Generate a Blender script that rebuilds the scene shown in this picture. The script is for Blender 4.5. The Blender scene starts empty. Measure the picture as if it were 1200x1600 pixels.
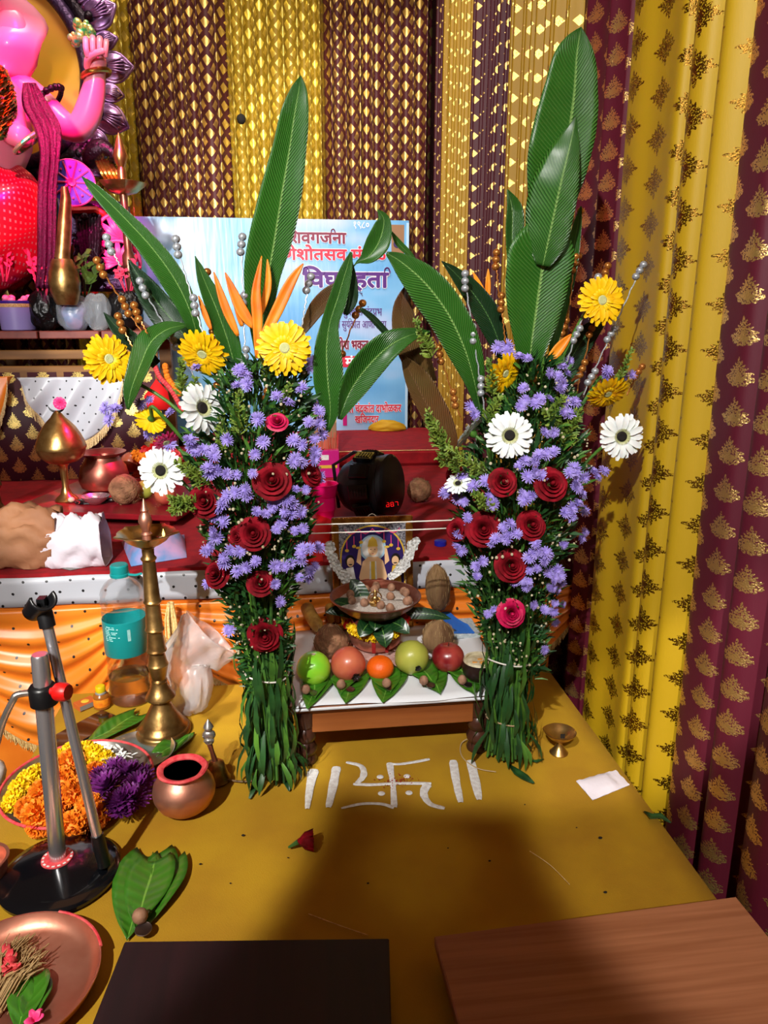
import bpy, math, random
from mathutils import Vector, Matrix, Quaternion
R = random.Random(7)
S = bpy.context.scene
COL = S.collection
PI = math.pi
def lin(c):
    return tuple(((x/255)/12.92 if x/255 <= .04045 else ((x/255+.055)/1.055)**2.4) for x in c)
# ---------------------------------------------------------------- camera
CAMLOC = Vector((0, 0, .92)); PITCH = math.radians(15); YAW = math.radians(7.2); FPX = 1150
cd = bpy.data.cameras.new('camera'); cd.sensor_fit = 'VERTICAL'; cd.sensor_height = 36; cd.lens = FPX*36/1600
cd.clip_start = .02; cd.clip_end = 60
cam = bpy.data.objects.new('camera', cd); COL.objects.link(cam)
cam.location = CAMLOC; cam.rotation_euler = (PI/2-PITCH, 0, -YAW); S.camera = cam
_f = Vector((math.sin(YAW)*math.cos(PITCH), math.cos(YAW)*math.cos(PITCH), -math.sin(PITCH)))
_r = Vector((math.cos(YAW), -math.sin(YAW), 0)); _u = _r.cross(_f)
def ray(px, py): return _f + _r*((px-600)/FPX) + _u*((800-py)/FPX)
def PZ(px, py, z=0.):
    d = ray(px, py); return CAMLOC + d*((z-CAMLOC.z)/d.z)
def PY(px, py, y):
    d = ray(px, py); return CAMLOC + d*(y/d.y)
# ---------------------------------------------------------------- world and lights
w = bpy.data.worlds.new('hall'); S.world = w; w.use_nodes = True
bg = w.node_tree.nodes['Background']; bg.inputs[0].default_value = (1, .44, .2, 1); bg.inputs[1].default_value = .075
def aim(o, t):
    o.rotation_euler = (Vector(t)-o.location).to_track_quat('-Z', 'Y').to_euler()
def spot(name, loc, tgt, power, angle, blend, col, size=.04):
    l = bpy.data.lights.new(name, 'SPOT'); l.energy = power; l.spot_size = math.radians(angle); l.spot_blend = blend
    l.color = col; l.shadow_soft_size = size
    o = bpy.data.objects.new(name, l); COL.objects.link(o); o.location = loc; aim(o, tgt); return o
def area(name, loc, tgt, power, sx, sy, col):
    l = bpy.data.lights.new(name, 'AREA'); l.shape = 'RECTANGLE'; l.size = sx; l.size_y = sy; l.energy = power; l.color = col
    o = bpy.data.objects.new(name, l); COL.objects.link(o); o.location = loc; aim(o, tgt); return o
spot('halogen_key', (-.9, -1.3, 2.7), (.92, 3.2, .50), 620, 41, .08, (1, .97, .93), .03)
spot('left_pool_fill', (-1.3, -.9, 2.5), (-.56, 1.20, .0), 620, 20, .25, (1, .96, .88), .03)  # added spot; its edge stands in for the left side of a person's shadow
spot('swag_fill', (-1.5, -.9, 1.9), (-.80, 2.95, .35), 170, 15, .4, (1, .97, .93), .03)  # added spot that only brightens the white swag
spot('amber_stage_light', (-.2, .8, 2.6), (-.78, 3.4, 1.78), 120, 7.5, .6, (.9, .8, .08), .03)
spot('low_left_fill', (-1.1, -1.0, 1.9), (-.50, 1.8, .12), 260, 19, .35, (1, .96, .9), .03)  # extra spot put in to brighten the orange platform drape
spot('front_fill', (.25, -.8, 2.4), (.2, 1.85, .3), 120, 20, .5, (1, .96, .9), .15)
spot('right_pool_fill', (-.4, -1.6, 2.5), (.78, 1.12, .0), 420, 11.5, .35, (1, .96, .88), .03)  # added spot; its edge stands in for the shadow's right side
spot('centre_pool_fill', (-.5, -1.4, 2.4), (.20, 1.07, 0), 75, 4.2, 1, (1, .96, .8), .03)  # added narrow spot for one bright blotch inside the dark table centre
spot('back_light', (1.5, 3.0, 2.9), (.0, 1.35, .3), 60, 44, .4, (1, .93, .8), .05)
spot('magenta_stage_light', (-.45, 1.6, 2.6), (-1.0, 3.15, 1.45), 700, 27, .3, (1, .01, .30), .05)
spot('magenta_floor_light', (.1, 2.2, 1.5), (-.64, 2.46, .42), 190, 15, .4, (1, .01, .25), .05)
area('banner_glare_light', (-1.45, -1.6, 1.55), (-.15, 3.6, 1.2), 7, .5, .4, (1, .98, .96)).data.spread = math.radians(30)  # added area light, placed so the banner's left half mirrors white glare
area('overhead_warm_fill', (.1, 1.0, 3.2), (.1, 1.7, 0), 6, 2.2, 1.6, (1, .42, .16))  # broad overhead area light put in as warm fill for shaded parts
area('back_wash', (0, 2.5, 3.2), (0, 3.8, 1.0), 15, 2.0, .4, (1, .9, .75)).data.spread = math.radians(75)
S.view_settings.view_transform = 'Standard'; S.view_settings.look = 'None'
S.view_settings.exposure = -.13; S.view_settings.gamma = 1; S.view_settings.use_curve_mapping = False
# ---------------------------------------------------------------- materials
MATS = {}
class NT:
    def __init__(s, name):
        s.m = bpy.data.materials.new(name); s.m.use_nodes = True; s.t = s.m.node_tree; s.n = s.t.nodes
        s.b = s.n['Principled BSDF']; s.out = s.n['Material Output']
    def node(s, k, **kw):
        n = s.n.new(k)
        for a, b in kw.items(): setattr(n, a, b)
        return n
    def link(s, a, b): s.t.links.new(a, b)
    def val(s, sock, x):
        if hasattr(x, 'node'): s.link(x, sock)
        else: sock.default_value = x
    def M(s, op, a, b=0., c=None):
        n = s.node('ShaderNodeMath', operation=op); s.val(n.inputs[0], a); s.val(n.inputs[1], b)
        if c is not None: s.val(n.inputs[2], c)
        return n.outputs[0]
    def uv(s):
        n = s.node('ShaderNodeUVMap'); x = s.node('ShaderNodeSeparateXYZ'); s.link(n.outputs[0], x.inputs[0])
        return n.outputs[0], x.outputs[0], x.outputs[1]
    def obj(s):
        return s.node('ShaderNodeTexCoord').outputs['Object']
    def mix(s, f, a, b):
        n = s.node('ShaderNodeMix', data_type='RGBA'); s.val(n.inputs[0], f)
        for i, x in ((6, a), (7, b)):
            if hasattr(x, 'node'): s.link(x, n.inputs[i])
            else: n.inputs[i].default_value = (*x, 1)
        return n.outputs[2]
    def noise(s, vec, scale, det=3, out=0):
        n = s.node('ShaderNodeTexNoise'); n.inputs['Scale'].default_value = scale; n.inputs['Detail'].default_value = det
        if vec is not None: s.link(vec, n.inputs['Vector'])
        return n.outputs[out]
    def ramp(s, f, stops):
        n = s.node('ShaderNodeValToRGB'); s.link(f, n.inputs[0]); e = n.color_ramp.elements
        while len(e) < len(stops): e.new(.5)
        for i, (p, c) in enumerate(stops): e[i].position = p; e[i].color = (*c, 1)
        return n.outputs[0]
    def bump(s, h, st, dist=.005):
        n = s.node('ShaderNodeBump'); n.inputs['Strength'].default_value = st; n.inputs['Distance'].default_value = dist
        s.link(h, n.inputs['Height']); s.link(n.outputs[0], s.b.inputs['Normal'])
    def vscale(s, v, sc):
        n = s.node('ShaderNodeMapping'); n.inputs['Scale'].default_value = sc; s.link(v, n.inputs[0]); return n.outputs[0]
def pbr(name, c, rough=.5, metal=0, c2=None, ns=20, bump=0, bs=60, trans=0, coat=0, alpha=1, sheen=0, sss=0, ior=1.45, emit=0, spec=.5, stretch=None, bd=.003):
    t = NT(name); b = t.b; c = lin(c)
    b.inputs['Base Color'].default_value = (*c, 1); b.inputs['Roughness'].default_value = rough; b.inputs['Metallic'].default_value = metal
    b.inputs['Transmission Weight'].default_value = trans; b.inputs['Coat Weight'].default_value = coat; b.inputs['Alpha'].default_value = alpha
    b.inputs['Sheen Weight'].default_value = sheen; b.inputs['IOR'].default_value = ior; b.inputs['Specular IOR Level'].default_value = spec
    if sss: b.inputs['Subsurface Weight'].default_value = sss; b.inputs['Subsurface Radius'].default_value = (.02, .01, .005); b.inputs['Subsurface Scale'].default_value = .3
    if emit: b.inputs['Emission Color'].default_value = (*c, 1); b.inputs['Emission Strength'].default_value = emit
    v = None
    if c2 or bump:
        v = t.obj()
        if stretch: v = t.vscale(v, stretch)
    if c2:
        f = t.noise(v, ns); col = t.ramp(f, [(.35, c), (.65, lin(c2))]); t.link(col, b.inputs['Base Color'])
    if bump: t.bump(t.noise(v, bs, 4), bump, bd)
    MATS[name] = t.m; return t.m
GOLD = dict(metal=1)
pbr('brass', (205, 168, 104), .3, .95, (172, 132, 72), 30, .15, 90)
pbr('aged_brass', (178, 142, 86), .36, .9, (126, 92, 50), 25, .25, 60)
pbr('copper', (222, 158, 134), .42, .88, (200, 128, 104), 14, .12, 60)
pbr('dark_copper', (172, 110, 92), .36, .85, (132, 76, 60), 16)
pbr('steel', (205, 202, 198), .28, .9, (170, 166, 160), 30)
pbr('chrome', (214, 214, 220), .26, .9)
pbr('silver_bead', (190, 196, 202), .32, .45, (150, 155, 160), 300)
pbr('gold_bead', (196, 128, 58), .3, .5, (146, 86, 34), 300)
pbr('black_plastic', (14, 14, 16), .35, bump=.1, bs=200)
pbr('black_gloss', (10, 12, 16), .16, coat=.4)
pbr('red_plastic', (190, 16, 14), .4)
pbr('kumkum_red', (205, 45, 60), .6, c2=(225, 90, 90), ns=80)
pbr('white', (226, 226, 222), .6, c2=(205, 205, 204), ns=60)
pbr('white_petal', (232, 236, 234), .55, sss=.1)
pbr('cream', (205, 195, 165), .6, c2=(180, 165, 130), ns=90)
pbr('yellow_petal', (248, 206, 6), .5, c2=(242, 184, 4), ns=60)
pbr('yellow_flower', (246, 214, 16), .6, c2=(226, 180, 6), ns=90)
pbr('orange_flower', (244, 146, 22), .65, c2=(222, 112, 12), ns=90)
pbr('purple_flower', (122, 40, 128), .55, c2=(86, 20, 92), ns=50)
pbr('pale_purple', (170, 120, 180), .55)
pbr('aster', (130, 110, 196), .6, c2=(168, 152, 222), ns=120)
pbr('aster_centre', (170, 170, 190), .7)
pbr('rose', (92, 2, 12), .75, spec=.2, c2=(142, 8, 28), ns=60)
pbr('pink_red_rose', (170, 10, 66), .45, c2=(200, 20, 80), ns=50)
pbr('dark_centre', (22, 16, 12), .8, bump=.5, bs=700)
pbr('pale_centre', (196, 200, 140), .8, bump=.5, bs=700)
pbr('heliconia', (238, 150, 34), .4, c2=(225, 104, 24), ns=16)
pbr('stem', (62, 104, 40), .5, c2=(38, 74, 26), ns=60)
pbr('bronze_stem', (110, 84, 52), .5)
pbr('foliage', (38, 82, 36), .45, c2=(22, 54, 24), ns=30)
pbr('foliage_light', (78, 124, 40), .5, c2=(54, 96, 32), ns=30)
pbr('sprig', (130, 150, 52), .6, c2=(84, 116, 38), ns=60)
pbr('twine', (176, 150, 112), .8)
pbr('white_string', (225, 218, 208), .7)
pbr('husk', (150, 118, 80), .85, c2=(96, 66, 40), ns=18, bump=1, bs=90, stretch=(1, 1, .18), bd=.006)
pbr('coconut', (158, 112, 80), .85, c2=(112, 74, 50), ns=30, bump=1, bs=110, bd=.005)
pbr('coconut_shell', (44, 24, 20), .4, c2=(30, 16, 14), ns=40)
pbr('fibre', (180, 150, 104), .8, c2=(140, 108, 66), ns=60)
pbr('areca', (160, 118, 92), .7, c2=(118, 84, 64), ns=70, bump=.4, bs=160)
pbr('lime', (122, 200, 44), .32, c2=(160, 208, 50), ns=16, coat=.2)
pbr('pomegranate', (200, 110, 76), .32, c2=(176, 62, 54), ns=14, coat=.2)
pbr('orange_fruit', (228, 94, 12), .4, bump=.3, bs=300)
pbr('guava', (176, 176, 76), .35, c2=(140, 146, 52), ns=14, coat=.2)
pbr('apple', (112, 8, 22), .28, c2=(160, 60, 52), ns=26, coat=.3, stretch=(1, 1, .16))
pbr('jaggery', (206, 140, 62), .7, bump=.6, bs=80)
pbr('banana', (214, 170, 78), .5, c2=(120, 76, 34), ns=22)
pbr('rice', (214, 206, 196), .8, c2=(180, 170, 160), ns=220, bump=1, bs=400, bd=.004)
pbr('rice_pink', (206, 168, 158), .85, c2=(182, 140, 130), ns=120, bump=.8, bs=400)
pbr('paper', (222, 224, 228), .7)
pbr('wood_polished', (158, 92, 46), .35, c2=(120, 62, 28), ns=9, bump=.1, bs=40, stretch=(.25, 3, 3))
pbr('wood_dark', (74, 42, 30), .3, c2=(52, 28, 20), ns=20)
pbr('laminate_dark', (34, 9, 14), .55, c2=(24, 6, 10), ns=12, stretch=(6, .3, 1))
pbr('laminate_light', (172, 112, 78), .5, c2=(152, 94, 62), ns=12, stretch=(.3, 9, 1))
pbr('red_wood', (140, 66, 54), .5, c2=(110, 44, 38), ns=14)
pbr('raw_wood', (150, 104, 52), .6, c2=(116, 76, 34), ns=10, stretch=(.3, 3, 3))
pbr('red_carpet', (158, 8, 22), .9, c2=(132, 5, 18), ns=25, bump=.3, bs=250)
pbr('paat_red', (150, 24, 34), .3, c2=(116, 22, 32), ns=12)
pbr('table_cloth', (176, 136, 16), .9, c2=(160, 118, 14), ns=7, bump=.25, bs=500)
pbr('satin_orange', (232, 128, 36), .34, c2=(214, 106, 24), ns=8, spec=.9)
pbr('satin_white', (196, 200, 210), .36, spec=.8)
pbr('fringe', (190, 150, 84), .4, c2=(230, 200, 140), ns=200)
pbr('idol_skin', (230, 140, 165), .32, coat=.3)
pbr('ear_inside', (240, 60, 40), .4)
pbr('idol_gold', (180, 150, 70), .3, 1, bump=.7, bs=70)
pbr('idol_jewel', (60, 200, 150), .3, .6, c2=(220, 190, 120), ns=60, bump=.6, bs=90)
pbr('halo_disc', (226, 150, 46), .45, c2=(196, 150, 30), ns=3)  # orange of the coloured light cast on the disc put into its base
pbr('halo_frame', (66, 44, 76), .32, .6, bump=.8, bs=60, bd=.008)
pbr('petal_silver', (170, 130, 180), .3, .7, c2=(120, 80, 130), ns=30)
pbr('dark_ornament', (40, 30, 38), .3, .7, bump=.8, bs=70, bd=.008)
pbr('blue_wheel', (60, 50, 170), .4, c2=(80, 60, 190), ns=30)
pbr('pink_line', (230, 70, 140), .4)
pbr('green_satin', (20, 150, 70), .45)
pbr('sequin_maroon', (58, 8, 34), .3, .5, c2=(120, 30, 80), ns=160, bump=1, bs=200, bd=.004)
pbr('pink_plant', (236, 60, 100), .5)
pbr('plant_green', (50, 74, 24), .5, c2=(80, 104, 36), ns=30)
pbr('clear_bag', (210, 216, 222), .22, trans=.55, alpha=.45, bump=.6, bs=40)
pbr('black_bag', (12, 12, 14), .25, bump=.8, bs=40, bd=.01)
pbr('milky_plastic', (236, 230, 230), .3, trans=.6, alpha=.42, bump=.5, bs=40)
pbr('lilac_plastic', (150, 138, 205), .4)
pbr('violet', (60, 36, 140), .4)
pbr('clear_plastic', (240, 244, 246), .06, trans=1, alpha=.35, ior=1.3)
pbr('water', (236, 240, 240), .03, trans=1, ior=1.33)
pbr('teal', (10, 122, 122), .4)
pbr('teal_cap', (20, 150, 150), .4)
pbr('label_text', (170, 214, 210), .6)
pbr('amber', (150, 88, 30), .25, coat=.4)
pbr('yellow_cap', (212, 190, 14), .45)
pbr('matchbox', (190, 96, 40), .6)
pbr('matchbox_yellow', (235, 190, 60), .6)
pbr('grey', (130, 128, 126), .5)
pbr('phone_glass', (26, 16, 12), .08, coat=.5)
pbr('kraft', (172, 122, 86), .7, c2=(150, 100, 68), ns=8, bump=.3, bs=18, bd=.01)
pbr('bag_white', (224, 216, 226), .6, bump=.4, bs=18, bd=.01)
pbr('pink_cup', (255, 20, 130), .3, c2=(245, 16, 100), ns=10)
pbr('magenta_pack', (190, 16, 120), .4)
pbr('incense_red', (220, 40, 30), .6)
pbr('cardboard', (150, 112, 82), .8)
pbr('led_red', (235, 16, 20), .5, emit=1.2)
pbr('flame', (255, 190, 90), .5, emit=6)
pbr('blue_cap', (20, 30, 150), .4)
pbr('print_blue', (40, 110, 205), .5)
pbr('print_orange', (225, 100, 30), .5)
pbr('news', (196, 204, 206), .7, c2=(160, 175, 182), ns=160)
pbr('yellow_cloth', (196, 150, 20), .7, bump=.4, bs=30)
pbr('rangoli', (228, 228, 226), .9, c2=(206, 200, 196), ns=120, bump=.6, bs=500)
pbr('kumkum_powder', (150, 24, 20), .9)
pbr('betel', (66, 128, 26), .36, coat=.2)
pbr('coin', (130, 118, 116), .35, 1)
pbr('oil', (70, 30, 14), .08, coat=.5)
pbr('wall', (60, 20, 24), .9)
pbr('floor', (46, 30, 24), .8)
pbr('snack_blue', (110, 150, 205), .35, c2=(200, 160, 205), ns=18)
pbr('pink_petal', (235, 60, 130), .5)
pbr('red_cloth', (220, 16, 18), .7)
pbr('lizard_dark', (16, 14, 18), .2, coat=.5)
pbr('picture_purple', (44, 28, 92), .35)
pbr('picture_skin', (226, 184, 140), .4)
pbr('picture_gold', (214, 176, 60), .4)
pbr('picture_red', (200, 60, 72), .4)
pbr('picture_green', (20, 92, 60), .4)
pbr('picture_blue', (160, 200, 224), .4)
pbr('picture_hair', (20, 14, 14), .4)
pbr('picture_silver', (190, 190, 200), .35, .4, c2=(60, 60, 74), ns=260)
pbr('picture_pink', (226, 70, 130), .4)
pbr('frame_gold', (186, 128, 50), .3, .8, c2=(140, 84, 28), ns=50)
pbr('banner_purple', (84, 30, 120), .4)
pbr('banner_maroon', (120, 20, 56), .4)
pbr('banner_red', (205, 30, 62), .4)
pbr('banner_white', (236, 232, 240), .4)
pbr('banner_ink', (60, 40, 90), .4)
pbr('banner_pale', (176, 210, 236), .4)
def leaf_mat(name, c, c2, vein, rough=.3, fq=900., sl=.05, bst=.7, vs=.2):
    t = NT(name); uvv, u, v = t.uv()
    au = t.M('ABSOLUTE', u)
    st = t.M('SINE', t.M('MULTIPLY', t.M('ADD', v, t.M('MULTIPLY', au, sl)), fq))
    nz = t.noise(t.obj(), 12)
    base = t.mix(nz, lin(c), lin(c2))
    base = t.mix(t.M('MULTIPLY', t.M('MAXIMUM', st, 0.), vs), base, lin(vein))
    mid = t.M('LESS_THAN', au, .045)
    col = t.mix(mid, base, lin(vein)); t.link(col, t.b.inputs['Base Color'])
    t.b.inputs['Roughness'].default_value = rough; t.b.inputs['Coat Weight'].default_value = .25; t.b.inputs['Coat Roughness'].default_value = .3
    t.bump(st, bst, .0016); MATS[name] = t.m
leaf_mat('big_leaf', (44, 106, 24), (26, 78, 20), (120, 160, 84))
leaf_mat('big_leaf_dark', (18, 56, 26), (12, 40, 20), (70, 110, 56))
leaf_mat('big_leaf_maroon', (112, 44, 26), (84, 84, 42), (110, 80, 50))
leaf_mat('mango_leaf', (16, 58, 24), (14, 44, 22), (90, 130, 60), .3, 700., .01, .1, .1)
leaf_mat('betel_leaf', (62, 122, 26), (44, 98, 22), (110, 160, 60), .34, 330., .02, .25, .1)
def curtain_mat(name, base, style, U, V, foil=(255, 214, 130), frough=.38, thr=.19):
    t = NT(name); uvv, u, v = t.uv()
    p = t.M('DIVIDE', u, U); q = t.M('DIVIDE', v, V)
    if style == 'lattice':
        a = t.M('ABSOLUTE', t.M('SUBTRACT', t.M('FRACT', p), .5)); b = t.M('ABSOLUTE', t.M('SUBTRACT', t.M('FRACT', q), .5))
        d = t.M('ABSOLUTE', t.M('SUBTRACT', t.M('ADD', a, b), .5))
        mask = t.M('GREATER_THAN', d, thr)
    else:
        i = t.M('FLOOR', p); q2 = t.M('ADD', q, t.M('MULTIPLY', t.M('MODULO', i, 2.), .5))
        a = t.M('SUBTRACT', t.M('FRACT', p), .5); b = t.M('SUBTRACT', t.M('FRACT', q2), .5)
        x = t.M('DIVIDE', t.M('ABSOLUTE', a), .4)
        if style == 'diamond':
            y = t.M('DIVIDE', t.M('ABSOLUTE', b), .4)
            fld = t.M('ADD', t.M('POWER', x, .85), t.M('POWER', y, .85))
        else:
            b2 = t.M('ADD', b, .14); up = t.M('ADD', t.M('POWER', x, .8), t.M('DIVIDE', b2, .5))
            lo = t.M('ADD', t.M('POWER', x, 2.), t.M('POWER', t.M('DIVIDE', t.M('ABSOLUTE', b2), .24), 2.))
            gt = t.M('GREATER_THAN', b2, 0.)
            fld = t.M('ADD', t.M('MULTIPLY', gt, up), t.M('MULTIPLY', t.M('SUBTRACT', 1., gt), lo))
        rip = t.M('MULTIPLY', t.M('SINE', t.M('MULTIPLY', t.M('ARCTAN2', a, b), 14.)), .13)
        mask = t.M('LESS_THAN', t.M('ADD', fld, rip), 1.)
        fil = t.noise(t.vscale(uvv, (330, 330, 1)), 1, 1)
        hole = t.M('MULTIPLY', t.M('GREATER_THAN', fil, .56), t.M('GREATER_THAN', fld, .3))
        mask = t.M('MULTIPLY', mask, t.M('SUBTRACT', 1., hole))
    b = t.b; b.inputs['Base Color'].default_value = (*lin(base), 1); b.inputs['Roughness'].default_value = .6; pass
    w = t.noise(t.vscale(uvv, (900, 60, 1)), 1, 2); t.bump(w, .15, .002)
    g = t.node('ShaderNodeBsdfPrincipled'); g.inputs['Base Color'].default_value = (*lin(foil), 1); g.inputs['Metallic'].default_value = .92
    g.inputs['Roughness'].default_value = frough
    bn = t.node('ShaderNodeBump'); bn.inputs['Strength'].default_value = .5; bn.inputs['Distance'].default_value = .003
    t.link(t.noise(t.vscale(uvv, (300, 300, 1)), 1, 2), bn.inputs['Height']); t.link(bn.outputs[0], g.inputs['Normal'])
    mx = t.node('ShaderNodeMixShader'); t.link(mask, mx.inputs[0]); t.link(b.outputs[0], mx.inputs[1]); t.link(g.outputs[0], mx.inputs[2])
    t.link(mx.outputs[0], t.out.inputs[0]); MATS[name] = t.m
curtain_mat('maroon_spade', (88, 9, 34), 'spade', .072, .064, (236, 196, 120), .42)
curtain_mat('yellow_diamond', (186, 150, 8), 'diamond', .105, .078, (120, 84, 26), .34)
curtain_mat('maroon_lattice', (72, 6, 20), 'lattice', .08, .075, (226, 196, 120), .34)
curtain_mat('side_yellow_lattice', (168, 128, 10), 'lattice', .08, .06, (236, 206, 110), .36, .29)
curtain_mat('side_maroon_lattice', (72, 5, 22), 'lattice', .08, .06, (226, 190, 110), .36, .29)
curtain_mat('yellow_lattice', (150, 120, 8), 'lattice', .08, .075, (250, 232, 130), .34)
curtain_mat('brocade', (58, 6, 24), 'spade', .062, .085, (240, 214, 130), .45)
def dots_mat(name, c, P, rad):
    t = NT(name); uvv, u, v = t.uv()
    p = t.M('DIVIDE', u, P); q = t.M('DIVIDE', v, P*.55); i = t.M('FLOOR', q)
    p2 = t.M('ADD', p, t.M('MULTIPLY', t.M('MODULO', i, 2.), .5))
    a = t.M('SUBTRACT', t.M('FRACT', p2), .5); b = t.M('MULTIPLY', t.M('SUBTRACT', t.M('FRACT', q), .5), .55)
    d = t.M('ADD', t.M('MULTIPLY', a, a), t.M('MULTIPLY', b, b)); m = t.M('LESS_THAN', d, (rad/P)**2)
    t.link(t.mix(m, lin(c), (.01, .01, .012)), t.b.inputs['Base Color']); t.b.inputs['Roughness'].default_value = .36
    MATS[name] = t.m
dots_mat('white_dotted', (196, 200, 210), .055, .0035)
dots_mat('orange_dotted', (232, 128, 36), .07, .0035)
def banner_mat():
    t = NT('banner_print'); uvv, u, v = t.uv()
    f = t.noise(t.vscale(uvv, (1.6, 2.2, 1)), 1.4, 3)
    col = t.ramp(f, [(.3, lin((84, 150, 205))), (.5, lin((120, 180, 225))), (.7, lin((190, 200, 232)))])
    t.link(col, t.b.inputs['Base Color']); t.b.inputs['Roughness'].default_value = .3
    t.bump(t.noise(t.vscale(uvv, (60, 4, 1)), 1, 2), .3, .004); MATS['banner_print'] = t.m
banner_mat()
def band_mat():
    t = NT('idol_dhoti'); uvv, u, v = t.uv()
    a = t.M('ABSOLUTE', t.M('SUBTRACT', t.M('FRACT', t.M('MULTIPLY', u, 40.)), .5)); b = t.M('ABSOLUTE', t.M('SUBTRACT', t.M('FRACT', t.M('MULTIPLY', v, 40.)), .5))
    m = t.M('LESS_THAN', t.M('MAXIMUM', a, b), .18)
    t.link(t.mix(m, lin((170, 10, 30)), lin((235, 200, 170))), t.b.inputs['Base Color']); t.link(t.M('MULTIPLY', m, .8), t.b.inputs['Metallic']); t.b.inputs['Roughness'].default_value = .35
    MATS['idol_dhoti'] = t.m
band_mat()
# ---------------------------------------------------------------- mesh helpers
WO = {}
def V(*a): return Vector(a[0]) if len(a) == 1 else Vector(a)
def frame(d, up=(0, 0, 1)):
    """matrix whose +Z points along d"""
    return Vector(d).normalized().to_track_quat('Z', 'Y').to_matrix().to_4x4()
class MB:
    def __init__(s): s.v = []; s.f = []; s.mi = []; s.uv = []
    def add(s, vs, fs, mi=0, uv=None, M=None):
        k = len(s.v)
        if M is not None: vs = [M @ Vector(x) for x in vs]
        s.v += [tuple(x) for x in vs]; s.f += [tuple(i+k for i in f) for f in fs]; s.mi += [mi]*len(fs)
        s.uv += uv if uv else [(0, 0)]*len(vs); return s
    def box(s, c, sz, mi=0, M=None, ch=0):
        x, y, z = sz[0]/2, sz[1]/2, sz[2]/2; c = Vector(c)
        if ch <= 0:
            vs = [c+V(a*x, b*y, d*z) for a in (-1, 1) for b in (-1, 1) for d in (-1, 1)]
            fs = [(0, 1, 3, 2), (4, 6, 7, 5), (0, 4, 5, 1), (2, 3, 7, 6), (0, 2, 6, 4), (1, 5, 7, 3)]
            return s.add(vs, fs, mi, None, M)
        # chamfered box: three inset rectangles per corner
        vs = []
        for a in (-1, 1):
            for b in (-1, 1):
                for d in (-1, 1):
                    vs += [c+V(a*x, b*(y-ch), d*(z-ch)), c+V(a*(x-ch), b*y, d*(z-ch)), c+V(a*(x-ch), b*(y-ch), d*z)]
        I = lambda a, b, d, k: ((a*2+b)*2+d)*3+k
        fs = []
        fs += [(I(0,0,0,0), I(0,0,1,0), I(0,1,1,0), I(0,1,0,0)), (I(1,0,0,0), I(1,1,0,0), I(1,1,1,0), I(1,0,1,0))]
        fs += [(I(0,0,0,1), I(1,0,0,1), I(1,0,1,1), I(0,0,1,1)), (I(0,1,0,1), I(0,1,1,1), I(1,1,1,1), I(1,1,0,1))]
        fs += [(I(0,0,0,2), I(0,1,0,2), I(1,1,0,2), I(1,0,0,2)), (I(0,0,1,2), I(1,0,1,2), I(1,1,1,2), I(0,1,1,2))]
        for p in (0, 1):
            for q in (0, 1):
                fs += [(I(p,q,0,0), I(p,q,1,0), I(p,q,1,1), I(p,q,0,1)), (I(p,0,q,0), I(p,1,q,0), I(p,1,q,2), I(p,0,q,2)), (I(0,p,q,1), I(1,p,q,1), I(1,p,q,2), I(0,p,q,2))]
                for r_ in (0, 1): fs.append((I(p,q,r_,0), I(p,q,r_,1), I(p,q,r_,2)))
        return s.add(vs, fs, mi, None, M)
    def lathe(s, prof, seg=32, mi=0, M=None, o=(0, 0, 0), wob=None):
        o = Vector(o); vs = []; fs = []; uv = []; n = len(prof); L = 0
        for j, (r, z) in enumerate(prof):
            if j: L += math.hypot(r-prof[j-1][0], z-prof[j-1][1])
            for i in range(seg):
                a = 2*PI*i/seg; rr = r*(wob(a, j) if wob else 1)
                vs.append(o+V(rr*math.cos(a), rr*math.sin(a), z)); uv.append((i/seg, L))
        for j in range(n-1):
            for i in range(seg):
                k = (i+1) % seg; fs.append((j*seg+i, j*seg+k, (j+1)*seg+k, (j+1)*seg+i))
        if prof[0][0] > 1e-5: fs.append(tuple(range(seg))[::-1])
        if prof[-1][0] > 1e-5 and not getattr(s, 'open', False): fs.append(tuple((n-1)*seg+i for i in range(seg)))
        return s.add(vs, fs, mi, uv, M)
    def tube(s, pts, r, seg=8, mi=0, M=None, flat=1):
        pts = [Vector(p) for p in pts]; n = len(pts); rs = r if isinstance(r, (list, tuple)) else [r]*n
        vs = []; fs = []; uv = []; prev = None; L = 0
        for j, p in enumerate(pts):
            t = (pts[min(j+1, n-1)]-pts[max(j-1, 0)]).normalized()
            if prev is None:
                a = t.orthogonal().normalized()
            else: a = (prev-t*prev.dot(t)).normalized()
            prev = a; b = t.cross(a)
            if j: L += (p-pts[j-1]).length
            for i in range(seg):
                q = 2*PI*i/seg; vs.append(p+a*(rs[j]*math.cos(q))+b*(rs[j]*flat*math.sin(q))); uv.append((i/seg, L))
        for j in range(n-1):
            for i in range(seg):
                k = (i+1) % seg; fs.append((j*seg+i, j*seg+k, (j+1)*seg+k, (j+1)*seg+i))
        fs.append(tuple(range(seg))[::-1]); fs.append(tuple((n-1)*seg+i for i in range(seg)))
        return s.add(vs, fs, mi, uv, M)
    def sphere(s, c, r, seg=16, rings=10, mi=0, M=None, dent=None):
        rx, ry, rz = r if isinstance(r, (tuple, list)) else (r, r, r); c = Vector(c); vs = []; fs = []; uv = []
        for j in range(rings+1):
            t = PI*j/rings
            for i in range(seg):
                a = 2*PI*i/seg; k = dent(a, t) if dent else 1
                vs.append(c+V(rx*k*math.sin(t)*math.cos(a), ry*k*math.sin(t)*math.sin(a), rz*k*math.cos(t))); uv.append((i/seg, j/rings))
        for j in range(rings):
            for i in range(seg):
                k = (i+1) % seg; fs.append((j*seg+i, (j+1)*seg+i, (j+1)*seg+k, j*seg+k))
        return s.add(vs, fs, mi, uv, M)
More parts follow.
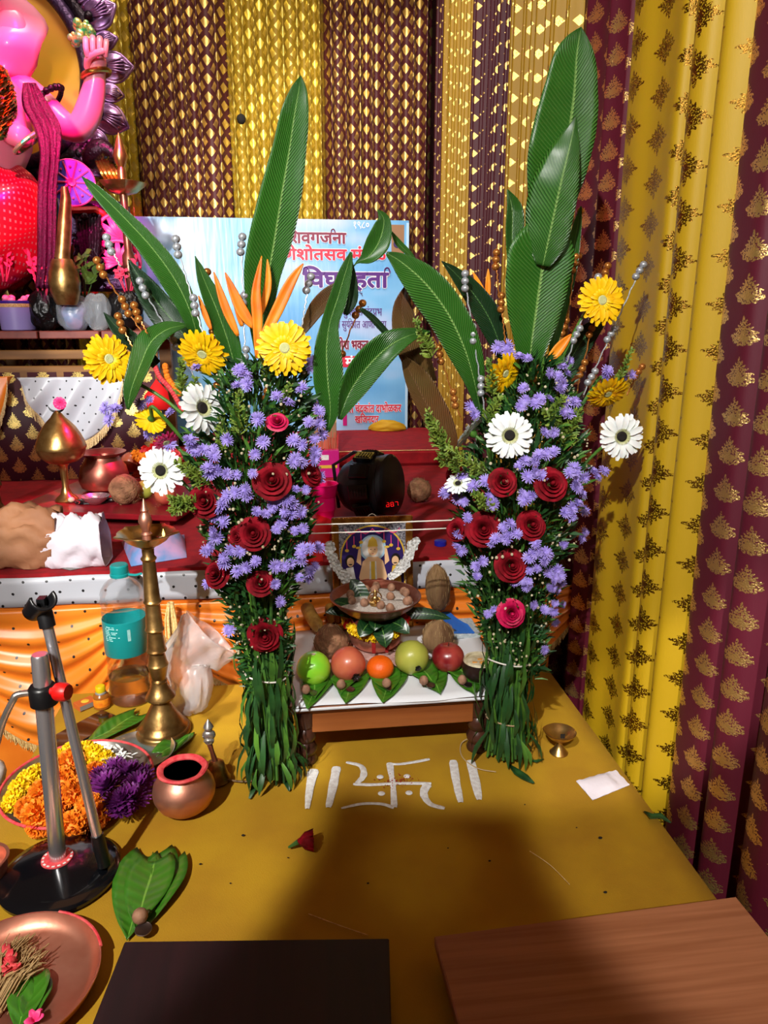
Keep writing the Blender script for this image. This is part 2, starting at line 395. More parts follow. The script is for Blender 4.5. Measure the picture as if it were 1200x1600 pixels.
    def grid(s, P, mi=0, uv=None, M=None):
        """P: rows of points"""
        n = len(P); m = len(P[0]); vs = [x for r_ in P for x in r_]
        fs = [(j*m+i, j*m+i+1, (j+1)*m+i+1, (j+1)*m+i) for j in range(n-1) for i in range(m-1)]
        return s.add(vs, fs, mi, uv or [(i/(m-1), j/(n-1)) for j in range(n) for i in range(m)], M)
    def blade(s, pts, ws, nrm, mi=0, cup=.2, n=6, M=None, twist=None, wave=0, side=None):
        """leaf: midrib points, half-widths (w or (wl,wr)), surface normal, V-cup"""
        pts = [Vector(p) for p in pts]; N = Vector(nrm).normalized(); P = []; uv = []; L = 0; k = len(pts)
        for j, p in enumerate(pts):
            t = (pts[min(j+1, k-1)]-pts[max(j-1, 0)]).normalized(); nn = (N-t*N.dot(t))
            if nn.length < 1e-4: nn = t.orthogonal()
            nn.normalize(); b = t.cross(nn)
            if twist: q = Quaternion(t, twist*j/(k-1)); b = q @ b; nn = q @ nn
            if j: L += (p-pts[j-1]).length
            w_ = ws[j]; wl, wr = w_ if isinstance(w_, tuple) else (w_, w_); row = []
            for i in range(n+1):
                x = -1+2*i/n; w = wl if x < 0 else wr
                row.append(p+b*(x*w)+nn*(cup*w*abs(x)**1.5 + wave*w*math.sin(j*1.3+x*2)*abs(x))); uv.append((x, L))
            P.append(row)
        return s.grid(P, mi, uv, M)
    def build(s, name, mats, parent=None, loc=None, smooth=True, solid=0, M=None, ang=40, solid_off=0):
        me = bpy.data.meshes.new(name)
        if parent is not None:
            o0 = WO[parent]
        elif loc is not None: o0 = Vector(loc)
        else:
            xs = [p[0] for p in s.v]; ys = [p[1] for p in s.v]; zs = [p[2] for p in s.v]
            o0 = V((min(xs)+max(xs))/2, (min(ys)+max(ys))/2, min(zs))
        me.from_pydata([(a-o0[0], b-o0[1], c-o0[2]) for a, b, c in s.v], [], s.f)
        if isinstance(mats, str): mats = [mats]
        for m in mats: me.materials.append(MATS[m])
        me.polygons.foreach_set('material_index', s.mi)
        ul = me.uv_layers.new(name='UVMap'); li = [0]*len(me.loops); me.loops.foreach_get('vertex_index', li)
        flat = []
        for i in li: flat += list(s.uv[i])
        ul.data.foreach_set('uv', flat)
        me.polygons.foreach_set('use_smooth', [smooth]*len(me.polygons))
        if smooth and ang: me.set_sharp_from_angle(angle=math.radians(ang))
        me.update()
        o = bpy.data.objects.new(name, me); COL.objects.link(o)
        if parent is not None: o.parent = parent; WO[o] = WO[parent]
        else: o.location = o0; WO[o] = o0
        if solid:
            md = o.modifiers.new('thickness', 'SOLIDIFY'); md.thickness = solid; md.offset = solid_off
        return o
def tag(o, label, cat, group=None, kind=None):
    o['label'] = label; o['category'] = cat
    if group: o['group'] = group
    if kind: o['kind'] = kind
    return o
def thing(name, label, cat, loc, group=None):
    o = bpy.data.objects.new(name, None); COL.objects.link(o); o.location = loc; o.empty_display_size = .05
    WO[o] = Vector(loc); return tag(o, label, cat, group)
def struct(o): o['kind'] = 'structure'; return o
def inst(src, parent, M, name=None):
    """copy a prototype part (built at the origin) and its sub-parts under parent with world matrix M"""
    c = src.copy(); COL.objects.link(c)
    c.parent = parent
    c.matrix_local = (Matrix.Translation(-WO[parent]) @ M) if parent is not None else M
    for ch in src.children:
        d = ch.copy(); COL.objects.link(d); d.parent = c
    return c
def trs(loc, d=(0, 0, 1), sc=1, spin=0):
    return Matrix.Translation(Vector(loc)) @ frame(d) @ Matrix.Rotation(spin, 4, 'Z') @ Matrix.Diagonal((sc, sc, sc, 1))
PROTOS = []
def proto_done():
    for o in PROTOS:
        for ch in list(o.children): bpy.data.objects.remove(ch)
        bpy.data.objects.remove(o)
def smoothpts(P, n=6):
    """Catmull-Rom through tuples of any length"""
    out = []
    for i in range(len(P)-1):
        a = P[max(i-1, 0)]; b = P[i]; c = P[i+1]; d = P[min(i+2, len(P)-1)]
        for k in range(n):
            t = k/n
            out.append(tuple(.5*((2*b[j])+(-a[j]+c[j])*t+(2*a[j]-5*b[j]+4*c[j]-d[j])*t*t+(-a[j]+3*b[j]-3*c[j]+d[j])*t**3) for j in range(len(b))))
    out.append(tuple(P[-1])); return out
def bumpy(amp, seed, k1=5, k2=4):
    q = random.Random(seed); c = [(q.uniform(0, 6.3), q.uniform(0, 6.3), q.randint(2, k1), q.randint(2, k2)) for _ in range(4)]
    return lambda a, t: 1+amp*sum(math.sin(m*a+p)*math.sin(n*t+s) for p, s, m, n in c)/2*math.sin(t)
# ---------------------------------------------------------------- the setting
struct(MB().box((0, 1.8, -.56), (6, 6.5, .02)).build('floor', 'floor'))
struct(MB().box((-.6, 3.98, 1.2), (4.4, .04, 3.5)).build('wall_back', 'wall'))
struct(MB().box((.98, 1.8, 1.2), (.04, 4.4, 3.5)).build('wall_right', 'wall'))
def curtain(label, plan, z0, z1, mat, group=None):
    P = []; uv = []; L = [0]
    for i in range(1, len(plan)): L.append(L[-1]+math.hypot(plan[i][0]-plan[i-1][0], plan[i][1]-plan[i-1][1]))
    rows = 9
    for j in range(rows):
        z = z0+(z1-z0)*j/(rows-1); k = 1-.15*math.sin(j*.9)
        P.append([V(x+.003*math.sin(j*.8+i*.03), y, z) for i, (x, y) in enumerate(plan)]); uv += [(l, z) for l in L]
    m = MB().grid(P, 0, uv)
    return tag(m.build('curtain', mat, ang=0, solid=.0015), label, 'curtain', group)
def pleats(a, b, fixed, axis, per, amp, seed):
    q = random.Random(seed); out = []; s = a; sg = 1 if b > a else -1
    while (b-s)*sg > 1e-4:
        p = per*q.uniform(.75, 1.3); A = amp*q.uniform(.7, 1.2)
        if (b-s)*sg < p*1.3: p = abs(b-s)
        for k in range(10):
            t = k/10; off = A*(.5-.5*math.cos(2*PI*t)); pos = s+sg*p*(t+.1*math.sin(2*PI*t))
            out.append((pos, fixed-off) if axis == 'x' else (fixed-off, pos))
        s += sg*p
    out.append((b, fixed) if axis == 'x' else (fixed, b)); return out
BZ0, BZ1 = -.5, 2.75
for (xa, xb, mat, lab, sd) in ((-1.7, -1.02, 'maroon_lattice', 'maroon brocade curtain at far left behind the decorated idol', 1),
        (-1.02, -.655, 'yellow_lattice', 'dim yellow curtain strip beside the idol halo at left', 2),
        (-.65, -.236, 'maroon_lattice', 'maroon and gold lattice curtain between idol halo and left yellow curtain', 3),
        (-.232, .200, 'yellow_lattice', 'bright yellow curtain with gold hexagons behind the tall left leaf', 4),
        (.204, .70, 'maroon_lattice', 'maroon and gold lattice curtain above the right half of the banner', 5)):
    curtain(lab, pleats(xa, xb, 3.79, 'x', .056, .055, sd), BZ0, BZ1, mat)
for (ya, yb, mat, lab, sd) in ((3.74, 3.56, 'side_maroon_lattice', 'narrow maroon curtain turning the back right corner', 11),
        (3.555, 3.01, 'side_yellow_lattice', 'narrow golden yellow curtain right of the banner corner', 12),
        (3.005, 2.51, 'side_maroon_lattice', 'dark maroon curtain on side wall between two gold strips', 13),
        (2.505, 1.975, 'side_yellow_lattice', 'gold flecked yellow side curtain left of the tallest leaf', 14)):
    curtain(lab, pleats(ya, yb, .748, 'y', .05, .04, sd), -.5, BZ1, mat)
curtain('maroon side curtain with gold crests right behind the tallest leaf', pleats(1.97, 1.625, .745, 'y', .115, .03, 15), -.5, 2.5, 'maroon_spade')
def plan(pts): return [(x, y) for x, y in smoothpts(pts, 6)]
curtain('wide mustard yellow curtain with dark gold diamond motifs beside right bouquet',
        plan([(.735, 1.622), (.715, 1.612), (.712, 1.56), (.722, 1.51), (.722, 1.46), (.716, 1.405), (.735, 1.392), (.76, 1.388), (.75, 1.378), (.72, 1.365), (.705, 1.34), (.715, 1.312), (.745, 1.302), (.76, 1.295), (.745, 1.283), (.712, 1.27), (.705, 1.248), (.722, 1.228), (.75, 1.215)]), -.5, 2.4, 'yellow_diamond')
curtain('maroon curtain with gold crest motifs at the right edge',
        plan([(.752, 1.213), (.735, 1.205), (.722, 1.19), (.718, 1.15), (.722, 1.11), (.75, 1.092), (.76, 1.085), (.73, 1.075), (.712, 1.05), (.725, 1.02), (.76, 1.0), (.75, .975), (.72, .95), (.715, .9), (.75, .86), (.745, .84), (.715, .8), (.72, .74), (.76, .7), (.72, .66), (.73, .55)]), -.5, 2.2, 'maroon_spade')
# ---------------------------------------------------------------- yellow table
TX0, TX1, TY0, TY1 = -.575, .66, .30, 1.755
tb = thing('display_table', 'long table covered in mustard yellow cloth carrying bouquets, stool and rangoli', 'table', (.04, 1.03, -.55))
MB().box((.042, 1.03, -.018), (1.22, 1.44, .03), ch=.004).build('table_top', 'raw_wood', tb, smooth=False)
for sx in (-.53, .61):
    for sy in (.36, 1.70): MB().box((sx, sy, -.29), (.04, .04, .52), ch=.004).build('leg', 'raw_wood', tb, smooth=False)
m = MB(); P = []; uv = []
def tz(x, y): return -.0012+.0006*math.sin(9*x+3)*math.sin(7*y)-.0006
xs = [TX0-.004+(TX1-TX0+.008)*i/30 for i in range(31)]; ys = [TY0+(TY1-TY0)*j/36 for j in range(37)]
for y in ys:
    row = [V(TX0-.008, y, -.10), V(TX0-.010, y, -.05), V(TX0-.006, y, -.008)]+[V(x, y, tz(x, y)) for x in xs]+[V(TX1+.006, y, -.008), V(TX1+.010, y, -.05), V(TX1+.008, y, -.10)]
    P.append(row)
m.grid(P); m.build('cloth_cover', 'table_cloth', tb, ang=0)
# low wooden seats at the near edge
def slab(name, label, c4, top, th, mat, leg, legmat):
    ps = [PZ(px, py, top) for px, py in c4]; a, b = ps[0], ps[1]; ex = (b-a).normalized(); ey = V(-ex.y, ex.x, 0); W = (b-a).length; D = .36
    M = Matrix(((ex.x, -ey.x, 0, a.x), (ex.y, -ey.y, 0, a.y), (0, 0, 1, 0), (0, 0, 0, 1)))
    t = thing(name, label, 'stool', M @ V(W/2, D/2, 0))
    MB().box((W/2, D/2, top-th/2), (W, D, th), ch=.002, M=M).build('top', mat, t, smooth=False)
    for x in (.035, W-.035):
        mb = MB().box((x, D/2, (top-th)/2), (.02, D-.03, top-th-.0015), M=M); mb.build('side_support', legmat, t, smooth=False)
    return t
slab('low_stool', 'low dark brown laminate seat at the bottom centre of the table', [(195, 1470), (608, 1465)], .055, .018, 'laminate_dark', .03, 'laminate_dark')
slab('low_stool', 'low light wood grain laminate seat at the bottom right of the table', [(678, 1462), (1150, 1400)], .055, .016, 'laminate_light', .03, 'laminate_dark')
# ---------------------------------------------------------------- red platform and drapes
PZT = .30
pf = thing('platform', 'raised platform covered in red carpet behind the yellow table', 'platform', (-.6, 2.8, -.55))
MB().box((-.805, 2.755, -.135), (2.99, 1.85, .83)).build('deck', 'raw_wood', pf, smooth=False)
MB().box((-.805, 2.745, .289), (3.0, 1.87, .022), ch=.008).build('carpet', 'red_carpet', pf, smooth=False)
MB().box((.11, 3.35, .3345), (1.17, .64, .067), ch=.012).build('rear_step', 'red_carpet', pf, smooth=False)
MB().tube([(.0, 3.025, .367), (.3, 3.024, .370), (.69, 3.028, .367)], .0018, 6).build('edge_cord', 'fringe', pf)
YD = 1.80
dr = thing('platform_drape', 'orange satin swag drape with white dotted top band hanging on platform front', 'drape', (-.55, 1.78, -.45))
P = []; uv = []
for j in range(5):
    z = .298-.075*j/4; P.append([V(-1.6+2.29*i/90, YD-.004-.003*math.sin(i*.7+j*.3), z) for i in range(91)]); uv += [(-1.6+2.3*i/90, z) for i in range(91)]
MB().grid(P, 0, uv).build('dotted_band', 'white_dotted', dr, ang=0, solid=.002)
def swag(cx, w, z0, drop, y, mat, parent, nm='swag', n=34, folds=6, seed=1, fr=True, deep=.05, shift=0):
    q = random.Random(seed); P = []; uv = []; rows = 44; edge = []
    for j in range(rows+1):
        v = j/rows; row = []
        for i in range(n+1):
            u = -1+2*i/n
            sag = (1-u*u)**.8 if abs(u) < 1 else 0
            z = z0-.01-drop*v*(sag*.86+.14*(1-abs(u))) - .02*v
            fold = math.sin((v**.85)*folds*2*PI + .5*math.sin(3*u+seed)+u*1.2)
            yy = y-.012-deep*v*sag*(1-.5*v)-.011*fold*(.3+.7*sag)*min(1, v*4)
            xx = cx+u*w/2*(1-.05*v)+shift*v*sag
            row.append(V(xx, yy, z)); uv.append((xx, z0-z))
        P.append(row)
        if j == rows: edge = row
    o = MB().grid(P, 0, uv).build(nm, mat, parent, ang=0, solid=.0015)
    if fr:
        m = MB()
        for i in range(len(edge)-1):
            for k in range(5):
                p = edge[i].lerp(edge[i+1], k/5); L = .022*q.uniform(.8, 1.1)
                m.tube([p+V(0, -.001, .002), p+V(q.uniform(-.002, .002), -.003, -L*.5), p+V(q.uniform(-.004, .004), -.002, -L)], [.0012, .0015, .001], 5)
        m.build('fringe', 'fringe', parent)
    return o
for k, (cx, w) in enumerate(((-1.10, .46), (-.655, .52), (-.06, .66), (.5, .6))):
    swag(cx, w, .226, [.36, .36, .26, .24][k], YD, 'orange_dotted', dr, seed=k+3, folds=5, deep=.02, n=40)
P = []
for j in range(4):
    P.append([V(-1.6+2.29*i/60, YD+.003, .226-.5*j/3) for i in range(61)])
MB().grid(P).build('backing', 'satin_orange', dr, ang=0)
m = MB(); q = random.Random(4)
tc = PY(268, 965, 1.74)
for k in range(26):
    a = q.uniform(0, 6.28); r_ = q.uniform(0, .016); L = q.uniform(.075, .11)
    m.tube([tc+V(.006*math.cos(a), .006*math.sin(a), .04), tc+V(r_*math.cos(a), r_*math.sin(a)-.004, 0), tc+V(1.2*r_*math.cos(a), r_*math.sin(a), -L+.03)], .0022, 5)
m.build('tassel', 'fringe', dr)
# ---------------------------------------------------------------- stool with its offerings
SZ = .14
st = thing('offering_stool', 'low wooden offering stool with turned legs between the two bouquets', 'stool', (.20, 1.57, 0))
MB().box((.20, 1.558, .131), (.46, .375, .018), ch=.004).build('stool_top', 'wood_polished', st, smooth=False)
MB().box((.195, 1.385, .098), (.345, .016, .048), ch=.002).build('apron', 'wood_polished', st, smooth=False)
MB().box((.195, 1.733, .098), (.345, .016, .048), ch=.002).build('apron', 'wood_polished', st, smooth=False)
LEGP = [(.0265, 0), (.028, .006), (.024, .014), (.022, .018), (.028, .026), (.029, .034), (.023, .044), (.020, .048), (.026, .056), (.028, .066), (.024, .076), (.02, .081), (.025, .088), (.026, .122)]
for lx in (.008, .382):
    for ly in (1.393, 1.722): MB().lathe([(r*.85, z) for r, z in LEGP], 24, o=(lx, ly, 0)).build('leg', 'wood_dark', st)
# paper sheet on the stool
m = MB(); P = []
for j in range(13):
    y = 1.362+.38*j/12
    P.append([V(-.015+.46*i/16, y+.006*math.sin(i*.5), .1412+.0015*math.sin(i*.9+j*.4)**2+(.004 if i > 14 else 0)+(-.0 if j else 0)) for i in range(17)])
m.grid(P); m.grid([[V(-.015+.46*i/16, 1.362-.0015, .1412-.006*k) + V(0, -.001*k, 0) for i in range(17)] for k in range(2)])
pp = tag(m.build('paper_sheet', 'paper', ang=0, solid=.0012, solid_off=1), 'white paper sheet spread over the wooden offering stool', 'paper')
# printed bag behind right
nb = thing('printed_paper', 'folded newspaper piece with blue and orange print at stool back right', 'paper', (.41, 1.70, .144))
MB().box((.415, 1.690, .1515), (.07, .10, .012), ch=.002).build('sheet', 'news', nb, smooth=False)
m = MB()
for k in range(9):
    a = PZ(690+k*3, 945+k*3, .160); b = PZ(700+k*5, 990, .158); m.blade([a, a.lerp(b, .5)+V(0, 0, .004), b], [.003, .007, .004], (0, -.5, 1), n=2)
m.build('blue_print', 'print_blue', nb)
MB().box(PZ(704, 925, .16), (.03, .045, .002)).build('orange_print', 'print_orange', nb, smooth=False)
# rice bed
def heap(c, rx, ry, h, seed, n=28, rings=8):
    q = random.Random(seed); P = []; c = Vector(c)
    ph = [q.uniform(0, 6.28) for _ in range(4)]
    for j in range(rings+1):
        t = j/rings
        P.append([c+V(rx*t*(1+.08*math.sin(3*a+ph[0])+.05*math.sin(7*a+ph[1]))*math.cos(a), ry*t*(1+.07*math.sin(4*a+ph[2]))*math.sin(a), h*(1-t*t)+.0004*q.uniform(-1, 1)) for a in [2*PI*i/n for i in range(n+1)]])
    return MB().grid(P)
rb = heap((.17, 1.575, .1445), .125, .10, .012, 3)
tag(rb.build('rice_bed', 'rice_pink', ang=0, solid=.001), 'bed of pinkish white rice grains under the water pot', 'rice', kind='stuff')
# kalash : water pot with bowl
KX, KY = .182, 1.60
KB = .158
kal = thing('water_pot', 'round copper water pot under the wide bowl of areca nuts', 'pot', (KX, KY, KB))
pot = [(.03, 0), (.045, .004), (.058, .016), (.063, .030), (.060, .044), (.048, .058), (.038, .064), (.034, .070), (.036, .078), (.044, .084), (.042, .085), (.033, .078), (.031, .07)]
b = MB(); b.open = True; b.lathe(pot, 40, o=(KX, KY, KB)).build('body', 'copper', kal)
for i, a in enumerate((-1.2, -.2, 1.9)):
    x = KX+.06*math.sin(a-.1); y = KY-.06*math.cos(a-.1)
m = MB()
for dx in (-.012, .02):
    m.blade([V(KX+dx, KY-.062, KB+.046), V(KX+dx, KY-.0655, KB+.030), V(KX+dx*.9, KY-.062, KB+.012)], [.004, .0045, .004], (0, -1, 0), n=2)
m.build('kumkum_mark', 'kumkum_powder', kal)
bz = KB+.086
cb = thing('copper_bowl', 'wide copper bowl of rice and areca nuts on the water pot', 'bowl', (KX, KY, bz))
TILT = Matrix.Translation(V(KX, KY, bz)) @ Matrix.Rotation(math.radians(0), 4, 'X')
bp = [(.001, .001), (.045, .001), (.07, .008), (.092, .026), (.103, .040), (.1065, .0415), (.1065, .044), (.102, .0435), (.089, .029), (.067, .0115), (.044, .005), (.001, .005)]
MB().lathe(bp, 56, M=TILT).build('bowl', 'dark_copper', cb)
P = []
q = random.Random(9)
for j in range(9):
    t = j/8; P.append([TILT @ V(.088*t*math.cos(a), .088*t*math.sin(a), .028+.0035*(1-t)+q.uniform(-.0006, .0006)) for a in [2*PI*i/30 for i in range(31)]])
tag(MB().grid(P).build('bowl_rice', 'rice', ang=0, solid=.0008), 'layer of white rice grains filling the wide copper bowl', 'rice', kind='stuff')
# areca nut prototype
m = MB(); m.lathe([(.0001, 0), (.006, .0008), (.0095, .005), (.0105, .010), (.009, .0155), (.0055, .0195), (.002, .0212), (.0001, .0215)], 16)
NUT = m.build('areca_nut', 'areca'); PROTOS.append(NUT)
def nut(p, label, group=None, sc=1., tilt=(0, 0, 1)):
    o = inst(NUT, None, trs(p, tilt, sc, R.uniform(0, 6))); return tag(o, label, 'areca nut', group)
nz = bz+.0285
for px, py in ((562, 917), (573, 923), (590, 914), (619, 915), (548, 929), (551, 934), (580, 933), (571, 936), (611, 930), (641, 923), (648, 926), (637, 934), (654, 935), (609, 940), (594, 938), (585, 924)):
    p = PZ(px, py+3+max(0, py-926)*.9, nz); p = V(p.x, p.y, nz)
    d = p-V(KX, KY, nz)
    if d.length > .078: p = V(KX, KY, nz)+d.normalized()*.078
    nut(p, 'NUT', 'areca nuts in the copper bowl', .95, (R.uniform(-.3, .3), R.uniform(-.3, .3), 1))
# small brass idol
fg = thing('brass_figurine', 'tiny seated brass deity figurine in the middle of the rice bowl', 'figurine', (KX-.004, KY-.03, nz+.002))
fx, fy, fz = KX-.004, KY-.03, nz+.003
m = MB(); m.lathe([(.012, 0), (.013, .003), (.010, .006)], 20, o=(fx, fy, fz)); m.sphere((fx, fy, fz+.014), (.008, .006, .009)); m.sphere((fx, fy, fz+.026), .0048)
m.lathe([(.0045, 0), (.004, .003), (.002, .007), (.0003, .010)], 12, o=(fx, fy, fz+.0285))
for s in (-1, 1):
    m.tube([(fx+s*.006, fy, fz+.019), (fx+s*.011, fy-.002, fz+.014), (fx+s*.009, fy-.006, fz+.011)], [.0022, .002, .0018], 8)
    m.tube([(fx+s*.003, fy-.002, fz+.008), (fx+s*.012, fy-.005, fz+.008), (fx+s*.002, fy-.010, fz+.007)], [.0035, .003, .002], 8)
m.build('body', 'brass', fg)
m = MB(); m.tube([(fx+s*.016, fy+.001, fz+.004) if False else (fx+.015*math.cos(t), fy+.004, fz+.016+.015*math.sin(t)) for t in [PI*k/10 for k in range(11)] for s in (1,)], .0015, 6); m.build('back_arch', 'brass', fg)
# mango leaves around the pot
ml = thing('mango_leaf_ring', 'dark green mango leaves fanned out around the pot under the copper bowl', 'leaves', (KX, KY, bz-.006))
def mango(p, dirv, L, droop, w=.013):
    d = Vector(dirv).normalized(); pts = []
    for k in range(9):
        t = k/8; pts.append(Vector(p)+d*(L*t)+V(0, 0, -droop*t*t))
    MB().blade(pts, [w*math.sin(PI*min(1, (k/8)*.92+.06))**.7*(1 if k < 8 else .1) for k in range(9)], (d.x*.4, -.6, .7), cup=.15).build('leaf', 'mango_leaf', ml, ang=0)
zb = bz-.012
for px, py, dp, w in ((603, 1012, .03, .018), (562, 995, .02, .016), (640, 990, .02, .014), (508, 957, 0, .011), (520, 940, .0, .012), (705, 967, 0, .011), (548, 905, -.03, .016), (585, 985, .03, .013)):
    e = PY(px, py, KY-.085 if py > 970 else (KY-.02 if py > 920 else KY+.05)); s = V(KX, KY, zb) + (e-V(KX, KY, zb)).normalized()*.034
    s.z = zb; v = e-s; pts = [s+v*(k/8)+V(0, -.012*math.sin(PI*k/8) if py > 970 else 0, .012*math.sin(PI*k/8)) for k in range(9)]
    MB().blade(pts, [1.3*w*max(.03, math.sin(PI*min(1, (k/8)*.9+.08)))**.75 for k in range(8)]+[.0005], (0, -.85, .5), cup=.15).build('leaf', 'mango_leaf', ml, ang=0)
# garland around the pot
gl = thing('marigold_garland', 'yellow flower garland with red tufts wound around the copper pot neck', 'garland', (KX, KY, KB+.04))
def tuft(m, c, r, n, seed, mi=0, rs=(.35, .8)):
    q = random.Random(seed); c = Vector(c)
    for k in range(n):
        th = math.acos(q.uniform(-1, 1)); ph = q.uniform(0, 6.283); d = V(math.sin(th)*math.cos(ph), math.sin(th)*math.sin(ph), math.cos(th))
        s = c+d*r*.55; b = d.orthogonal().normalized()*r*.2; t = d.cross(b).normalized()*r*.2; e = c+d*r*q.uniform(.85, 1.12)
        m.add([s-b, s+b, e+b*1.1+t*.3, e-b*1.1+t*.3], [(0, 1, 2, 3)], mi)
    m.sphere(c, r*.72, 10, 7, mi)
for k in range(18):
    a = PI*1.0+PI*1.0*k/17+.0; x = KX+.066*math.cos(a)*1.05; y = KY+.062*math.sin(a); z = KB+.078-.026*math.sin(PI*k/17)
    m = MB(); tuft(m, (x, y, z), .0135, 60, k); red = k in (2, 15, 16)
    m.build('blossom', 'red_plastic' if red else 'yellow_flower', gl)
# fruits
def ctr(px, py, z): return PZ(px, py, z)
def fruit(name, label, px, py, r, mat, prof=None, dent=None, stemd=None, calyx=None, sq=1.):
    z = .1435+r*sq; c = ctr(px, py, z); t = thing(name, label, 'fruit', (c.x, c.y, .1435))
    m = MB(); m.sphere(c, (r, r, r*sq), 36, 24, dent=dent); m.build('skin', mat, t); return t, c
def dimple(amt, wd=.45): return lambda a, t: 1-amt*math.exp(-(t/wd)**2)-amt*.5*math.exp(-((PI-t)/wd)**2)
t, c = fruit('sweet_lime', 'bright green sweet lime at the left end of the fruit row', 490, 1044, .037, 'lime', dent=dimple(.05, .3))
MB().lathe([(.004, 0), (.005, .002), (.002, .003)], 10, o=c+V(0, -.006, .0345)).build('stem_scar', 'cream', t)
t, c = fruit('pomegranate', 'reddish pomegranate second from the left in the fruit row', 544, 1037, .038, 'pomegranate', dent=bumpy(.02, 5))
M_ = trs(c+V(.012, -.033, -.012), (.3, -1, -.3)); m = MB(); m.open = True; m.lathe([(.004, -.003), (.007, .004), (.010, .008), (.006, .003), (.001, .001)], 12, M=M_, wob=lambda a, j: 1+(.25*math.cos(6*a) if j == 2 else 0)).build('crown', 'coconut_shell', t)
t, c = fruit('orange', 'small bright orange citrus in the middle of the fruit row', 594, 1043, .030, 'orange_fruit', sq=.88, dent=dimple(.07, .25))
MB().lathe([(.003, 0), (.0035, .0015), (.001, .002)], 10, o=c+V(0, -.004, .0225)).build('stem_scar', 'foliage_light', t)
t, c = fruit('guava', 'yellow green guava with a dark blossom end facing forward', 643, 1027, .038, 'guava', dent=bumpy(.025, 8))
M_ = trs(c+V(.008, -.0355, -.008), (.25, -1, -.25)); MB().lathe([(.001, .001), (.004, .001), (.007, .004), (.0055, .0), (.003, -.004)], 12, M=M_, wob=lambda a, j: 1+.2*math.cos(5*a)).build('blossom_end', 'dark_centre', t)
t, c = fruit('apple', 'dark red apple at the right end of the fruit row', 700, 1027, .0365, 'apple', sq=.92, dent=lambda a, t: 1-.16*math.exp(-(t/.33)**2)-.1*math.exp(-((PI-t)/.4)**2)+.012*math.cos(5*a)*math.sin(t))
MB().tube([c+V(0, 0, .027), c+V(.001, -.001, .036)], .0013, 6).build('stem', 'wood_dark', t)
# coconut shell bowl with jaggery
c = ctr(749, 1050, .165); t = thing('coconut_half', 'half coconut shell holding yellow jaggery beside the apple', 'bowl', (c.x, c.y, .1435))
def shw(a, j): return 1+(.22*math.exp(-((a-.1)/.35)**2)+.22*math.exp(-((a-.1-2*PI)/.35)**2) if j > 3 else 0)
sp = [(.010, 0), (.026, .006), (.036, .020), (.039, .034), (.036, .048), (.033, .054), (.030, .052), (.032, .042), (.028, .03), (.001, .024)]
m = MB(); m.open = True; m.lathe(sp[:5], 30, o=(c.x, c.y, .1445), wob=shw).build('shell', 'coconut_shell', t)
m = MB(); m.open = True; m.lathe([(.0362, .048), (.034, .0535), (.030, .052), (.031, .044), (.026, .034), (.001, .030)], 30, o=(c.x, c.y, .1445), wob=lambda a, j: shw(a, 5) if j < 4 else 1).build('rim_flesh', 'cream', t)
m = MB()
for k in range(9): m.sphere(c+V(R.uniform(-.016, .012), R.uniform(-.016, .006), .016+R.uniform(0, .008)), (.010, .008, .007), 8, 6, dent=bumpy(.2, k))
m.build('jaggery', 'jaggery', t)
# coconuts
def coconut(label, px, py, z0, r, sq, mat, seed, tilt=(0, 0, 1), hair=60, fine=True, yy=None, name='coconut'):
    c = PZ(px, py, z0+r*sq) if yy is None else PY(px, py, yy)
    t = thing(name, label, 'coconut', (c.x, c.y, z0)); Mx = Matrix.Translation(c) @ frame(tilt)
    m = MB(); bf = bumpy(.035, seed, 6, 5); m.sphere((0, 0, 0), (r, r, r*sq), 32, 22, M=Mx, dent=lambda a, t_: bf(a, t_)*(1+.10*math.exp(-(t_/.35)**2))*(1+.02*abs(math.cos(1.5*a)))); m.build('shell' if fine else 'husk', mat, t)
    m = MB(); q = random.Random(seed)
    for k in range(hair):
        th = q.uniform(.1, 3.0)*(.5 if q.random() < .4 else 1); ph = q.uniform(0, 6.283); dd = lambda th, e: V(math.sin(th)*math.cos(ph)*r*e, math.sin(th)*math.sin(ph)*r*e, math.cos(th)*r*sq*e)
        m.tube([Mx @ dd(th, 1.0), Mx @ dd(th-.12, 1.025+q.uniform(0, .03)), Mx @ (dd(max(.02, th-.3), 1.03+q.uniform(0, .12)))], .0005, 3)
    m.build('fibre', 'fibre', t); return t
coconut('round brown coconut on the stool behind the lime', 517, 1003, .1435, .039, 1.02, 'coconut', 3, (-.1, .1, 1), 150)
coconut('short fibrous husk coconut on the stool behind the apple', 684, 996, .1435, .037, 1.08, 'husk', 13, (.1, 0, 1), 160, False)
coconut('tall upright fibrous husk coconut at the back right of the stool', 684, 920, .1435, .031, 1.95, 'husk', 23, (-.08, -.05, 1), 200, False, yy=1.73)
coconut('coconut lying alone on the red platform behind right', 655, 766, PZT, .041, 1.0, 'coconut', 33, (0, -.6, .5), 260)
# bananas
bn = thing('banana', 'speckled ripe bananas lying at the back left of the stool', 'banana', (.03, 1.70, .143))
for k, (a, b_, r_) in enumerate((((478, 935), (500, 985), .017), ((497, 928), (522, 975), .016))):
    p0 = PZ(*a, .185); p1 = PZ(*b_, .162); md = (p0+p1)/2+V(-.012+.02*k, 0, .012)
    pts = smoothpts([tuple(p0), tuple(md), tuple(p1)], 6)
    MB().tube(pts, [r_*(.35+.65*min(1, 6*min(i+.3, len(pts)-.7-i)/len(pts))) for i in range(len(pts))], 12).build('fruit', 'banana', bn)
    MB().sphere(pts[-1], .006, 8, 6).build('tip', 'dark_centre', bn)
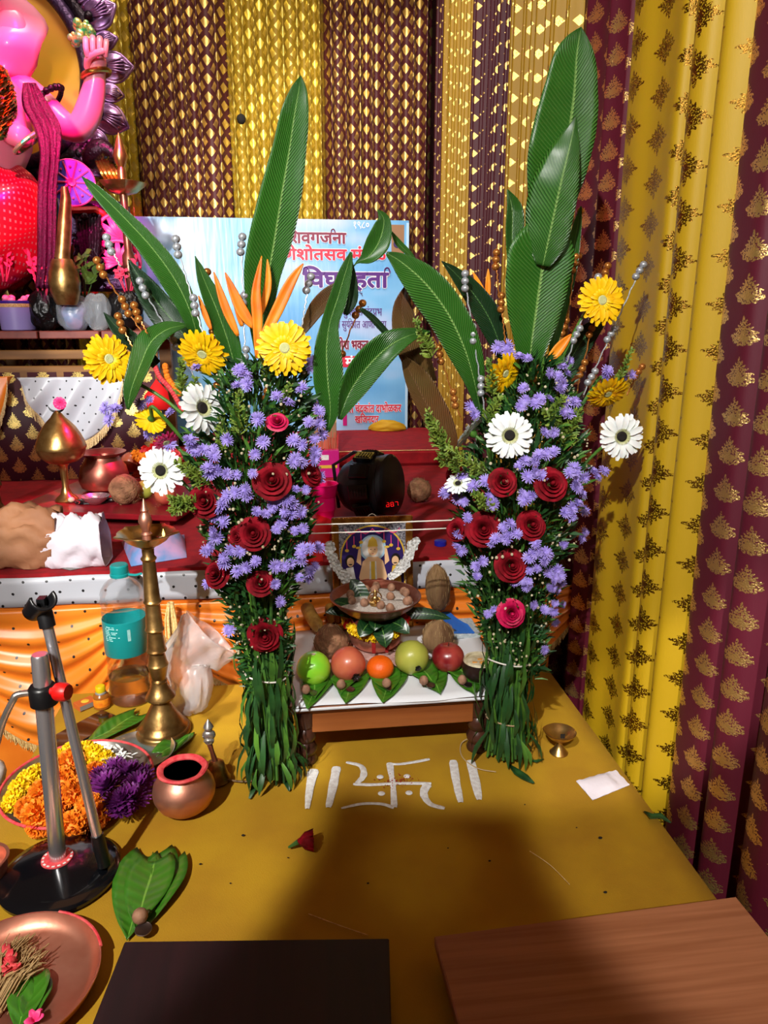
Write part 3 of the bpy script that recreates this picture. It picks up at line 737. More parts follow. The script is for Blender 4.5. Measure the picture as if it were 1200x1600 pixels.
# betel leaves under the fruits, nuts and coins
def heart(L, W, fold=.15, n=14, m_=8, curl=0, seed=0):
    """heart-shaped leaf in the XY plane, base at origin, tip at +Y"""
    q = random.Random(seed); P = []; uv = []; ph = q.uniform(0, 6)
    for j in range(n+1):
        t = j/n; w = W*(math.sin(PI*min(1, t*.93+.10))**.62*(1-.45*t)*1.25) if j < n else .0005
        row = []
        for i in range(m_+1):
            x = -1+2*i/m_; y = L*(t-.10*abs(x)**2*(1-t)*1.4)
            row.append(V(x*w, y, fold*w*abs(x)+.002*math.sin(9*t+3*x+ph)+.0015+curl*t*t)); uv.append((x, y))
        P.append(row)
    return MB().grid(P, 0, uv)
def betel(label, base, tip, z, W, group=None, fold=.15, curl=0, seed=0, dz=0, tipz=None):
    a = PZ(*base, z); b = PZ(*tip, z if tipz is None else tipz); d = b-a; L = d.length
    h = heart(L, W, fold, curl=curl, seed=seed); ex = d.normalized(); side = ex.cross(V(0, 0, 1)).normalized(); up = side.cross(ex)
    Mx = Matrix(((side.x, ex.x, up.x, a.x), (side.y, ex.y, up.y, a.y), (side.z, ex.z, up.z, a.z+dz), (0, 0, 0, 1)))
    h.v = [tuple(Mx @ Vector(v)) for v in h.v]
    h.tube([a+V(0, 0, .001+dz), a-d.normalized()*.012+V(0, 0, .001+dz)], .0009, 5)
    o = h.build('betel_leaf', 'betel_leaf', ang=0, solid=.0006); return tag(o, label, 'leaf', group)
fr = ['sweet lime', 'pomegranate', 'orange', 'guava', 'apple']
for k, (bx, by, tx, ty) in enumerate(((505, 1040, 480, 1108), (556, 1040, 540, 1100), (612, 1045, 598, 1098), (664, 1035, 688, 1085), (724, 1040, 742, 1086))):
    betel('lower betel leaf poking out in front of the %s' % fr[k], (bx, by), (tx, ty), .147, .038, seed=k, fold=.05, tipz=.149)
    betel('upper betel leaf of the pair under the %s' % fr[k], (bx-14, by+2), (tx+(-8 if k % 2 else 12), ty-14), .150, .034, seed=k+9, fold=.09, dz=.002)
for k, (px, py) in enumerate(((478, 1076), (533, 1068), (604, 1066), (662, 1062), (722, 1061))):
    p = PZ(px, py+7, .156); nut((p.x, p.y, .1555), 'areca nut on the betel leaf in front of the %s' % fr[k], None, .95)
m = MB(); m.lathe([(.001, 0), (.0118, 0), (.0122, .0003), (.0122, .0014), (.0115, .0017), (.0108, .0013), (.001, .0013)], 28)
COIN = m.build('coin', 'coin'); PROTOS.append(COIN)
for k, (px, py) in enumerate(((489, 1083), (547, 1077), (607, 1075), (673, 1071), (731, 1070))):
    p = PZ(px, py, .154); tag(inst(COIN, None, trs((p.x, p.y, .154), (.05, -.12, 1), .8)), 'small metal coin on the betel leaf before the %s' % fr[k], 'coin')
# framed picture
fw, fh = .205, .30
B0 = PY(590, 985, 1.735); B0 = V(.165, 1.735, .1445); topz = PY(583, 806, 1.765).z; fh = topz-.1445
tl = math.atan2(.035, fh)
MX = Matrix.Translation(V(PY(584, 880, 1.735).x, 1.735, .1445)) @ Matrix.Rotation(-tl, 4, 'X')
pf2 = thing('framed_picture', 'gilt framed devotional print of a garlanded deity standing behind the bowl', 'picture', MX @ V(0, 0, 0))
x1 = fw/2; 
for nm, c, s in (('top', (0, 0, fh-.009), (fw, .014, .018)), ('bottom', (0, 0, .009), (fw, .014, .018)), ('left', (-x1+.009, 0, fh/2), (.018, .014, fh-.036)), ('right', (x1-.009, 0, fh/2), (.018, .014, fh-.036))):
    m = MB(); m.box(c, s, M=MX, ch=.004)
    hz = nm in ('top', 'bottom'); L = (fw if hz else fh); n = int(L/.0045)
    for k in range(n):
        u_ = -L/2+L*(k+.5)/n; sg = 1 if nm in ('top', 'right') else -1
        cc = (u_, -.007, c[2]+sg*.0065) if hz else (c[0]+sg*.0065, -.007, fh/2+u_)
        m.sphere(cc, .0019, 6, 4, M=MX)
    m.build('frame_side', 'frame_gold', pf2, smooth=True)
MB().box((0, .003, fh/2), (fw-.03, .004, fh-.03), M=MX).build('backboard', 'picture_silver', pf2, smooth=False)
pr_ = MB(); ply = [0]
def flat(pts, mi, dy):
    ply[0] += 1; pr_.add([MX @ V(x, -.0005-dy*.0003, z) for x, z in pts], [tuple(range(len(pts)))], mi)
def ell(cx, cz, rx, rz, mi, dy, n=20, a0=0, a1=2*PI): flat([(cx+rx*math.cos(a0+(a1-a0)*i/n), cz+rz*math.sin(a0+(a1-a0)*i/n)) for i in range(n)], mi, dy)
Hh = fh; 
def arch(w, top, mi, dy): flat([(-w, .02), (w, .02), (w, top-w)]+[(w*math.cos(PI*i/18), top-w+w*math.sin(PI*i/18)) for i in range(1, 18)]+[(-w, top-w)], mi, dy)
arch(.083, fh-.022, 2, 1); arch(.079, fh-.026, 0, 2)
PM = ['picture_purple', 'picture_skin', 'picture_gold', 'picture_red', 'picture_green', 'picture_blue', 'picture_hair', 'white', 'picture_pink']
zc = fh-.085
ell(0, zc+.004, .034, .034, 5, 3); ell(0, zc+.004, .028, .03, 7, 4)
flat([(-.03, zc-.115), (.03, zc-.115), (.026, zc-.03), (.012, zc-.018), (-.012, zc-.018), (-.026, zc-.03)], 1, 5)
flat([(-.036, zc-.16), (.036, zc-.16), (.026, zc-.075), (-.026, zc-.075)], 3, 6)
flat([(-.012, zc-.15), (.012, zc-.15), (.008, zc-.03), (-.008, zc-.03)], 7, 7)
flat([(-.005, zc-.12), (.005, zc-.12), (.005, zc-.03), (-.005, zc-.03)], 2, 8)
ell(0, zc, .0125, .016, 1, 8); flat([(-.013, zc+.008), (.013, zc+.008), (.010, zc+.024), (0, zc+.034), (-.010, zc+.024)], 2, 9)
for s in (-1, 1):
    flat([(s*.026, zc-.03), (s*.036, zc-.07), (s*.026, zc-.10), (s*.02, zc-.1)][::s], 1, 6); flat([(s*.03, zc-.04), (s*.042, zc-.03), (s*.036, zc+.002), (s*.030, zc+.002)][::s], 1, 5)
    ell(s*.036, zc+.006, .007, .003, 2, 6)
    for k in range(3): flat([(s*(.028+.018*k), zc+.046-.010*k), (s*(.03+.018*k), zc+.046-.01*k), (s*(.03+.018*k), zc+.022-.01*k), (s*(.028+.018*k), zc+.022-.01*k)][::s], 8, 5); ell(s*(.029+.018*k), zc+.020-.01*k, .005, .004, 2, 6)
    ell(s*.058, zc-.026, .012, .015, 6, 7); ell(s*.057, zc-.03, .009, .012, 1, 8); flat([(s*.04, zc-.10), (s*.074, zc-.10), (s*.068, zc-.045), (s*.05, zc-.042)][::s], 7 if s < 0 else 2, 6)
    ell(s*.057, zc-.036, .005, .0016, 6, 9); ell(s*.0025*2, zc+.001, .0018, .001, 6, 10)
for k in range(5): ell(0, zc-.01-.0, .003, .001, 3, 10)
for s in (-1, 1):
    pts = [(s*.07*k/8, zc+.052-.012*math.sin(PI*(k % 4)/4)) for k in range(9)]
    for k in range(8): flat([(pts[k][0], pts[k][1]), (pts[k+1][0], pts[k+1][1]), (pts[k+1][0], pts[k+1][1]+.003), (pts[k][0], pts[k][1]+.003)][::s], 8, 7)
flat([(-.06, zc-.16), (.06, zc-.16), (.06, zc-.125), (-.06, zc-.125)], 3, 5); flat([(.03, zc-.13), (.07, zc-.13), (.07, zc-.02), (.064, zc-.02)], 4, 4)
pr_.build('print', PM, pf2, smooth=False)
m = MB(); m.tube([MX @ V(-.012, .0, fh-.002), MX @ V(-.006, 0, fh+.004), MX @ V(0, 0, fh+.006), MX @ V(.006, 0, fh+.004), MX @ V(.012, 0, fh-.002)], .0012, 6); m.build('hanging_loop', 'white_string', pf2)
# jasmine strings on the frame
def blossom_strand(label, pts, n, r, group):
    t = thing('flower_strand', label, 'garland', pts[0], group); q = random.Random(n+int(pts[0][0]*1e4))
    P = smoothpts([tuple(p) for p in pts], 8)
    for k in range(n):
        p = Vector(P[int(k*(len(P)-1)/(n-1))])+V(q.uniform(-.007, .007), q.uniform(-.004, .0), q.uniform(-.004, .004)); m = MB()
        m.sphere(p, r*.5, 8, 6)
        for i in range(6):
            a = i*PI/3+q.uniform(0, 1); d = V(math.cos(a), -.8, math.sin(a)).normalized(); m.blade([p, p+d*r*.6, p+d*r], [r*.15, r*.45, r*.1], (0, -1, .2), n=2, cup=-.4)
        m.build('blossom', 'white', t)
    return t
y0 = 1.715
blossom_strand('white flower string hanging over left side of the picture frame', [PY(x, y, y0) for x, y in ((516, 850), (520, 876), (534, 892), (546, 912))], 24, .0135, 'white flower strings')
blossom_strand('white flower string hanging over right side of the picture frame', [PY(x, y, y0) for x, y in ((648, 846), (637, 866), (629, 884), (612, 898))], 24, .0135, 'white flower strings')
# white threads between the bouquets
for lab, a, b_, dep in (('front white thread stretched between the two bouquets', (478, 820), (722, 812), (1.38, 1.38)), ('lower white thread running behind to the right bouquet', (470, 834), (708, 825), (1.44, 1.44))):
    p = PY(*a, dep[0]); q_ = PY(*b_, dep[1])
    tag(MB().tube([p, p.lerp(q_, .5)+V(0, 0, -.001), q_], .0014, 6).build('thread', 'white_string'), lab, 'thread')
# ---------------------------------------------------------------- rangoli
rg = thing('rangoli', 'white powder rangoli of a swastika between double bars on yellow cloth', 'rangoli', PZ(612, 1225))
def stroke(pts, w, nm, seed=0):
    q = random.Random(seed); P = smoothpts([tuple(PZ(px, py, .0004)) for px, py in pts], 5); ws = w if isinstance(w, list) else [w]*2
    m = MB(); rows = []
    n = len(P)
    for j, p in enumerate(P):
        p = Vector(p); t = (Vector(P[min(j+1, n-1)])-Vector(P[max(j-1, 0)])).normalized(); b = V(-t.y, t.x, 0); f = j/(n-1)*(len(ws)-1); i0 = min(int(f), len(ws)-2)
        ww = (ws[i0]+(ws[i0+1]-ws[i0])*(f-i0))*(.75 if j in (0, n-1) else 1)*q.uniform(.92, 1.06)
        rows.append([p+b*ww*x+V(0, 0, .0014*(1-x*x)) for x in (-1, -.6, 0, .6, 1)])
    m.grid(rows); return m.build(nm, 'rangoli', rg, ang=0)
stroke([(490, 1202), (484, 1232), (480, 1264)], [.0125, .008, .005], 'bar', 1); stroke([(526, 1198), (520, 1230), (513, 1262)], [.010, .009, .006], 'bar', 2)
stroke([(708, 1188), (713, 1222), (720, 1254)], [.0095, .0085, .006], 'bar', 3); stroke([(735, 1188), (742, 1218), (749, 1250)], [.0105, .010, .006], 'bar', 4)
stroke([(609, 1192), (611, 1208), (614, 1225), (616, 1262)], [.008, .006, .0055, .007], 'swastika_stroke', 5)
stroke([(606, 1193), (622, 1194), (645, 1191), (671, 1186)], [.004, .004, .0045, .0045], 'swastika_stroke', 6)
stroke([(552, 1225), (580, 1226), (620, 1224), (674, 1224)], .0048, 'swastika_stroke', 7)
stroke([(668, 1225), (662, 1240), (672, 1256), (695, 1263)], [.010, .008, .006, .005], 'swastika_stroke', 8)
stroke([(557, 1224), (568, 1212), (564, 1197), (541, 1191)], [.005, .0075, .006, .004], 'swastika_stroke', 9)
stroke([(616, 1262), (595, 1256), (565, 1256), (533, 1263)], [.005, .004, .004, .003], 'swastika_stroke', 10)
for k, (px, py) in enumerate(((594, 1214), (636, 1213), (596, 1240), (639, 1239))):
    p = PZ(px, py); MB().lathe([(.0072, .0004), (.0055, .0014), (.0001, .0018)], 14, o=(p.x, p.y, 0)).build('dot', 'rangoli', rg)
m = MB(); q = random.Random(2)
for k in range(90):
    p = PZ(q.gauss(622, 13), q.gauss(1219, 5), .0022); m.sphere(p, q.uniform(.0005, .0013), 5, 4)
m.build('kumkum_sprinkle', 'kumkum_powder', rg)
# ---------------------------------------------------------------- bouquets
# prototypes, built at the origin facing +Z
def make_gerbera(col, centre, seed, n=22, rad=.047, wf=.115, layers=3):
    q = random.Random(seed); m = MB()
    for layer, (nn, L, z, lift) in enumerate(((n, rad, 0, .10), (n, rad*.93, .003, .2), (n, rad*.5, .005, .35))[:layers]):
        for k in range(nn):
            a = 2*PI*(k+.5*layer)/nn+q.uniform(-.05, .05); l = L*q.uniform(.9, 1.05); lf = lift+q.uniform(-.08, .1); d = V(math.cos(a), math.sin(a), 0)
            pts = [d*(.006)+V(0, 0, z), d*(l*.45)+V(0, 0, z+l*lf*.5), d*(l*.8)+V(0, 0, z+l*lf*.6), d*l+V(0, 0, z+l*lf*.35)]
            w_ = rad*wf*(.6 if layer == 2 else 1); m.blade(pts, [w_*.5, w_*1.0, w_*1.05, w_*.45], (0, 0, 1), cup=.3, n=2)
    o = m.build('gerbera_flower', col, loc=(0, 0, 0), ang=0)
    c = MB(); c.lathe([(.010, .004), (.0105, .0075), (.007, .010), (.0001, .0095)], 20); c.build('flower_centre', centre, o)
    if centre == 'dark_centre':
        c = MB()
        for k in range(30):
            a = 2*PI*k/30; d = V(math.cos(a), math.sin(a), 0); c.blade([d*.0105+V(0, 0, .006), d*.0165+V(0, 0, .011)], [.0012, .0008], (0, 0, 1), n=2)
        c.build('inner_ring', 'pale_centre', o)
    g = MB(); g.lathe([(.003, -.016), (.008, -.010), (.011, -.002), (.009, .001)], 14); g.build('calyx', 'foliage_light', o)
    PROTOS.append(o); return o
GW = make_gerbera('white_petal', 'dark_centre', 1, 13, .048, .125, 2); GY = make_gerbera('yellow_petal', 'pale_centre', 2, 20); GP = make_gerbera('pink_petal', 'pale_centre', 3, 16, .035)
def make_rose(mat, seed, rad=.027):
    q = random.Random(seed); m = MB()
    for ring, (n, r, h, open_) in enumerate(((3, .006, .022, .1), (3, .010, .022, .25), (4, .015, .021, .5), (5, .020, .018, .8), (5, .0255, .012, 1.15))):
        for k in range(n):
            a0 = 2*PI*k/n+ring*.7+q.uniform(-.15, .15); P = []; span = 2*PI/n*.72
            for j in range(6):
                t = j/5; row = []
                for i in range(9):
                    u = -1+2*i/8; a = a0+u*span
                    rr = r*(.35+.75*t**.7)*(1-.10*u*u) + open_*.006*max(0, t-.6)*2.5; z = h*t*(1-.18*u*u)-open_*.006*max(0, t-.7)*3-ring*.0012
                    row.append(V(rr*math.cos(a), rr*math.sin(a), z))
                P.append(row)
            m.grid(P)
    m.sphere((0, 0, .012), (.005, .005, .010), 8, 6)
    k = rad/.0285; m.v = [(x*k, y*k, z*k) for x, y, z in m.v]
    o = m.build('rose', mat, loc=(0, 0, 0), ang=0)
    c = MB()
    for k in range(5):
        a = 2*PI*k/5; d = V(math.cos(a), math.sin(a), 0); c.blade([V(0, 0, -.004), d*.012+V(0, 0, -.003), d*.022+V(0, 0, -.007)], [.003, .004, .0005], (0, 0, 1), n=2)
    c.lathe([(.002, -.012), (.005, -.007), (.005, 0)], 10); c.build('sepals', 'foliage_light', o)
    PROTOS.append(o); return o
RD = make_rose('rose', 5); RPK = make_rose('pink_red_rose', 6)
def make_aster(seed, mat='aster'):
    q = random.Random(seed); m = MB()
    for layer in range(3):
        nn = (18, 15, 10)[layer]; L = (.0125, .0105, .007)[layer]
        for k in range(nn):
            a = 2*PI*k/nn+layer*.3+q.uniform(-.1, .1); l = L*q.uniform(.85, 1.1); d = V(math.cos(a), math.sin(a), 0); z = .001*layer; lf = .25+.35*layer+q.uniform(-.15, .15)
            m.blade([d*.001+V(0, 0, z), d*l*.6+V(0, 0, z+l*lf*.6), d*l+V(0, 0, z+l*lf*.7)], [.0008, .0012, .0005], (0, 0, 1), cup=.2, n=1)
    m.sphere((0, 0, .002), (.003, .003, .0022), 8, 5)
    o = m.build('aster_flower', mat, loc=(0, 0, 0), ang=0); PROTOS.append(o); return o
BEAD = {}
for mt in ('silver_bead', 'gold_bead'):
    BEAD[mt] = MB().sphere((0, 0, 0), (.0072, .0072, .0068), 12, 8).build('bead', mt, loc=(0, 0, 0)); PROTOS.append(BEAD[mt])
AST = [make_aster(s) for s in (1, 2, 3)]
def axis_dir(p, base, k=.55):
    """direction a flower faces: outward from the bundle and towards the hall (-Y)"""
    d = V((p.x-base.x)*1.4, -.42, (p.z-base.z)*.25+.12); return d.normalized()
def bouquet(name, label, base, cx_of, R_of, spec):
    """base: world point; cx_of(z) axis point; R_of(z) radius"""
    t = thing(name, label, 'bouquet', base); base = Vector(base); q = random.Random(spec['seed'])
    def surf(px, py, extra=.0, back=False):
        p = PY(px, py, base.y)
        for _ in range(3):
            c = cx_of(p.z); r_ = R_of(p.z); dx = max(-1, min(1, (p.x-c.x)/r_)); yy = c.y-.8*r_*math.sqrt(max(0, 1-dx*dx))*(1 if not back else -1)-extra; p = PY(px, py, yy)
        return p
    tie = base+V(0, 0, spec['tie'])
    # stems of the bundle
    m = MB()
    for k in range(150):
        a = q.uniform(0, 6.283); r0 = .047*q.random()**.3; r1 = .034*q.random()**.3; a1 = a+q.uniform(-.5, .5)
        z1 = q.uniform(.30, .5); c1 = cx_of(z1); r2 = R_of(z1)*.6*q.random(); z0 = q.uniform(0.003, .03) if q.random() < .7 else q.uniform(.02, .08)
        m.tube([base+V(r0*math.cos(a), r0*math.sin(a), z0), tie+V(r1*math.cos(a1), r1*math.sin(a1), 0), V(c1.x+r2*math.cos(a), c1.y+r2*math.sin(a), z1)], q.uniform(.0016, .0034), 6, k % 3)
    m.build('stems', ['stem', 'foliage_light', 'foliage'], t)
    # hanging lower leaves, long
    m = MB(); m2 = MB()
    for k in range(120):
        a = q.uniform(0, 6.283); z = q.uniform(.03, .26); rr = .028+.014*q.random()+.012*(1-min(1, z/.2)); s = base+V(rr*math.cos(a), rr*math.sin(a), z)
        L = q.uniform(.05, .12); dn = 1 if q.random() < .42 else -1; o_ = V(math.cos(a), math.sin(a), 0)
        e = s+o_*q.uniform(.0, .022)+V(q.uniform(-.01, .01), 0, dn*L)
        if e.z < .004: e.z = .004+.004*q.random(); e += o_*.012
        md = (s+e)/2+o_*.010; (m if q.random() < .6 else m2).blade([s, s.lerp(md, .5)+o_*.002, md, md.lerp(e, .5)+o_*.001, e], [.0015, .0045, .006, .0042, .0005], o_, cup=.25, n=2)
    m.build('lower_leaves', 'foliage', t, ang=0)['kind'] = 'stuff'; m2.build('pale_lower_leaves', 'foliage_light', t, ang=0)['kind'] = 'stuff'
    # dense foliage
    m = MB(); m2 = MB(); zt = spec['ztop']
    for k in range(spec.get('nfol', 4200)):
        z = tie.z+.0+(zt-tie.z)*q.random()**.85; c = cx_of(z); r_ = R_of(z)*(q.random()**.5)*.86; a = q.uniform(0, 6.283)
        s = V(c.x+r_*math.cos(a), c.y+r_*math.sin(a)*.85, z); L = q.uniform(.014, .036); o_ = V(math.cos(a)*.8, math.sin(a)*.8, q.uniform(.1, 1.4)).normalized()+V(q.uniform(-.5, .5), q.uniform(-.5, .5), q.uniform(-.3, .3))
        o_.normalize(); e = s+o_*L; n_ = V(q.uniform(-1, 1), -1, q.uniform(-.2, 1)); w = q.uniform(.0016, .0042)
        (m if q.random() < .72 else m2).blade([s, s.lerp(e, .5)+V(0, 0, .002), e], [w*.5, w, .0003], n_, cup=.2, n=2)
    m.build('foliage', 'foliage', t, ang=0)['kind'] = 'stuff'; m2.build('pale_foliage', 'foliage_light', t, ang=0)['kind'] = 'stuff'
    m = MB()
    for k in range(160):
        z = tie.z+.02+(zt-tie.z)*q.random()*.9; c = cx_of(z); r_ = R_of(z)*q.uniform(.3, .9); a = q.uniform(0, 6.283); c0 = cx_of(max(tie.z, z-.16)); r0 = R_of(max(tie.z, z-.16))*.6
        m.tube([V(c0.x+r0*math.cos(a)*.6, c0.y+r0*math.sin(a)*.6, max(tie.z, z-.16)), V(c.x+r_*math.cos(a), c.y+r_*math.sin(a)*.8, z)], .0012, 5)
    m.build('inner_stems', 'stem', t)
    m = MB()
    for k in range(260):
        z = tie.z+.02+(zt-tie.z)*q.random()*.95; c = cx_of(z); r_ = R_of(z)*q.uniform(.8, .98); a = q.uniform(PI, 2*PI); m.sphere((c.x+r_*math.cos(a), c.y+r_*math.sin(a)*.9, z), q.uniform(.0016, .0034), 6, 4)
    m.build('small_buds', 'cream', t)['kind'] = 'stuff'
    # ties
    for z_, rr, mt in spec['ties']:
        c = base+V(0, 0, z_); pts = [c+V(rr*math.cos(a), rr*math.sin(a), .004*math.sin(2*a)) for a in [2*PI*i/28 for i in range(29)]]
        MB().tube(pts, .0017, 6).build('tie_string', mt, t)
    # flowers
    for (px, py, s_, dx, dz) in spec['roses']:
        p = surf(px, py, -.004); d = V((p.x-base.x)*.8+dx, -1, .35+dz); inst(RPK if s_ < 0 else RD, t, trs(p, d, abs(s_), q.uniform(0, 6)))
    for (px, py, kind, s_, d) in spec['gerberas']:
        p = surf(px, py, .014) if abs(px-cx_px(cx_of(PY(px, py, base.y).z))) < 1e9 else None
        o = inst({'w': GW, 'y': GY, 'p': GP}[kind], t, trs(p, d, s_, q.uniform(0, 6)))
        dd = Vector(d).normalized(); s0 = p-dd*.014*s_; c = cx_of(max(tie.z, p.z-.22)); e = V(c.x, c.y-.01, max(tie.z+.05, p.z-.22))
        pts = smoothpts([tuple(s0), tuple(s0-dd*.03+V(0, 0, -.004)), tuple((s0+e)/2+V(0, 0, .02)+(p-e)*.08), tuple(e)], 6); MB().tube(pts, .0032, 8).build('flower_stem', 'foliage_light', t)
    # asters: the first hundred single, the rest in one cloud
    heads = []
    for (px, py, n) in spec['asters']:
        for k in range(n):
            a = q.uniform(0, 6.283); rr = (0 if k == 0 else q.uniform(8, 12)+n)
            heads.append(surf(px+rr*math.cos(a)*1.15, py+rr*math.sin(a)*.8, q.uniform(-.004, .012)))
    st_ = MB()
    for k, p in enumerate(heads):
        d = V((p.x-base.x)*2+q.uniform(-.6, .6), -1+q.uniform(-.2, .5), .5+q.uniform(-.5, .7))
        if k < 100: inst(AST[k % 3], t, trs(p, d, q.uniform(.85, 1.15), q.uniform(0, 6)))
        else:
            src = AST[k % 3].data; M_ = trs(p, d, q.uniform(.65, .95)); st_.add([v.co for v in src.vertices], [tuple(f.vertices) for f in src.polygons], 0, None, M_)
    if st_.v: st_.build('aster_cloud', 'aster', t, ang=0)['kind'] = 'stuff'
    # beaded picks
    for kind, beads, end in spec['picks']:
        mt = 'silver_bead' if kind == 's' else 'gold_bead'; groups = beads; (tx, ty) = groups[0]; dep = base.y-.035+.06*q.random()
        a = PY(tx, ty, dep+.02); b = PY(end[0], end[1], dep)
        pk = MB(); dirn = (b-a).normalized(); pts = [a-dirn*.004+(b-a)*(i/24) for i in range(25)]
        sd = dirn.cross(V(0, 1, 0)).normalized()
        pk.tube([p+sd*(.0011*math.sin(i*2.2)) for i, p in enumerate(pts)], .0014, 6); rod = pk.build('beaded_pick', mt, t)
        for gi, (gx, gy) in enumerate(groups):
            u_ = max(0, min(1, ((gx-tx)*(end[0]-tx)+(gy-ty)*(end[1]-ty))/max(1, (end[0]-tx)**2+(end[1]-ty)**2))); c = a+(b-a)*u_
            for k in range(3): inst(BEAD[mt], rod, trs(c+dirn*(k*.0125)+sd*(.002*(1-k))))
    # large leaves
    for lf in spec['leaves']:
        mt, nrm, cup, st = lf[:4]; P = smoothpts([(*PY(x, y, base.y+dy), wl, wr) for (x, y, dy, wl, wr) in st], 5)
        k = 1/FPX; pts = [V(*p[:3]) for p in P]; ws = []
        for p in P:
            dep = (V(*p[:3])-CAMLOC).dot(_f); ws.append((max(.0004, p[4]*dep*k), max(.0004, p[3]*dep*k)))
        tw = lf[4] if len(lf) > 4 else None
        MB().blade(pts, ws, nrm, cup=cup, n=10, twist=tw, wave=.02).build('large_leaf', mt, t, ang=0, solid=.0012)
    # heliconia bracts
    for group in spec['heliconia']:
        m = MB()
        for (pts, w_, dy) in group:
            P = smoothpts([(*PY(x, y, base.y+dy),) for x, y in pts], 5); n = len(P); k = (V(*P[0])-CAMLOC).dot(_f)/FPX
            m.blade([V(*p) for p in P], [max(.0006, w_*.72*k*math.sin(PI*(.10+.895*i/(n-1)))) for i in range(n)], (.1, -1, .1), cup=.45, n=4)
        m.build('heliconia_flower', 'heliconia', t, ang=0, solid=.002)
    # feathery sprigs
    for (x0, y0, x1, y1, dy, w_) in spec['sprigs']:
        a = PY(x0, y0, base.y+dy); b = PY(x1, y1, base.y+dy-.02); m = MB(); m.tube([a, b], [.0016, .0007], 5); n = 70
        for k in range(n):
            u_ = k/n; p = a.lerp(b, u_); L = w_*(.35+.65*(1-u_)); an = q.uniform(0, 6.283); ax = (b-a).normalized(); o1 = ax.orthogonal().normalized(); o2 = ax.cross(o1)
            d = (o1*math.cos(an)+o2*math.sin(an)+ax*.8).normalized(); e = p+d*L; nn = V(q.uniform(-1, 1), -1, .3); m.blade([p, p.lerp(e, .5), e], [.0008, .0014, .0012], nn, n=1)
            for j in range(3): pp_ = p.lerp(e, .4+.2*j); m.blade([pp_, pp_+(d+V(q.uniform(-.8, .8), 0, q.uniform(-.8, .8)))*L*.35], [.0012, .0009], nn, n=1)
        m.build('feathery_sprig', 'sprig', t, ang=0)
    return t
def cx_px(c): return 0
def interp(tab, z):
    for i in range(len(tab)-1):
        if z <= tab[i+1][0]:
            a, b = tab[i], tab[i+1]; f = max(0, (z-a[0])/(b[0]-a[0])); return [a[k]+(b[k]-a[k])*f for k in range(1, len(a))]
    return list(tab[-1][1:])
def mk_profile(y, rows):
    """rows: (py, xl, xr) outline of the foliage read off the photo, turned into axis and radius"""
    tab = []
    for py, xl, xr in rows:
        a = PY(xl, py, y); b = PY(xr, py, y); tab.append((a.z, (a.x+b.x)/2, (b.x-a.x)/2))
    tab.sort(); return tab
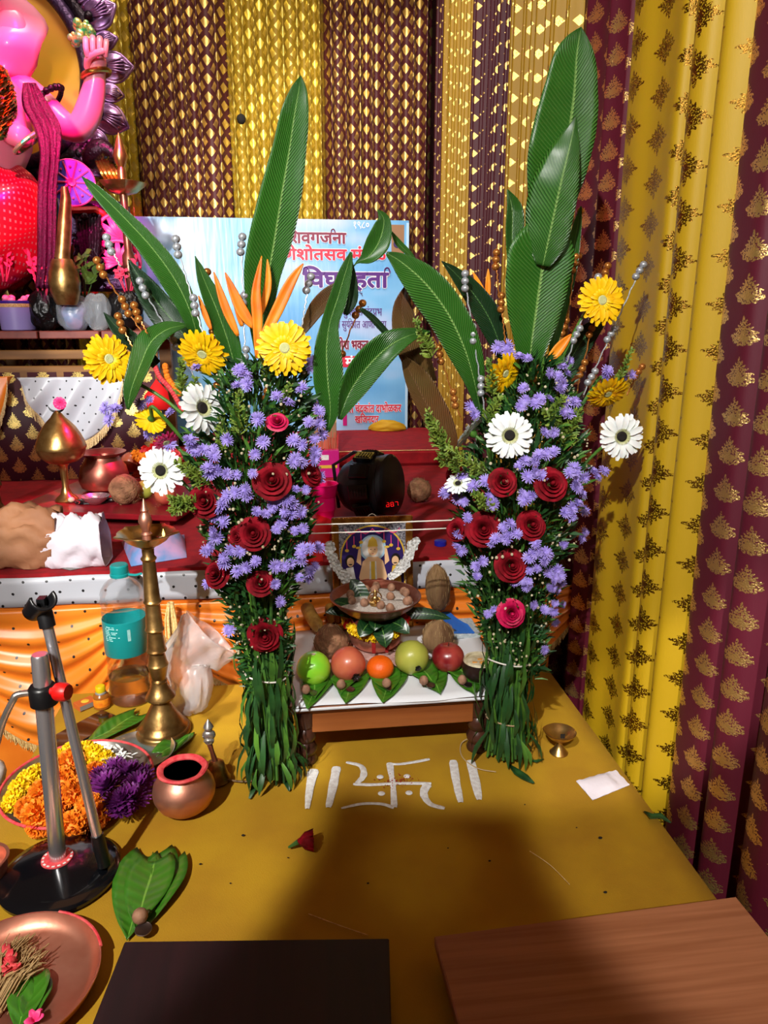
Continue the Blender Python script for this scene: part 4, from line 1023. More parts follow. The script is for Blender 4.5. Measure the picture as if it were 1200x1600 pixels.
# left bouquet
BL = V(PZ(425, 1212).x, 1.345, 0)
tabL = mk_profile(BL.y, [(1200, 388, 464), (1050, 375, 448), (960, 352, 456), (900, 325, 484), (820, 305, 500), (740, 275, 505), (660, 285, 505), (590, 330, 490), (540, 370, 470)])
specL = dict(seed=11, tie=.20, ztop=PY(400, 570, BL.y).z, ties=[(PY(420, 1050, BL.y).z, .043, 'white_string')],
    roses=[(321, 783, .95, -.1, 0), (425, 752, 1.05, 0, .1), (396, 834, .95, 0, 0), (407, 912, .8, .1, .5), (414, 992, 1.05, 0, -.2), (340, 897, .85, -.6, .2), (433, 660, -.6, 0, .6), (486, 742, .7, .8, .2), (372, 838, .6, -.3, 0)],
    gerberas=[(253, 735, 'w', .93, (-.25, -1, .15)), (313, 638, 'w', .95, (.75, -.8, .25)), (168, 562, 'y', .92, (.6, -.9, .2)), (318, 550, 'y', .95, (-.25, -.85, -.5)), (444, 544, 'y', 1.0, (.1, -1, .1)), (236, 655, 'y', .6, (-.3, .6, -.6)), (258, 688, 'p', .7, (.4, -.6, -.6))],
    asters=[(383, 587, 3), (371, 603, 2), (308, 574, 1), (481, 574, 2), (471, 607, 1), (433, 620, 1), (404, 655, 1), (450, 630, 1), (498, 632, 2), (498, 662, 2), (412, 691, 1), (398, 710, 1), (356, 687, 1), (300, 699, 3), (333, 703, 3), (325, 732, 3), (354, 741, 2), (471, 695, 2), (492, 687, 2), (492, 707, 2), (471, 724, 3), (367, 770, 2), (383, 774, 2), (429, 782, 3), (450, 782, 2), (267, 645, 1), (265, 695, 1), (233, 678, 2), (221, 632, 2), (180, 640, 2), (172, 655, 1), (400, 800, 2), (350, 815, 2), (335, 830, 2), (445, 800, 2), (470, 800, 2), (484, 858, 2), (460, 830, 2), (440, 818, 2), (330, 855, 2), (350, 880, 2), (372, 893, 2), (400, 878, 1), (430, 885, 2), (455, 880, 2), (470, 866, 2), (468, 903, 2), (484, 893, 2), (326, 912, 2), (360, 860, 2), (345, 796, 2), (437, 940, 1), (430, 912, 1), (358, 985, 1), (500, 745, 1), (478, 765, 2), (395, 740, 1)],
    picks=[('s', [(217, 440), (268, 518)], (312, 602)), ('s', [(273, 374), (304, 464)], (318, 525)), ('s', [(377, 370), (381, 460), (382, 545)], (384, 590)), ('s', [(484, 432)], (470, 520)), ('g', [(322, 425), (332, 505), (341, 578)], (345, 640)),
        ('g', [(428, 440)], (424, 530)), ('g', [(565, 473), (526, 548), (498, 618)], (478, 690)), ('g', [(150, 408), (190, 468)], (222, 520)), ('g', [(208, 478)], (232, 525)), ('g', [(183, 495)], (212, 552)), ('s', [(165, 372)], (190, 420)), ('s', [(452, 596)], (436, 700)), ('g', [(418, 600)], (414, 690))],
    leaves=[
        ('big_leaf', (.15, -1, .1), .22, [(470, 118, -.02, .5, .5), (467, 140, -.02, 12, 13), (460, 180, -.02, 22, 22), (452, 235, -.015, 27, 26), (441, 300, -.01, 34, 30), (430, 370, 0, 40, 27), (420, 430, .01, 39, 18), (412, 490, .02, 26, 14), (408, 560, .03, 8, 8)]),
        ('big_leaf', (.1, -1, .6), .12, [(128, 276, .02, .5, .5), (150, 296, .02, 11, 7), (192, 338, .02, 18, 12), (238, 388, .02, 22, 16), (275, 440, .02, 23, 17), (300, 495, .02, 15, 12), (315, 560, .03, 6, 6)]),
        ('big_leaf_dark', (-.2, -1, .3), .15, [(200, 405, .06, .5, .5), (222, 440, .06, 16, 14), (252, 480, .06, 25, 20), (285, 520, .05, 24, 20), (318, 575, .04, 10, 10)]),
        ('big_leaf', (-.3, -1, .8), .1, [(290, 508, .0, 4, 4), (262, 515, -.01, 17, 14), (236, 535, -.025, 26, 20), (218, 575, -.03, 22, 18), (205, 610, -.03, 15, 14), (200, 640, -.03, 2, 2)]),
        ('big_leaf', (.3, -1, .2), .35, [(305, 400, .02, .5, .5), (318, 435, .02, 11, 9), (337, 480, .02, 17, 16), (355, 530, .02, 18, 18), (372, 590, .02, 10, 10)]),
        ('big_leaf_dark', (0, -1, .3), .2, [(162, 488, .03, .5, .5), (182, 510, .03, 11, 9), (210, 535, .03, 15, 12), (245, 570, .03, 8, 8)]),
        ('big_leaf', (.2, -1, .1), .28, [(549, 394, -.01, 2, 2), (540, 425, -.01, 11, 10), (526, 470, -.01, 14, 15), (515, 505, -.01, 14, 14), (510, 545, -.015, 20, 22), (512, 595, -.02, 24, 24), (516, 640, -.02, 15, 14), (512, 675, -.02, 3, 3)]),
        ('big_leaf', (.4, -1, .2), .3, [(590, 328, .0, 1, 1), (600, 345, 0, 14, 10), (592, 378, 0, 20, 17), (575, 402, .0, 13, 11), (558, 410, 0, 2, 2), (550, 420, 0, 1, 1)], .5),
        ('big_leaf_maroon', (.3, -1, -.2), .3, [(558, 440, .03, 2, 2), (528, 456, .03, 16, 12), (500, 480, .03, 17, 10), (478, 510, .03, 8, 7), (462, 535, .03, 2, 2)], .3),
        ('big_leaf_dark', (0, -1, .0), .3, [(548, 408, .01, 3, 3), (546, 440, .01, 12, 12), (546, 470, .01, 12, 12), (540, 492, .01, 3, 3)]),
        ('big_leaf', (.1, -1, .35), .5, [(672, 518, .0, 1, 1), (640, 524, -.01, 11, 11), (605, 543, -.02, 24, 19), (570, 578, -.02, 29, 22), (545, 615, -.02, 22, 18), (530, 655, -.02, 4, 4)], -.5),
        ('big_leaf_dark', (.2, -1, .5), .3, [(562, 482, .01, 3, 3), (582, 498, .01, 6, 6), (606, 524, .01, 6, 6)])],
    heliconia=[[([(402, 560), (402, 500), (400, 455), (409, 400)], 11, -.03), ([(396, 512), (375, 480), (352, 426)], 12, -.02), ([(402, 545), (428, 495), (455, 440), (474, 412)], 12, -.03), ([(404, 500), (418, 450), (418, 405)], 8, -.01)],
        [([(372, 525), (352, 480), (334, 425)], 9, -.01), ([(330, 515), (320, 490), (310, 462)], 6, .0), ([(378, 510), (372, 480), (368, 455)], 8, 0)]],
    sprigs=[(285, 620, 283, 560, -.03, .016), (375, 680, 372, 610, -.05, .02), (420, 600, 415, 540, -.03, .016), (290, 780, 268, 800, -.08, .02), (330, 760, 275, 720, -.07, .02), (440, 660, 452, 600, -.05, .018), (300, 650, 305, 590, -.04, .018), (310, 790, 265, 780, -.08, .02), (350, 720, 345, 650, -.05, .02)])
def axf(tab, y): return lambda z: V(interp(tab, z)[0], y, z)
def raf(tab): return lambda z: interp(tab, z)[1]
bouquet('flower_bouquet', 'tall left bouquet with tall pointed leaf, roses, asters and white gerberas beside the brass lamp', BL, axf(tabL, BL.y), raf(tabL), specL)
BR = V(PZ(795, 1195).x, 1.36, 0)
tabR = mk_profile(BR.y, [(1190, 752, 828), (1100, 768, 842), (1030, 772, 850), (960, 730, 866), (900, 710, 885), (820, 700, 905), (750, 705, 925), (680, 730, 915), (610, 770, 900), (550, 790, 870)])
specR = dict(seed=21, tie=.19, ztop=PY(830, 565, BR.y).z, ties=[(PY(800, 1025, BR.y).z, .047, 'white_string'), (PY(790, 1118, BR.y).z, .042, 'twine')],
    roses=[(785, 754, .85, 0, .1), (860, 757, 1., .0, .1), (755, 827, 1.05, -.1, 0), (829, 821, .9, .1, .1), (798, 884, 1.0, 0, 0), (798, 958, -.9, 0, -.1), (714, 828, .7, -.8, .1), (711, 742, .6, -.8, .2)],
    gerberas=[(796, 680, 'w', .92, (-.2, -1, .1)), (970, 682, 'w', .95, (-.1, -1, .12)), (737, 676, 'w', .78, (-.6, .4, .5)), (716, 757, 'w', .55, (-.3, -.5, .8)), (938, 470, 'y', .98, (.1, -1, .15)), (786, 582, 'y', .85, (.5, -.8, -.3)), (948, 612, 'y', .85, (.1, -.75, -.6))],
    asters=[(792, 541, 2), (811, 558, 2), (795, 552, 1), (879, 574, 3), (858, 583, 1), (875, 596, 2), (873, 611, 2), (842, 624, 2), (820, 626, 2), (858, 624, 2), (818, 607, 1), (897, 629, 2), (890, 648, 2), (851, 677, 2), (974, 589, 2), (945, 589, 2), (736, 637, 2), (835, 721, 3), (853, 710, 2), (820, 721, 2), (835, 738, 3), (758, 752, 2), (728, 758, 3), (820, 781, 3), (765, 778, 2), (695, 772, 2), (714, 778, 2), (900, 739, 2), (926, 736, 2), (943, 737, 1), (890, 740, 2), (900, 761, 2), (908, 772, 2), (893, 794, 2), (893, 809, 2), (912, 798, 1), (908, 840, 2), (730, 809, 2), (787, 824, 2), (774, 842, 3), (794, 838, 2), (715, 836, 1), (721, 860, 2), (754, 877, 2), (838, 860, 3), (827, 871, 2), (849, 875, 2), (871, 890, 3), (827, 891, 2), (816, 906, 3), (822, 917, 2), (865, 908, 2), (878, 911, 2), (858, 919, 2), (833, 945, 1), (851, 953, 2), (867, 942, 2), (772, 952, 2), (867, 973, 1), (850, 1015, 1), (745, 900, 1), (880, 850, 1)],
    picks=[('s', [(725, 428), (741, 508), (753, 590)], (760, 660)), ('g', [(870, 410), (856, 492), (838, 570)], (822, 660)), ('g', [(659, 468), (690, 540), (712, 610)], (722, 660)), ('g', [(782, 462)], (790, 540)), ('g', [(902, 400), (884, 500)], (872, 560)),
        ('s', [(933, 432), (904, 512)], (884, 570)), ('s', [(1004, 413), (962, 512), (932, 580)], (910, 620)), ('g', [(948, 415), (925, 500), (906, 562)], (885, 680)), ('g', [(1002, 572)], (978, 620)), ('s', [(877, 590)], (845, 690)), ('g', [(905, 330), (898, 400)], (890, 480)), ('g', [(774, 395)], (780, 470))],
    leaves=[
        ('big_leaf', (-.1, -1, .1), .16, [(908, 42, .0, .5, .5), (905, 60, 0, 20, 14), (901, 90, 0, 38, 28), (898, 140, 0, 50, 35), (892, 190, 0, 58, 40), (882, 250, 0, 60, 38), (868, 310, .01, 45, 32), (856, 380, .02, 20, 20), (850, 450, .02, 6, 6)]),
        ('big_leaf', (-.3, -1, .1), -.12, [(900, 182, -.03, .5, .5), (896, 205, -.03, 14, 8), (888, 240, -.035, 32, 18), (876, 290, -.035, 45, 28), (866, 335, -.03, 45, 30), (856, 380, -.025, 32, 28), (848, 415, -.02, 10, 12)]),
        ('big_leaf', (.0, -1, .1), .18, [(858, 330, .0, 10, 10), (852, 385, -.01, 56, 44), (846, 430, -.01, 60, 44), (838, 485, -.01, 50, 38), (830, 540, -.01, 28, 26), (825, 600, 0, 8, 8)]),
        ('big_leaf', (.4, -1, .1), .35, [(793, 296, .01, 1, 1), (800, 330, .01, 14, 18), (800, 380, .01, 16, 17), (806, 440, .01, 14, 14), (815, 520, .02, 8, 8)]),
        ('big_leaf', (.2, -1, .1), .25, [(908, 322, .02, 1, 1), (900, 365, .02, 12, 8), (888, 430, .02, 16, 12), (875, 490, .02, 16, 10), (862, 550, .02, 6, 6)]),
        ('big_leaf', (-.3, -1, .45), .15, [(604, 396, -.02, 3, 3), (628, 410, -.02, 20, 14), (665, 443, -.02, 34, 26), (700, 490, -.02, 34, 28), (726, 545, -.02, 28, 26), (742, 600, -.01, 14, 16), (752, 650, 0, 4, 4)]),
        ('big_leaf_maroon', (-.1, -1, .2), .2, [(634, 446, .03, 1, 1), (628, 480, .03, 14, 16), (634, 525, .03, 20, 24), (650, 565, .03, 20, 24), (672, 600, .03, 10, 12)]),
        ('big_leaf_maroon', (.2, -1, .0), .3, [(628, 555, .0, 2, 2), (645, 590, .0, 15, 22), (668, 635, .0, 18, 26), (690, 675, .0, 18, 22), (712, 725, .01, 6, 8)]),
        ('big_leaf_dark', (.1, -1, .4), .2, [(690, 408, .02, .5, .5), (712, 428, .02, 12, 10), (742, 462, .02, 22, 18), (768, 505, .02, 24, 20), (788, 560, .02, 10, 10)]),
        ('big_leaf_dark', (.2, -1, .3), .2, [(948, 500, .04, 2, 2), (920, 520, .04, 16, 16), (895, 555, .04, 18, 18), (872, 610, .03, 8, 8)]),
        ('big_leaf', (.1, -1, .6), .3, [(612, 362, .02, 1, 1), (622, 380, .02, 6, 6), (640, 398, .02, 5, 5), (655, 415, .02, 1, 1)])],
    heliconia=[[([(760, 470), (750, 450), (739, 425)], 7, .03), ([(762, 470), (762, 445), (763, 420)], 6, .03)], [([(855, 568), (872, 545), (893, 522)], 12, -.01)]],
    sprigs=[(700, 730, 668, 640, -.06, .02), (690, 700, 668, 650, -.05, .018), (720, 740, 680, 660, -.06, .022), (675, 560, 650, 500, -.04, .018), (760, 740, 700, 700, -.07, .022), (880, 700, 905, 640, -.06, .022), (860, 660, 880, 620, -.06, .02), (965, 600, 988, 545, -.02, .012), (760, 660, 780, 620, -.05, .018), (770, 800, 740, 770, -.09, .02), (880, 680, 850, 640, -.06, .02), (770, 620, 765, 560, -.04, .016)])
bouquet('flower_bouquet', 'tall right bouquet with broad overlapping leaves and white gerberas beside the yellow curtain', BR, axf(tabR, BR.y), raf(tabR), specR)
# ---------------------------------------------------------------- brass oil lamp
LX, LY = -.312, 1.545
def hz(py, y=LY, px=240): return PY(px, py, y).z
lamp = thing('oil_lamp', 'tall slender brass oil lamp with wick bowl left of the left bouquet', 'lamp', (LX, LY, 0))
zb_ = hz(845)
MB().lathe([(.060, 0), (.061, .003), (.061, .009), (.058, .013), (.055, .014), (.053, .020), (.047, .024), (.045, .030), (.036, .045), (.028, .060), (.021, .074), (.019, .082), (.030, .086), (.033, .090), (.033, .093), (.026, .104), (.019, .118), (.017, .126)], 48, o=(LX, LY, 0)).build('base', 'aged_brass', lamp)
prof = [(.017, .126)]
z = .126; zt_ = zb_-.012; segn = 5
hs = [(.126, .165, .0155, .0215), (.165, .20, .021, .0165), (.20, .25, .020, .0165), (.25, .315, .0185, .0155), (.315, zt_-.03, .017, .0135)]
for a, b_, r0, r1 in hs:
    prof += [(r0+.0012, a+.001), (r0+.0025, a+.004), (r0+.0012, a+.007), (r0, a+.009), (r1, b_-.002)]
prof += [(.016, zt_-.029), (.017, zt_-.026), (.0125, zt_-.02), (.013, zt_-.004), (.018, zt_)]
MB().lathe(prof, 40, o=(LX, LY, 0)).build('stem', 'aged_brass', lamp)
def wick(a, j): return 1+(.17*max(0, math.cos(5*a+.4))**6 if j in (4, 5, 6, 7) else 0)
m = MB(); m.open = True
m.lathe([(.012, zt_-.001), (.026, zt_+.004), (.042, zt_+.014), (.050, zt_+.024), (.056, zt_+.028), (.0605, zt_+.031), (.060, zt_+.033), (.054, zt_+.031), (.046, zt_+.024), (.036, zt_+.013), (.012, zt_+.006), (.0005, zt_+.006)], 60, o=(LX, LY, 0), wob=wick)
m.build('bowl', 'brass', lamp)
MB().lathe([(.0001, zt_+.0135), (.034, zt_+.0135), (.0355, zt_+.013)], 32, o=(LX, LY, 0)).build('oil', 'oil', lamp)
f = zt_+.006; H_ = hz(778)-f
MB().lathe([(.010, f), (.009, f+.02*1), (.012, f+H_*.22), (.008, f+H_*.27), (.010, f+H_*.36), (.0145, f+H_*.5), (.012, f+H_*.62), (.0065, f+H_*.70), (.009, f+H_*.74), (.006, f+H_*.8), (.0035, f+H_*.92), (.0005, f+H_)], 28, o=(LX, LY, 0)).build('finial', 'copper', lamp)
p = V(LX+.030, LY-.018, zt_+.022); m = MB(); m.tube([p+V(-.016, .008, -.008), p, p+V(.009, -.004, .006)], [.0028, .0024, .0015], 6); m.build('wick', 'cream', lamp)
m = MB(); m.lathe([(.0005, 0), (.0028, .003), (.0032, .006), (.0014, .012), (.0002, .017)], 10, o=p+V(.009, -.004, .005)); m.build('flame', 'flame', lamp)
# ---------------------------------------------------------------- water bottle
BX, BY = PZ(205, 1088).x, 1.705
BX = PY(205, 1080, BY).x
hb = lambda py: PY(205, py, BY).z
bt = thing('water_bottle', 'large clear plastic water bottle with teal label and cap behind the brass lamp', 'bottle', (BX, BY, 0))
ht = hb(899); r_ = .050
def ribs(z): return .0012*math.sin(z*330)
bp_ = [(.030, .0), (.044, .003), (r_, .012)]+[(r_+ribs(z)-(.004 if abs(z-.115) < .012 else 0), z) for z in [.02+.005*i for i in range(15)]]
zl0, zl1 = hb(1015), hb(962)
bp_ += [(r_-.001, zl0-.004), (r_-.001, zl1+.004)]+[(r_+.001*math.sin(k*1.5), zl1+.008+k*(hb(925)-zl1-.008)/8) for k in range(9)]
bp_ += [(r_*.93, hb(918)), (r_*.74, hb(909)), (r_*.45, hb(903)), (.019, hb(900)), (.019, ht+.004)]
bp_ = sorted(bp_, key=lambda q: q[1])
MB().lathe(bp_, 48, o=(BX, BY, 0)).build('body', 'clear_plastic', bt)
MB().lathe([(.046, .006), (r_-.002, .014), (r_-.0025, hb(1052)), (.0001, hb(1052)+.0005)], 40, o=(BX, BY, 0)).build('water', 'water', bt)
m = MB(); m.open = True; m.lathe([(r_+.0004, zl0), (r_+.0008, zl0+.0005), (r_+.0008, zl1-.0005), (r_+.0002, zl1)], 48, o=(BX, BY, 0)); m.f.pop() if False else None
lb = m.build('label', 'teal', bt)
m = MB()
def on_cyl(a, z, rr=r_+.0014): return V(BX+rr*math.sin(a), BY-rr*math.cos(a), z)
for k in range(9):
    z = zl1-.010-k*.0042; a0 = -.75; a1 = a0+.5+.25*math.sin(k*2.3); n = 8
    for i in range(n):
        if (i*7+k*3) % 5 == 0: continue
        b0 = a0+(a1-a0)*i/n; b1 = a0+(a1-a0)*(i+.8)/n; m.add([on_cyl(b0, z), on_cyl(b1, z), on_cyl(b1, z+.0018), on_cyl(b0, z+.0018)], [(0, 1, 2, 3)])
for a0 in [.32+.028*i for i in range(5)]: m.add([on_cyl(a0, zl1-.045), on_cyl(a0+.014, zl1-.045), on_cyl(a0+.014, zl1-.016), on_cyl(a0, zl1-.016)], [(0, 1, 2, 3)])
m.build('printed_lines', 'label_text', lb, smooth=False)
m = MB(); m.lathe([(.0215, ht), (.022, ht+.002), (.022, ht+.007), (.020, ht+.008), (.0205, ht+.010), (.0205, ht+.026), (.018, ht+.029), (.0001, ht+.029)], 40, o=(BX, BY, 0), wob=lambda a, j: 1+.015*math.cos(40*a)); m.tube([(BX+.02, BY-.006, ht+.005), (BX+.038, BY-.010, ht+.004), (BX+.052, BY-.006, ht+.006)], .003, 6, flat=.5)
m.build('cap', 'teal_cap', bt)
# ---------------------------------------------------------------- crumpled translucent bag
def crumple(name, label, cat, pts, mat, seed, ridges=9, solid=.0008, amp=.012, n=40, group=None):
    """pts: spine (point, radius, squash)"""
    q = random.Random(seed); P = smoothpts([(*p, r_) for p, r_ in pts], 5); rows = []; ph = [q.uniform(0, 6.28) for _ in range(6)]
    for j, s in enumerate(P):
        c = V(*s[:3]); t = (V(*P[min(j+1, len(P)-1)][:3])-V(*P[max(j-1, 0)][:3])).normalized(); a_ = t.cross(V(0, 1, 0)).normalized(); b_ = t.cross(a_); row = []
        for i in range(n+1):
            a = 2*PI*i/n; rr = s[3]*(1+.16*math.sin(ridges*a+ph[0]+j*.35)*math.sin(j*.5+ph[1])+.10*math.sin((ridges-4)*a+ph[2]-j*.3)+.07*abs(math.sin(13*a+j)))
            row.append(c+a_*rr*math.cos(a)+b_*rr*.62*math.sin(a)+V(0, 0, amp*.3*math.sin(3*a+j*.8)))
        rows.append(row)
    for row in rows:
        for v in row: v.z = max(v.z, pts[0][0][2]*0+MINZ[0])
    return tag(MB().grid(rows).build(name, mat, ang=0, solid=solid), label, cat, group)
MINZ = [.0012]
a = PZ(268, 1108, .02); 
crumple('plastic_bag', 'crumpled milky translucent plastic bag leaning behind the brass lamp', 'bag', [((-.262, 1.61, .004), .012), ((-.262, 1.615, .02), .036), ((-.255, 1.63, .07), .042), (tuple(PY(296, 1035, 1.66)), .058), (tuple(PY(318, 1005, 1.67)), .062), (tuple(PY(332, 990, 1.675)), .072)], 'milky_plastic', 3, 8, .0006)
# ---------------------------------------------------------------- small bottle, matchbox, phone
p = PZ(160, 1105); sb = thing('small_bottle', 'small amber bottle with yellow cap beside the matchbox', 'bottle', p)
MB().lathe([(.014, 0), (.0185, .002), (.019, .006), (.019, .03), (.017, .035), (.011, .039), (.010, .042)], 28, o=p).build('body', 'amber', sb)
MB().lathe([(.0192, .008), (.0194, .009), (.0194, .027), (.0192, .028)], 28, o=p).build('label', 'orange_flower', sb)
MB().lathe([(.0125, .036), (.013, .040), (.011, .043)], 24, o=p).build('neck_band', 'grey', sb)
MB().lathe([(.011, .042), (.0115, .044), (.0115, .055), (.010, .0575), (.0001, .0575)], 28, o=p, wob=lambda a, j: 1+.02*math.cos(24*a)).build('cap', 'yellow_cap', sb)
p = PZ(134, 1104); Mx = Matrix.Translation(p) @ Matrix.Rotation(.75, 4, 'Z'); mt = thing('matchbox', 'small matchbox with orange top lying beside the yellow capped bottle', 'box', p)
MB().box((0, 0, .008), (.046, .032, .014), M=Mx, ch=.0006).build('sleeve', 'matchbox', mt, smooth=False)
MB().box((0, -.0163, .008), (.044, .0006, .011), M=Mx).build('striker', 'grey', mt, smooth=False); MB().lathe([(.0001, .0155), (.009, .0155), (.0095, .0151)], 20, M=Mx).build('emblem', 'matchbox_yellow', mt)
c1, c2, c3 = PZ(170, 1112), PZ(192, 1120), PZ(66, 1168); ex = (c1-c3).normalized(); L = .165; ey = V(-ex.y, ex.x, 0); ctr_ = PZ(130, 1146, 0)
Mx = Matrix(((ex.x, ey.x, 0, ctr_.x), (ex.y, ey.y, 0, ctr_.y), (0, 0, 1, .0005), (0, 0, 0, 1)))
ph = thing('smartphone', 'dark smartphone lying face up behind the steel flower plate', 'phone', ctr_); MB().box((0, 0, .0045), (L, .076, .008), M=Mx, ch=.0015).build('body', 'black_plastic', ph, smooth=False); MB().box((0, 0, .0088), (L-.006, .071, .0006), M=Mx).build('screen', 'phone_glass', ph, smooth=False)
betel('single betel leaf lying between the phone and brass lamp base', (212, 1118), (130, 1166), .010, .034, seed=31, fold=.1)
betel('betel leaf lying half under the right side of the brass lamp base', (252, 1178), (304, 1146), .004, .026, seed=32, fold=.25)
# ---------------------------------------------------------------- copper lota
p = PZ(292, 1268); p = V(-.215, 1.30, 0); rL = .055
p = V(PZ(290, 1262).x, PZ(290, 1262).y, 0)
lo = thing('copper_pot', 'round copper water pot with a red powdered rim in front of the bell', 'pot', p)
m = MB(); m.open = True
m.lathe([(.024, 0), (.038, .003), (.050, .014), (.0575, .030), (.059, .042), (.056, .056), (.047, .070), (.041, .076), (.0385, .080), (.040, .083)], 48, o=p)
m.lathe([(.036, .082), (.0365, .076), (.043, .068), (.05, .05), (.045, .03)], 40, o=p); m.build('body', 'copper', lo)
MB().lathe([(.0385, .081), (.044, .0825), (.0475, .085), (.0478, .087), (.045, .0895), (.040, .0885), (.0355, .085), (.0355, .082)], 48, o=p, wob=lambda a, j: 1+.012*math.sin(7*a)).build('rim', 'kumkum_red', lo)
MB().lathe([(.0001, .062), (.046, .0615), (.047, .061)], 30, o=p).build('water', 'oil', lo)
# bell with figure handle
p = PZ(338, 1218); be = thing('hand_bell', 'brass hand bell with a silver figure handle behind the copper pot', 'bell', p)
MB().lathe([(.029, 0), (.030, .003), (.025, .012), (.021, .026), (.018, .038), (.010, .044), (.0001, .045)], 32, o=p).build('bell_cup', 'aged_brass', be)
hp = PY(322, 1145, p.y); q0 = p+V(0, 0, .043); up = (hp-q0)
MB().tube([q0, q0.lerp(hp, .35), q0.lerp(hp, .6)], [.006, .0045, .0055], 12).build('handle', 'dark_copper', be)
m = MB(); b0 = q0.lerp(hp, .62); m.lathe([(.004, 0), (.009, .003), (.010, .008), (.008, .012)], 20, o=b0); m.sphere(b0+V(0, 0, .020), (.0135, .009, .012), 14, 10); m.sphere(b0+V(0, -.001, .035), .0082, 12, 8); m.lathe([(.0105, 0), (.0075, .007), (.002, .015), (.0002, .018)], 14, o=b0+V(0, 0, .038))
for s in (-1, 1): m.tube([b0+V(s*.007, 0, .026), b0+V(s*.011, -.003, .019), b0+V(s*.004, -.007, .018)], [.0024, .002, .002], 8)
m.tube([b0+V(-.009, -.005, .010), b0+V(0, -.009, .011), b0+V(.009, -.005, .010)], .003, 8); m.build('handle_figure', 'steel', be)
# ---------------------------------------------------------------- flower plate
TC = V(PZ(122, 1245, .012).x, PZ(122, 1245, .012).y, .0); TR = .142
tc_ = PZ(124, 1238, .0); TC = V(tc_.x, tc_.y, 0)
th = thing('steel_plate', 'round steel plate with red rim heaped with orange, yellow and purple flowers', 'plate', TC)
m = MB(); m.lathe([(.001, .0), (TR*.80, .0), (TR*.93, .010), (TR*.985, .026), (TR*.975, .027), (TR*.915, .012), (TR*.79, .0025), (.001, .0025)], 64, o=TC+V(0, 0, .0005)); m.build('dish', 'steel', th)
m = MB(); pts = [TC+V(TR*math.cos(a), TR*math.sin(a), .0275) for a in [2*PI*i/72 for i in range(73)]]; m.tube(pts, .0028, 8); m.build('rim', 'kumkum_red', th)
def pompom(seed, r, mat, n=380, name='marigold'):
    q = random.Random(seed); m = MB()
    for k in range(n):
        th_ = math.acos(1-1.75*q.random()); ph_ = q.uniform(0, 6.283); d = V(math.sin(th_)*math.cos(ph_), math.sin(th_)*math.sin(ph_), math.cos(th_)*.85)
        s = d*r*.62; o1 = d.orthogonal().normalized(); o2 = d.cross(o1); an = q.uniform(0, 6.28); b = (o1*math.cos(an)+o2*math.sin(an)); w = r*.13; e = d*r*q.uniform(.9, 1.08)+o2*r*q.uniform(-.08, .08)
        m.add([s-b*w*.6, s+b*w*.6, e+b*w, e+d*r*.04, e-b*w], [(0, 1, 2, 3, 4)])
    m.sphere((0, 0, -.05*r), (r*.78, r*.78, r*.66), 12, 8)
    o = m.build(name, mat, loc=(0, 0, 0), ang=0); PROTOS.append(o); return o
MO = pompom(1, .030, 'orange_flower'); MY = pompom(2, .024, 'yellow_flower', 300, 'yellow_chrysanthemum')
def mum(seed, r, mat):
    q = random.Random(seed); m = MB()
    for layer in range(5):
        nn = 22-layer*3; el = .12+layer*.27
        for k in range(nn):
            a = 2*PI*k/nn+layer*.4+q.uniform(-.1, .1); d = V(math.cos(a)*math.cos(el), math.sin(a)*math.cos(el), math.sin(el)); L = r*(1-.11*layer)*q.uniform(.9, 1.08); s = V(0, 0, .002)+d*r*.1
            m.blade([s, s+d*L*.5, s+d*L*.85+V(0, 0, .001), s+d*L+V(0, 0, .003)], [r*.04, r*.085, r*.09, r*.03], V(0, 0, 1)-d*d.z, cup=.5, n=2)
    o = m.build('purple_chrysanthemum', mat, loc=(0, 0, 0), ang=0); PROTOS.append(o); return o
MP = mum(3, .034, 'purple_flower')
def fl(src, px, py, z, sc, label, cat, group, tilt=None):
    p = PZ(px, py, z); d = tilt or (R.uniform(-.35, .35), R.uniform(-.5, .1), 1); return tag(inst(src, None, trs(p, d, sc, R.uniform(0, 6))), label, cat, group)
for k, (px, py, z, sc) in enumerate(((60, 1272, .030, 1), (88, 1255, .034, .95), (44, 1262, .028, .8), (112, 1290, .022, .9), (70, 1240, .036, 1), (98, 1220, .040, .95), (112, 1190, .040, .9), (140, 1262, .03, .9), (148, 1275, .026, .9), (62, 1288, .022, .8), (118, 1238, .045, .9), (93, 1196, .036, .8), (150, 1205, .034, .7), (88, 1287, .020, .8))):
    fl(MO, px, py, z, sc, 'ORANGE', 'flower', 'orange marigolds on the steel plate')
for k, (px, py, z, sc) in enumerate(((44, 1218, .034, .95), (30, 1232, .030, .9), (22, 1246, .028, .8), (56, 1208, .034, .8), (98, 1182, .036, .9), (112, 1172, .034, .85), (126, 1180, .034, .9), (148, 1180, .036, 1.0), (164, 1186, .032, .8), (134, 1170, .030, .8), (16, 1258, .026, .7))):
    fl(MY, px, py, z, sc, 'YELLOW', 'flower', 'yellow flowers on the steel plate')
for k, (px, py, z, sc) in enumerate(((168, 1232, .042, 1.05), (200, 1212, .040, 1.0), (215, 1230, .036, .95), (188, 1256, .034, 1.0), (205, 1250, .036, .95), (160, 1218, .038, .85), (188, 1270, .026, .7), (222, 1215, .034, .8), (180, 1205, .036, .8))):
    fl(MP, px, py, z, sc, 'PURPLE', 'flower', 'purple chrysanthemums on the steel plate')
m = MB(); q = random.Random(5)
for k in range(40):
    p = PZ(q.gauss(182, 12), q.gauss(1180, 5), .036); d = V(q.uniform(-1, 1), q.uniform(-1, 1), .4); m.blade([p, p+d*.008, p+d*.014], [.002, .003, .001], (0, 0, 1), n=2)
tag(m.build('white_petals', 'white_petal'), 'loose white petals at the back of the steel flower plate', 'petals', kind='stuff')
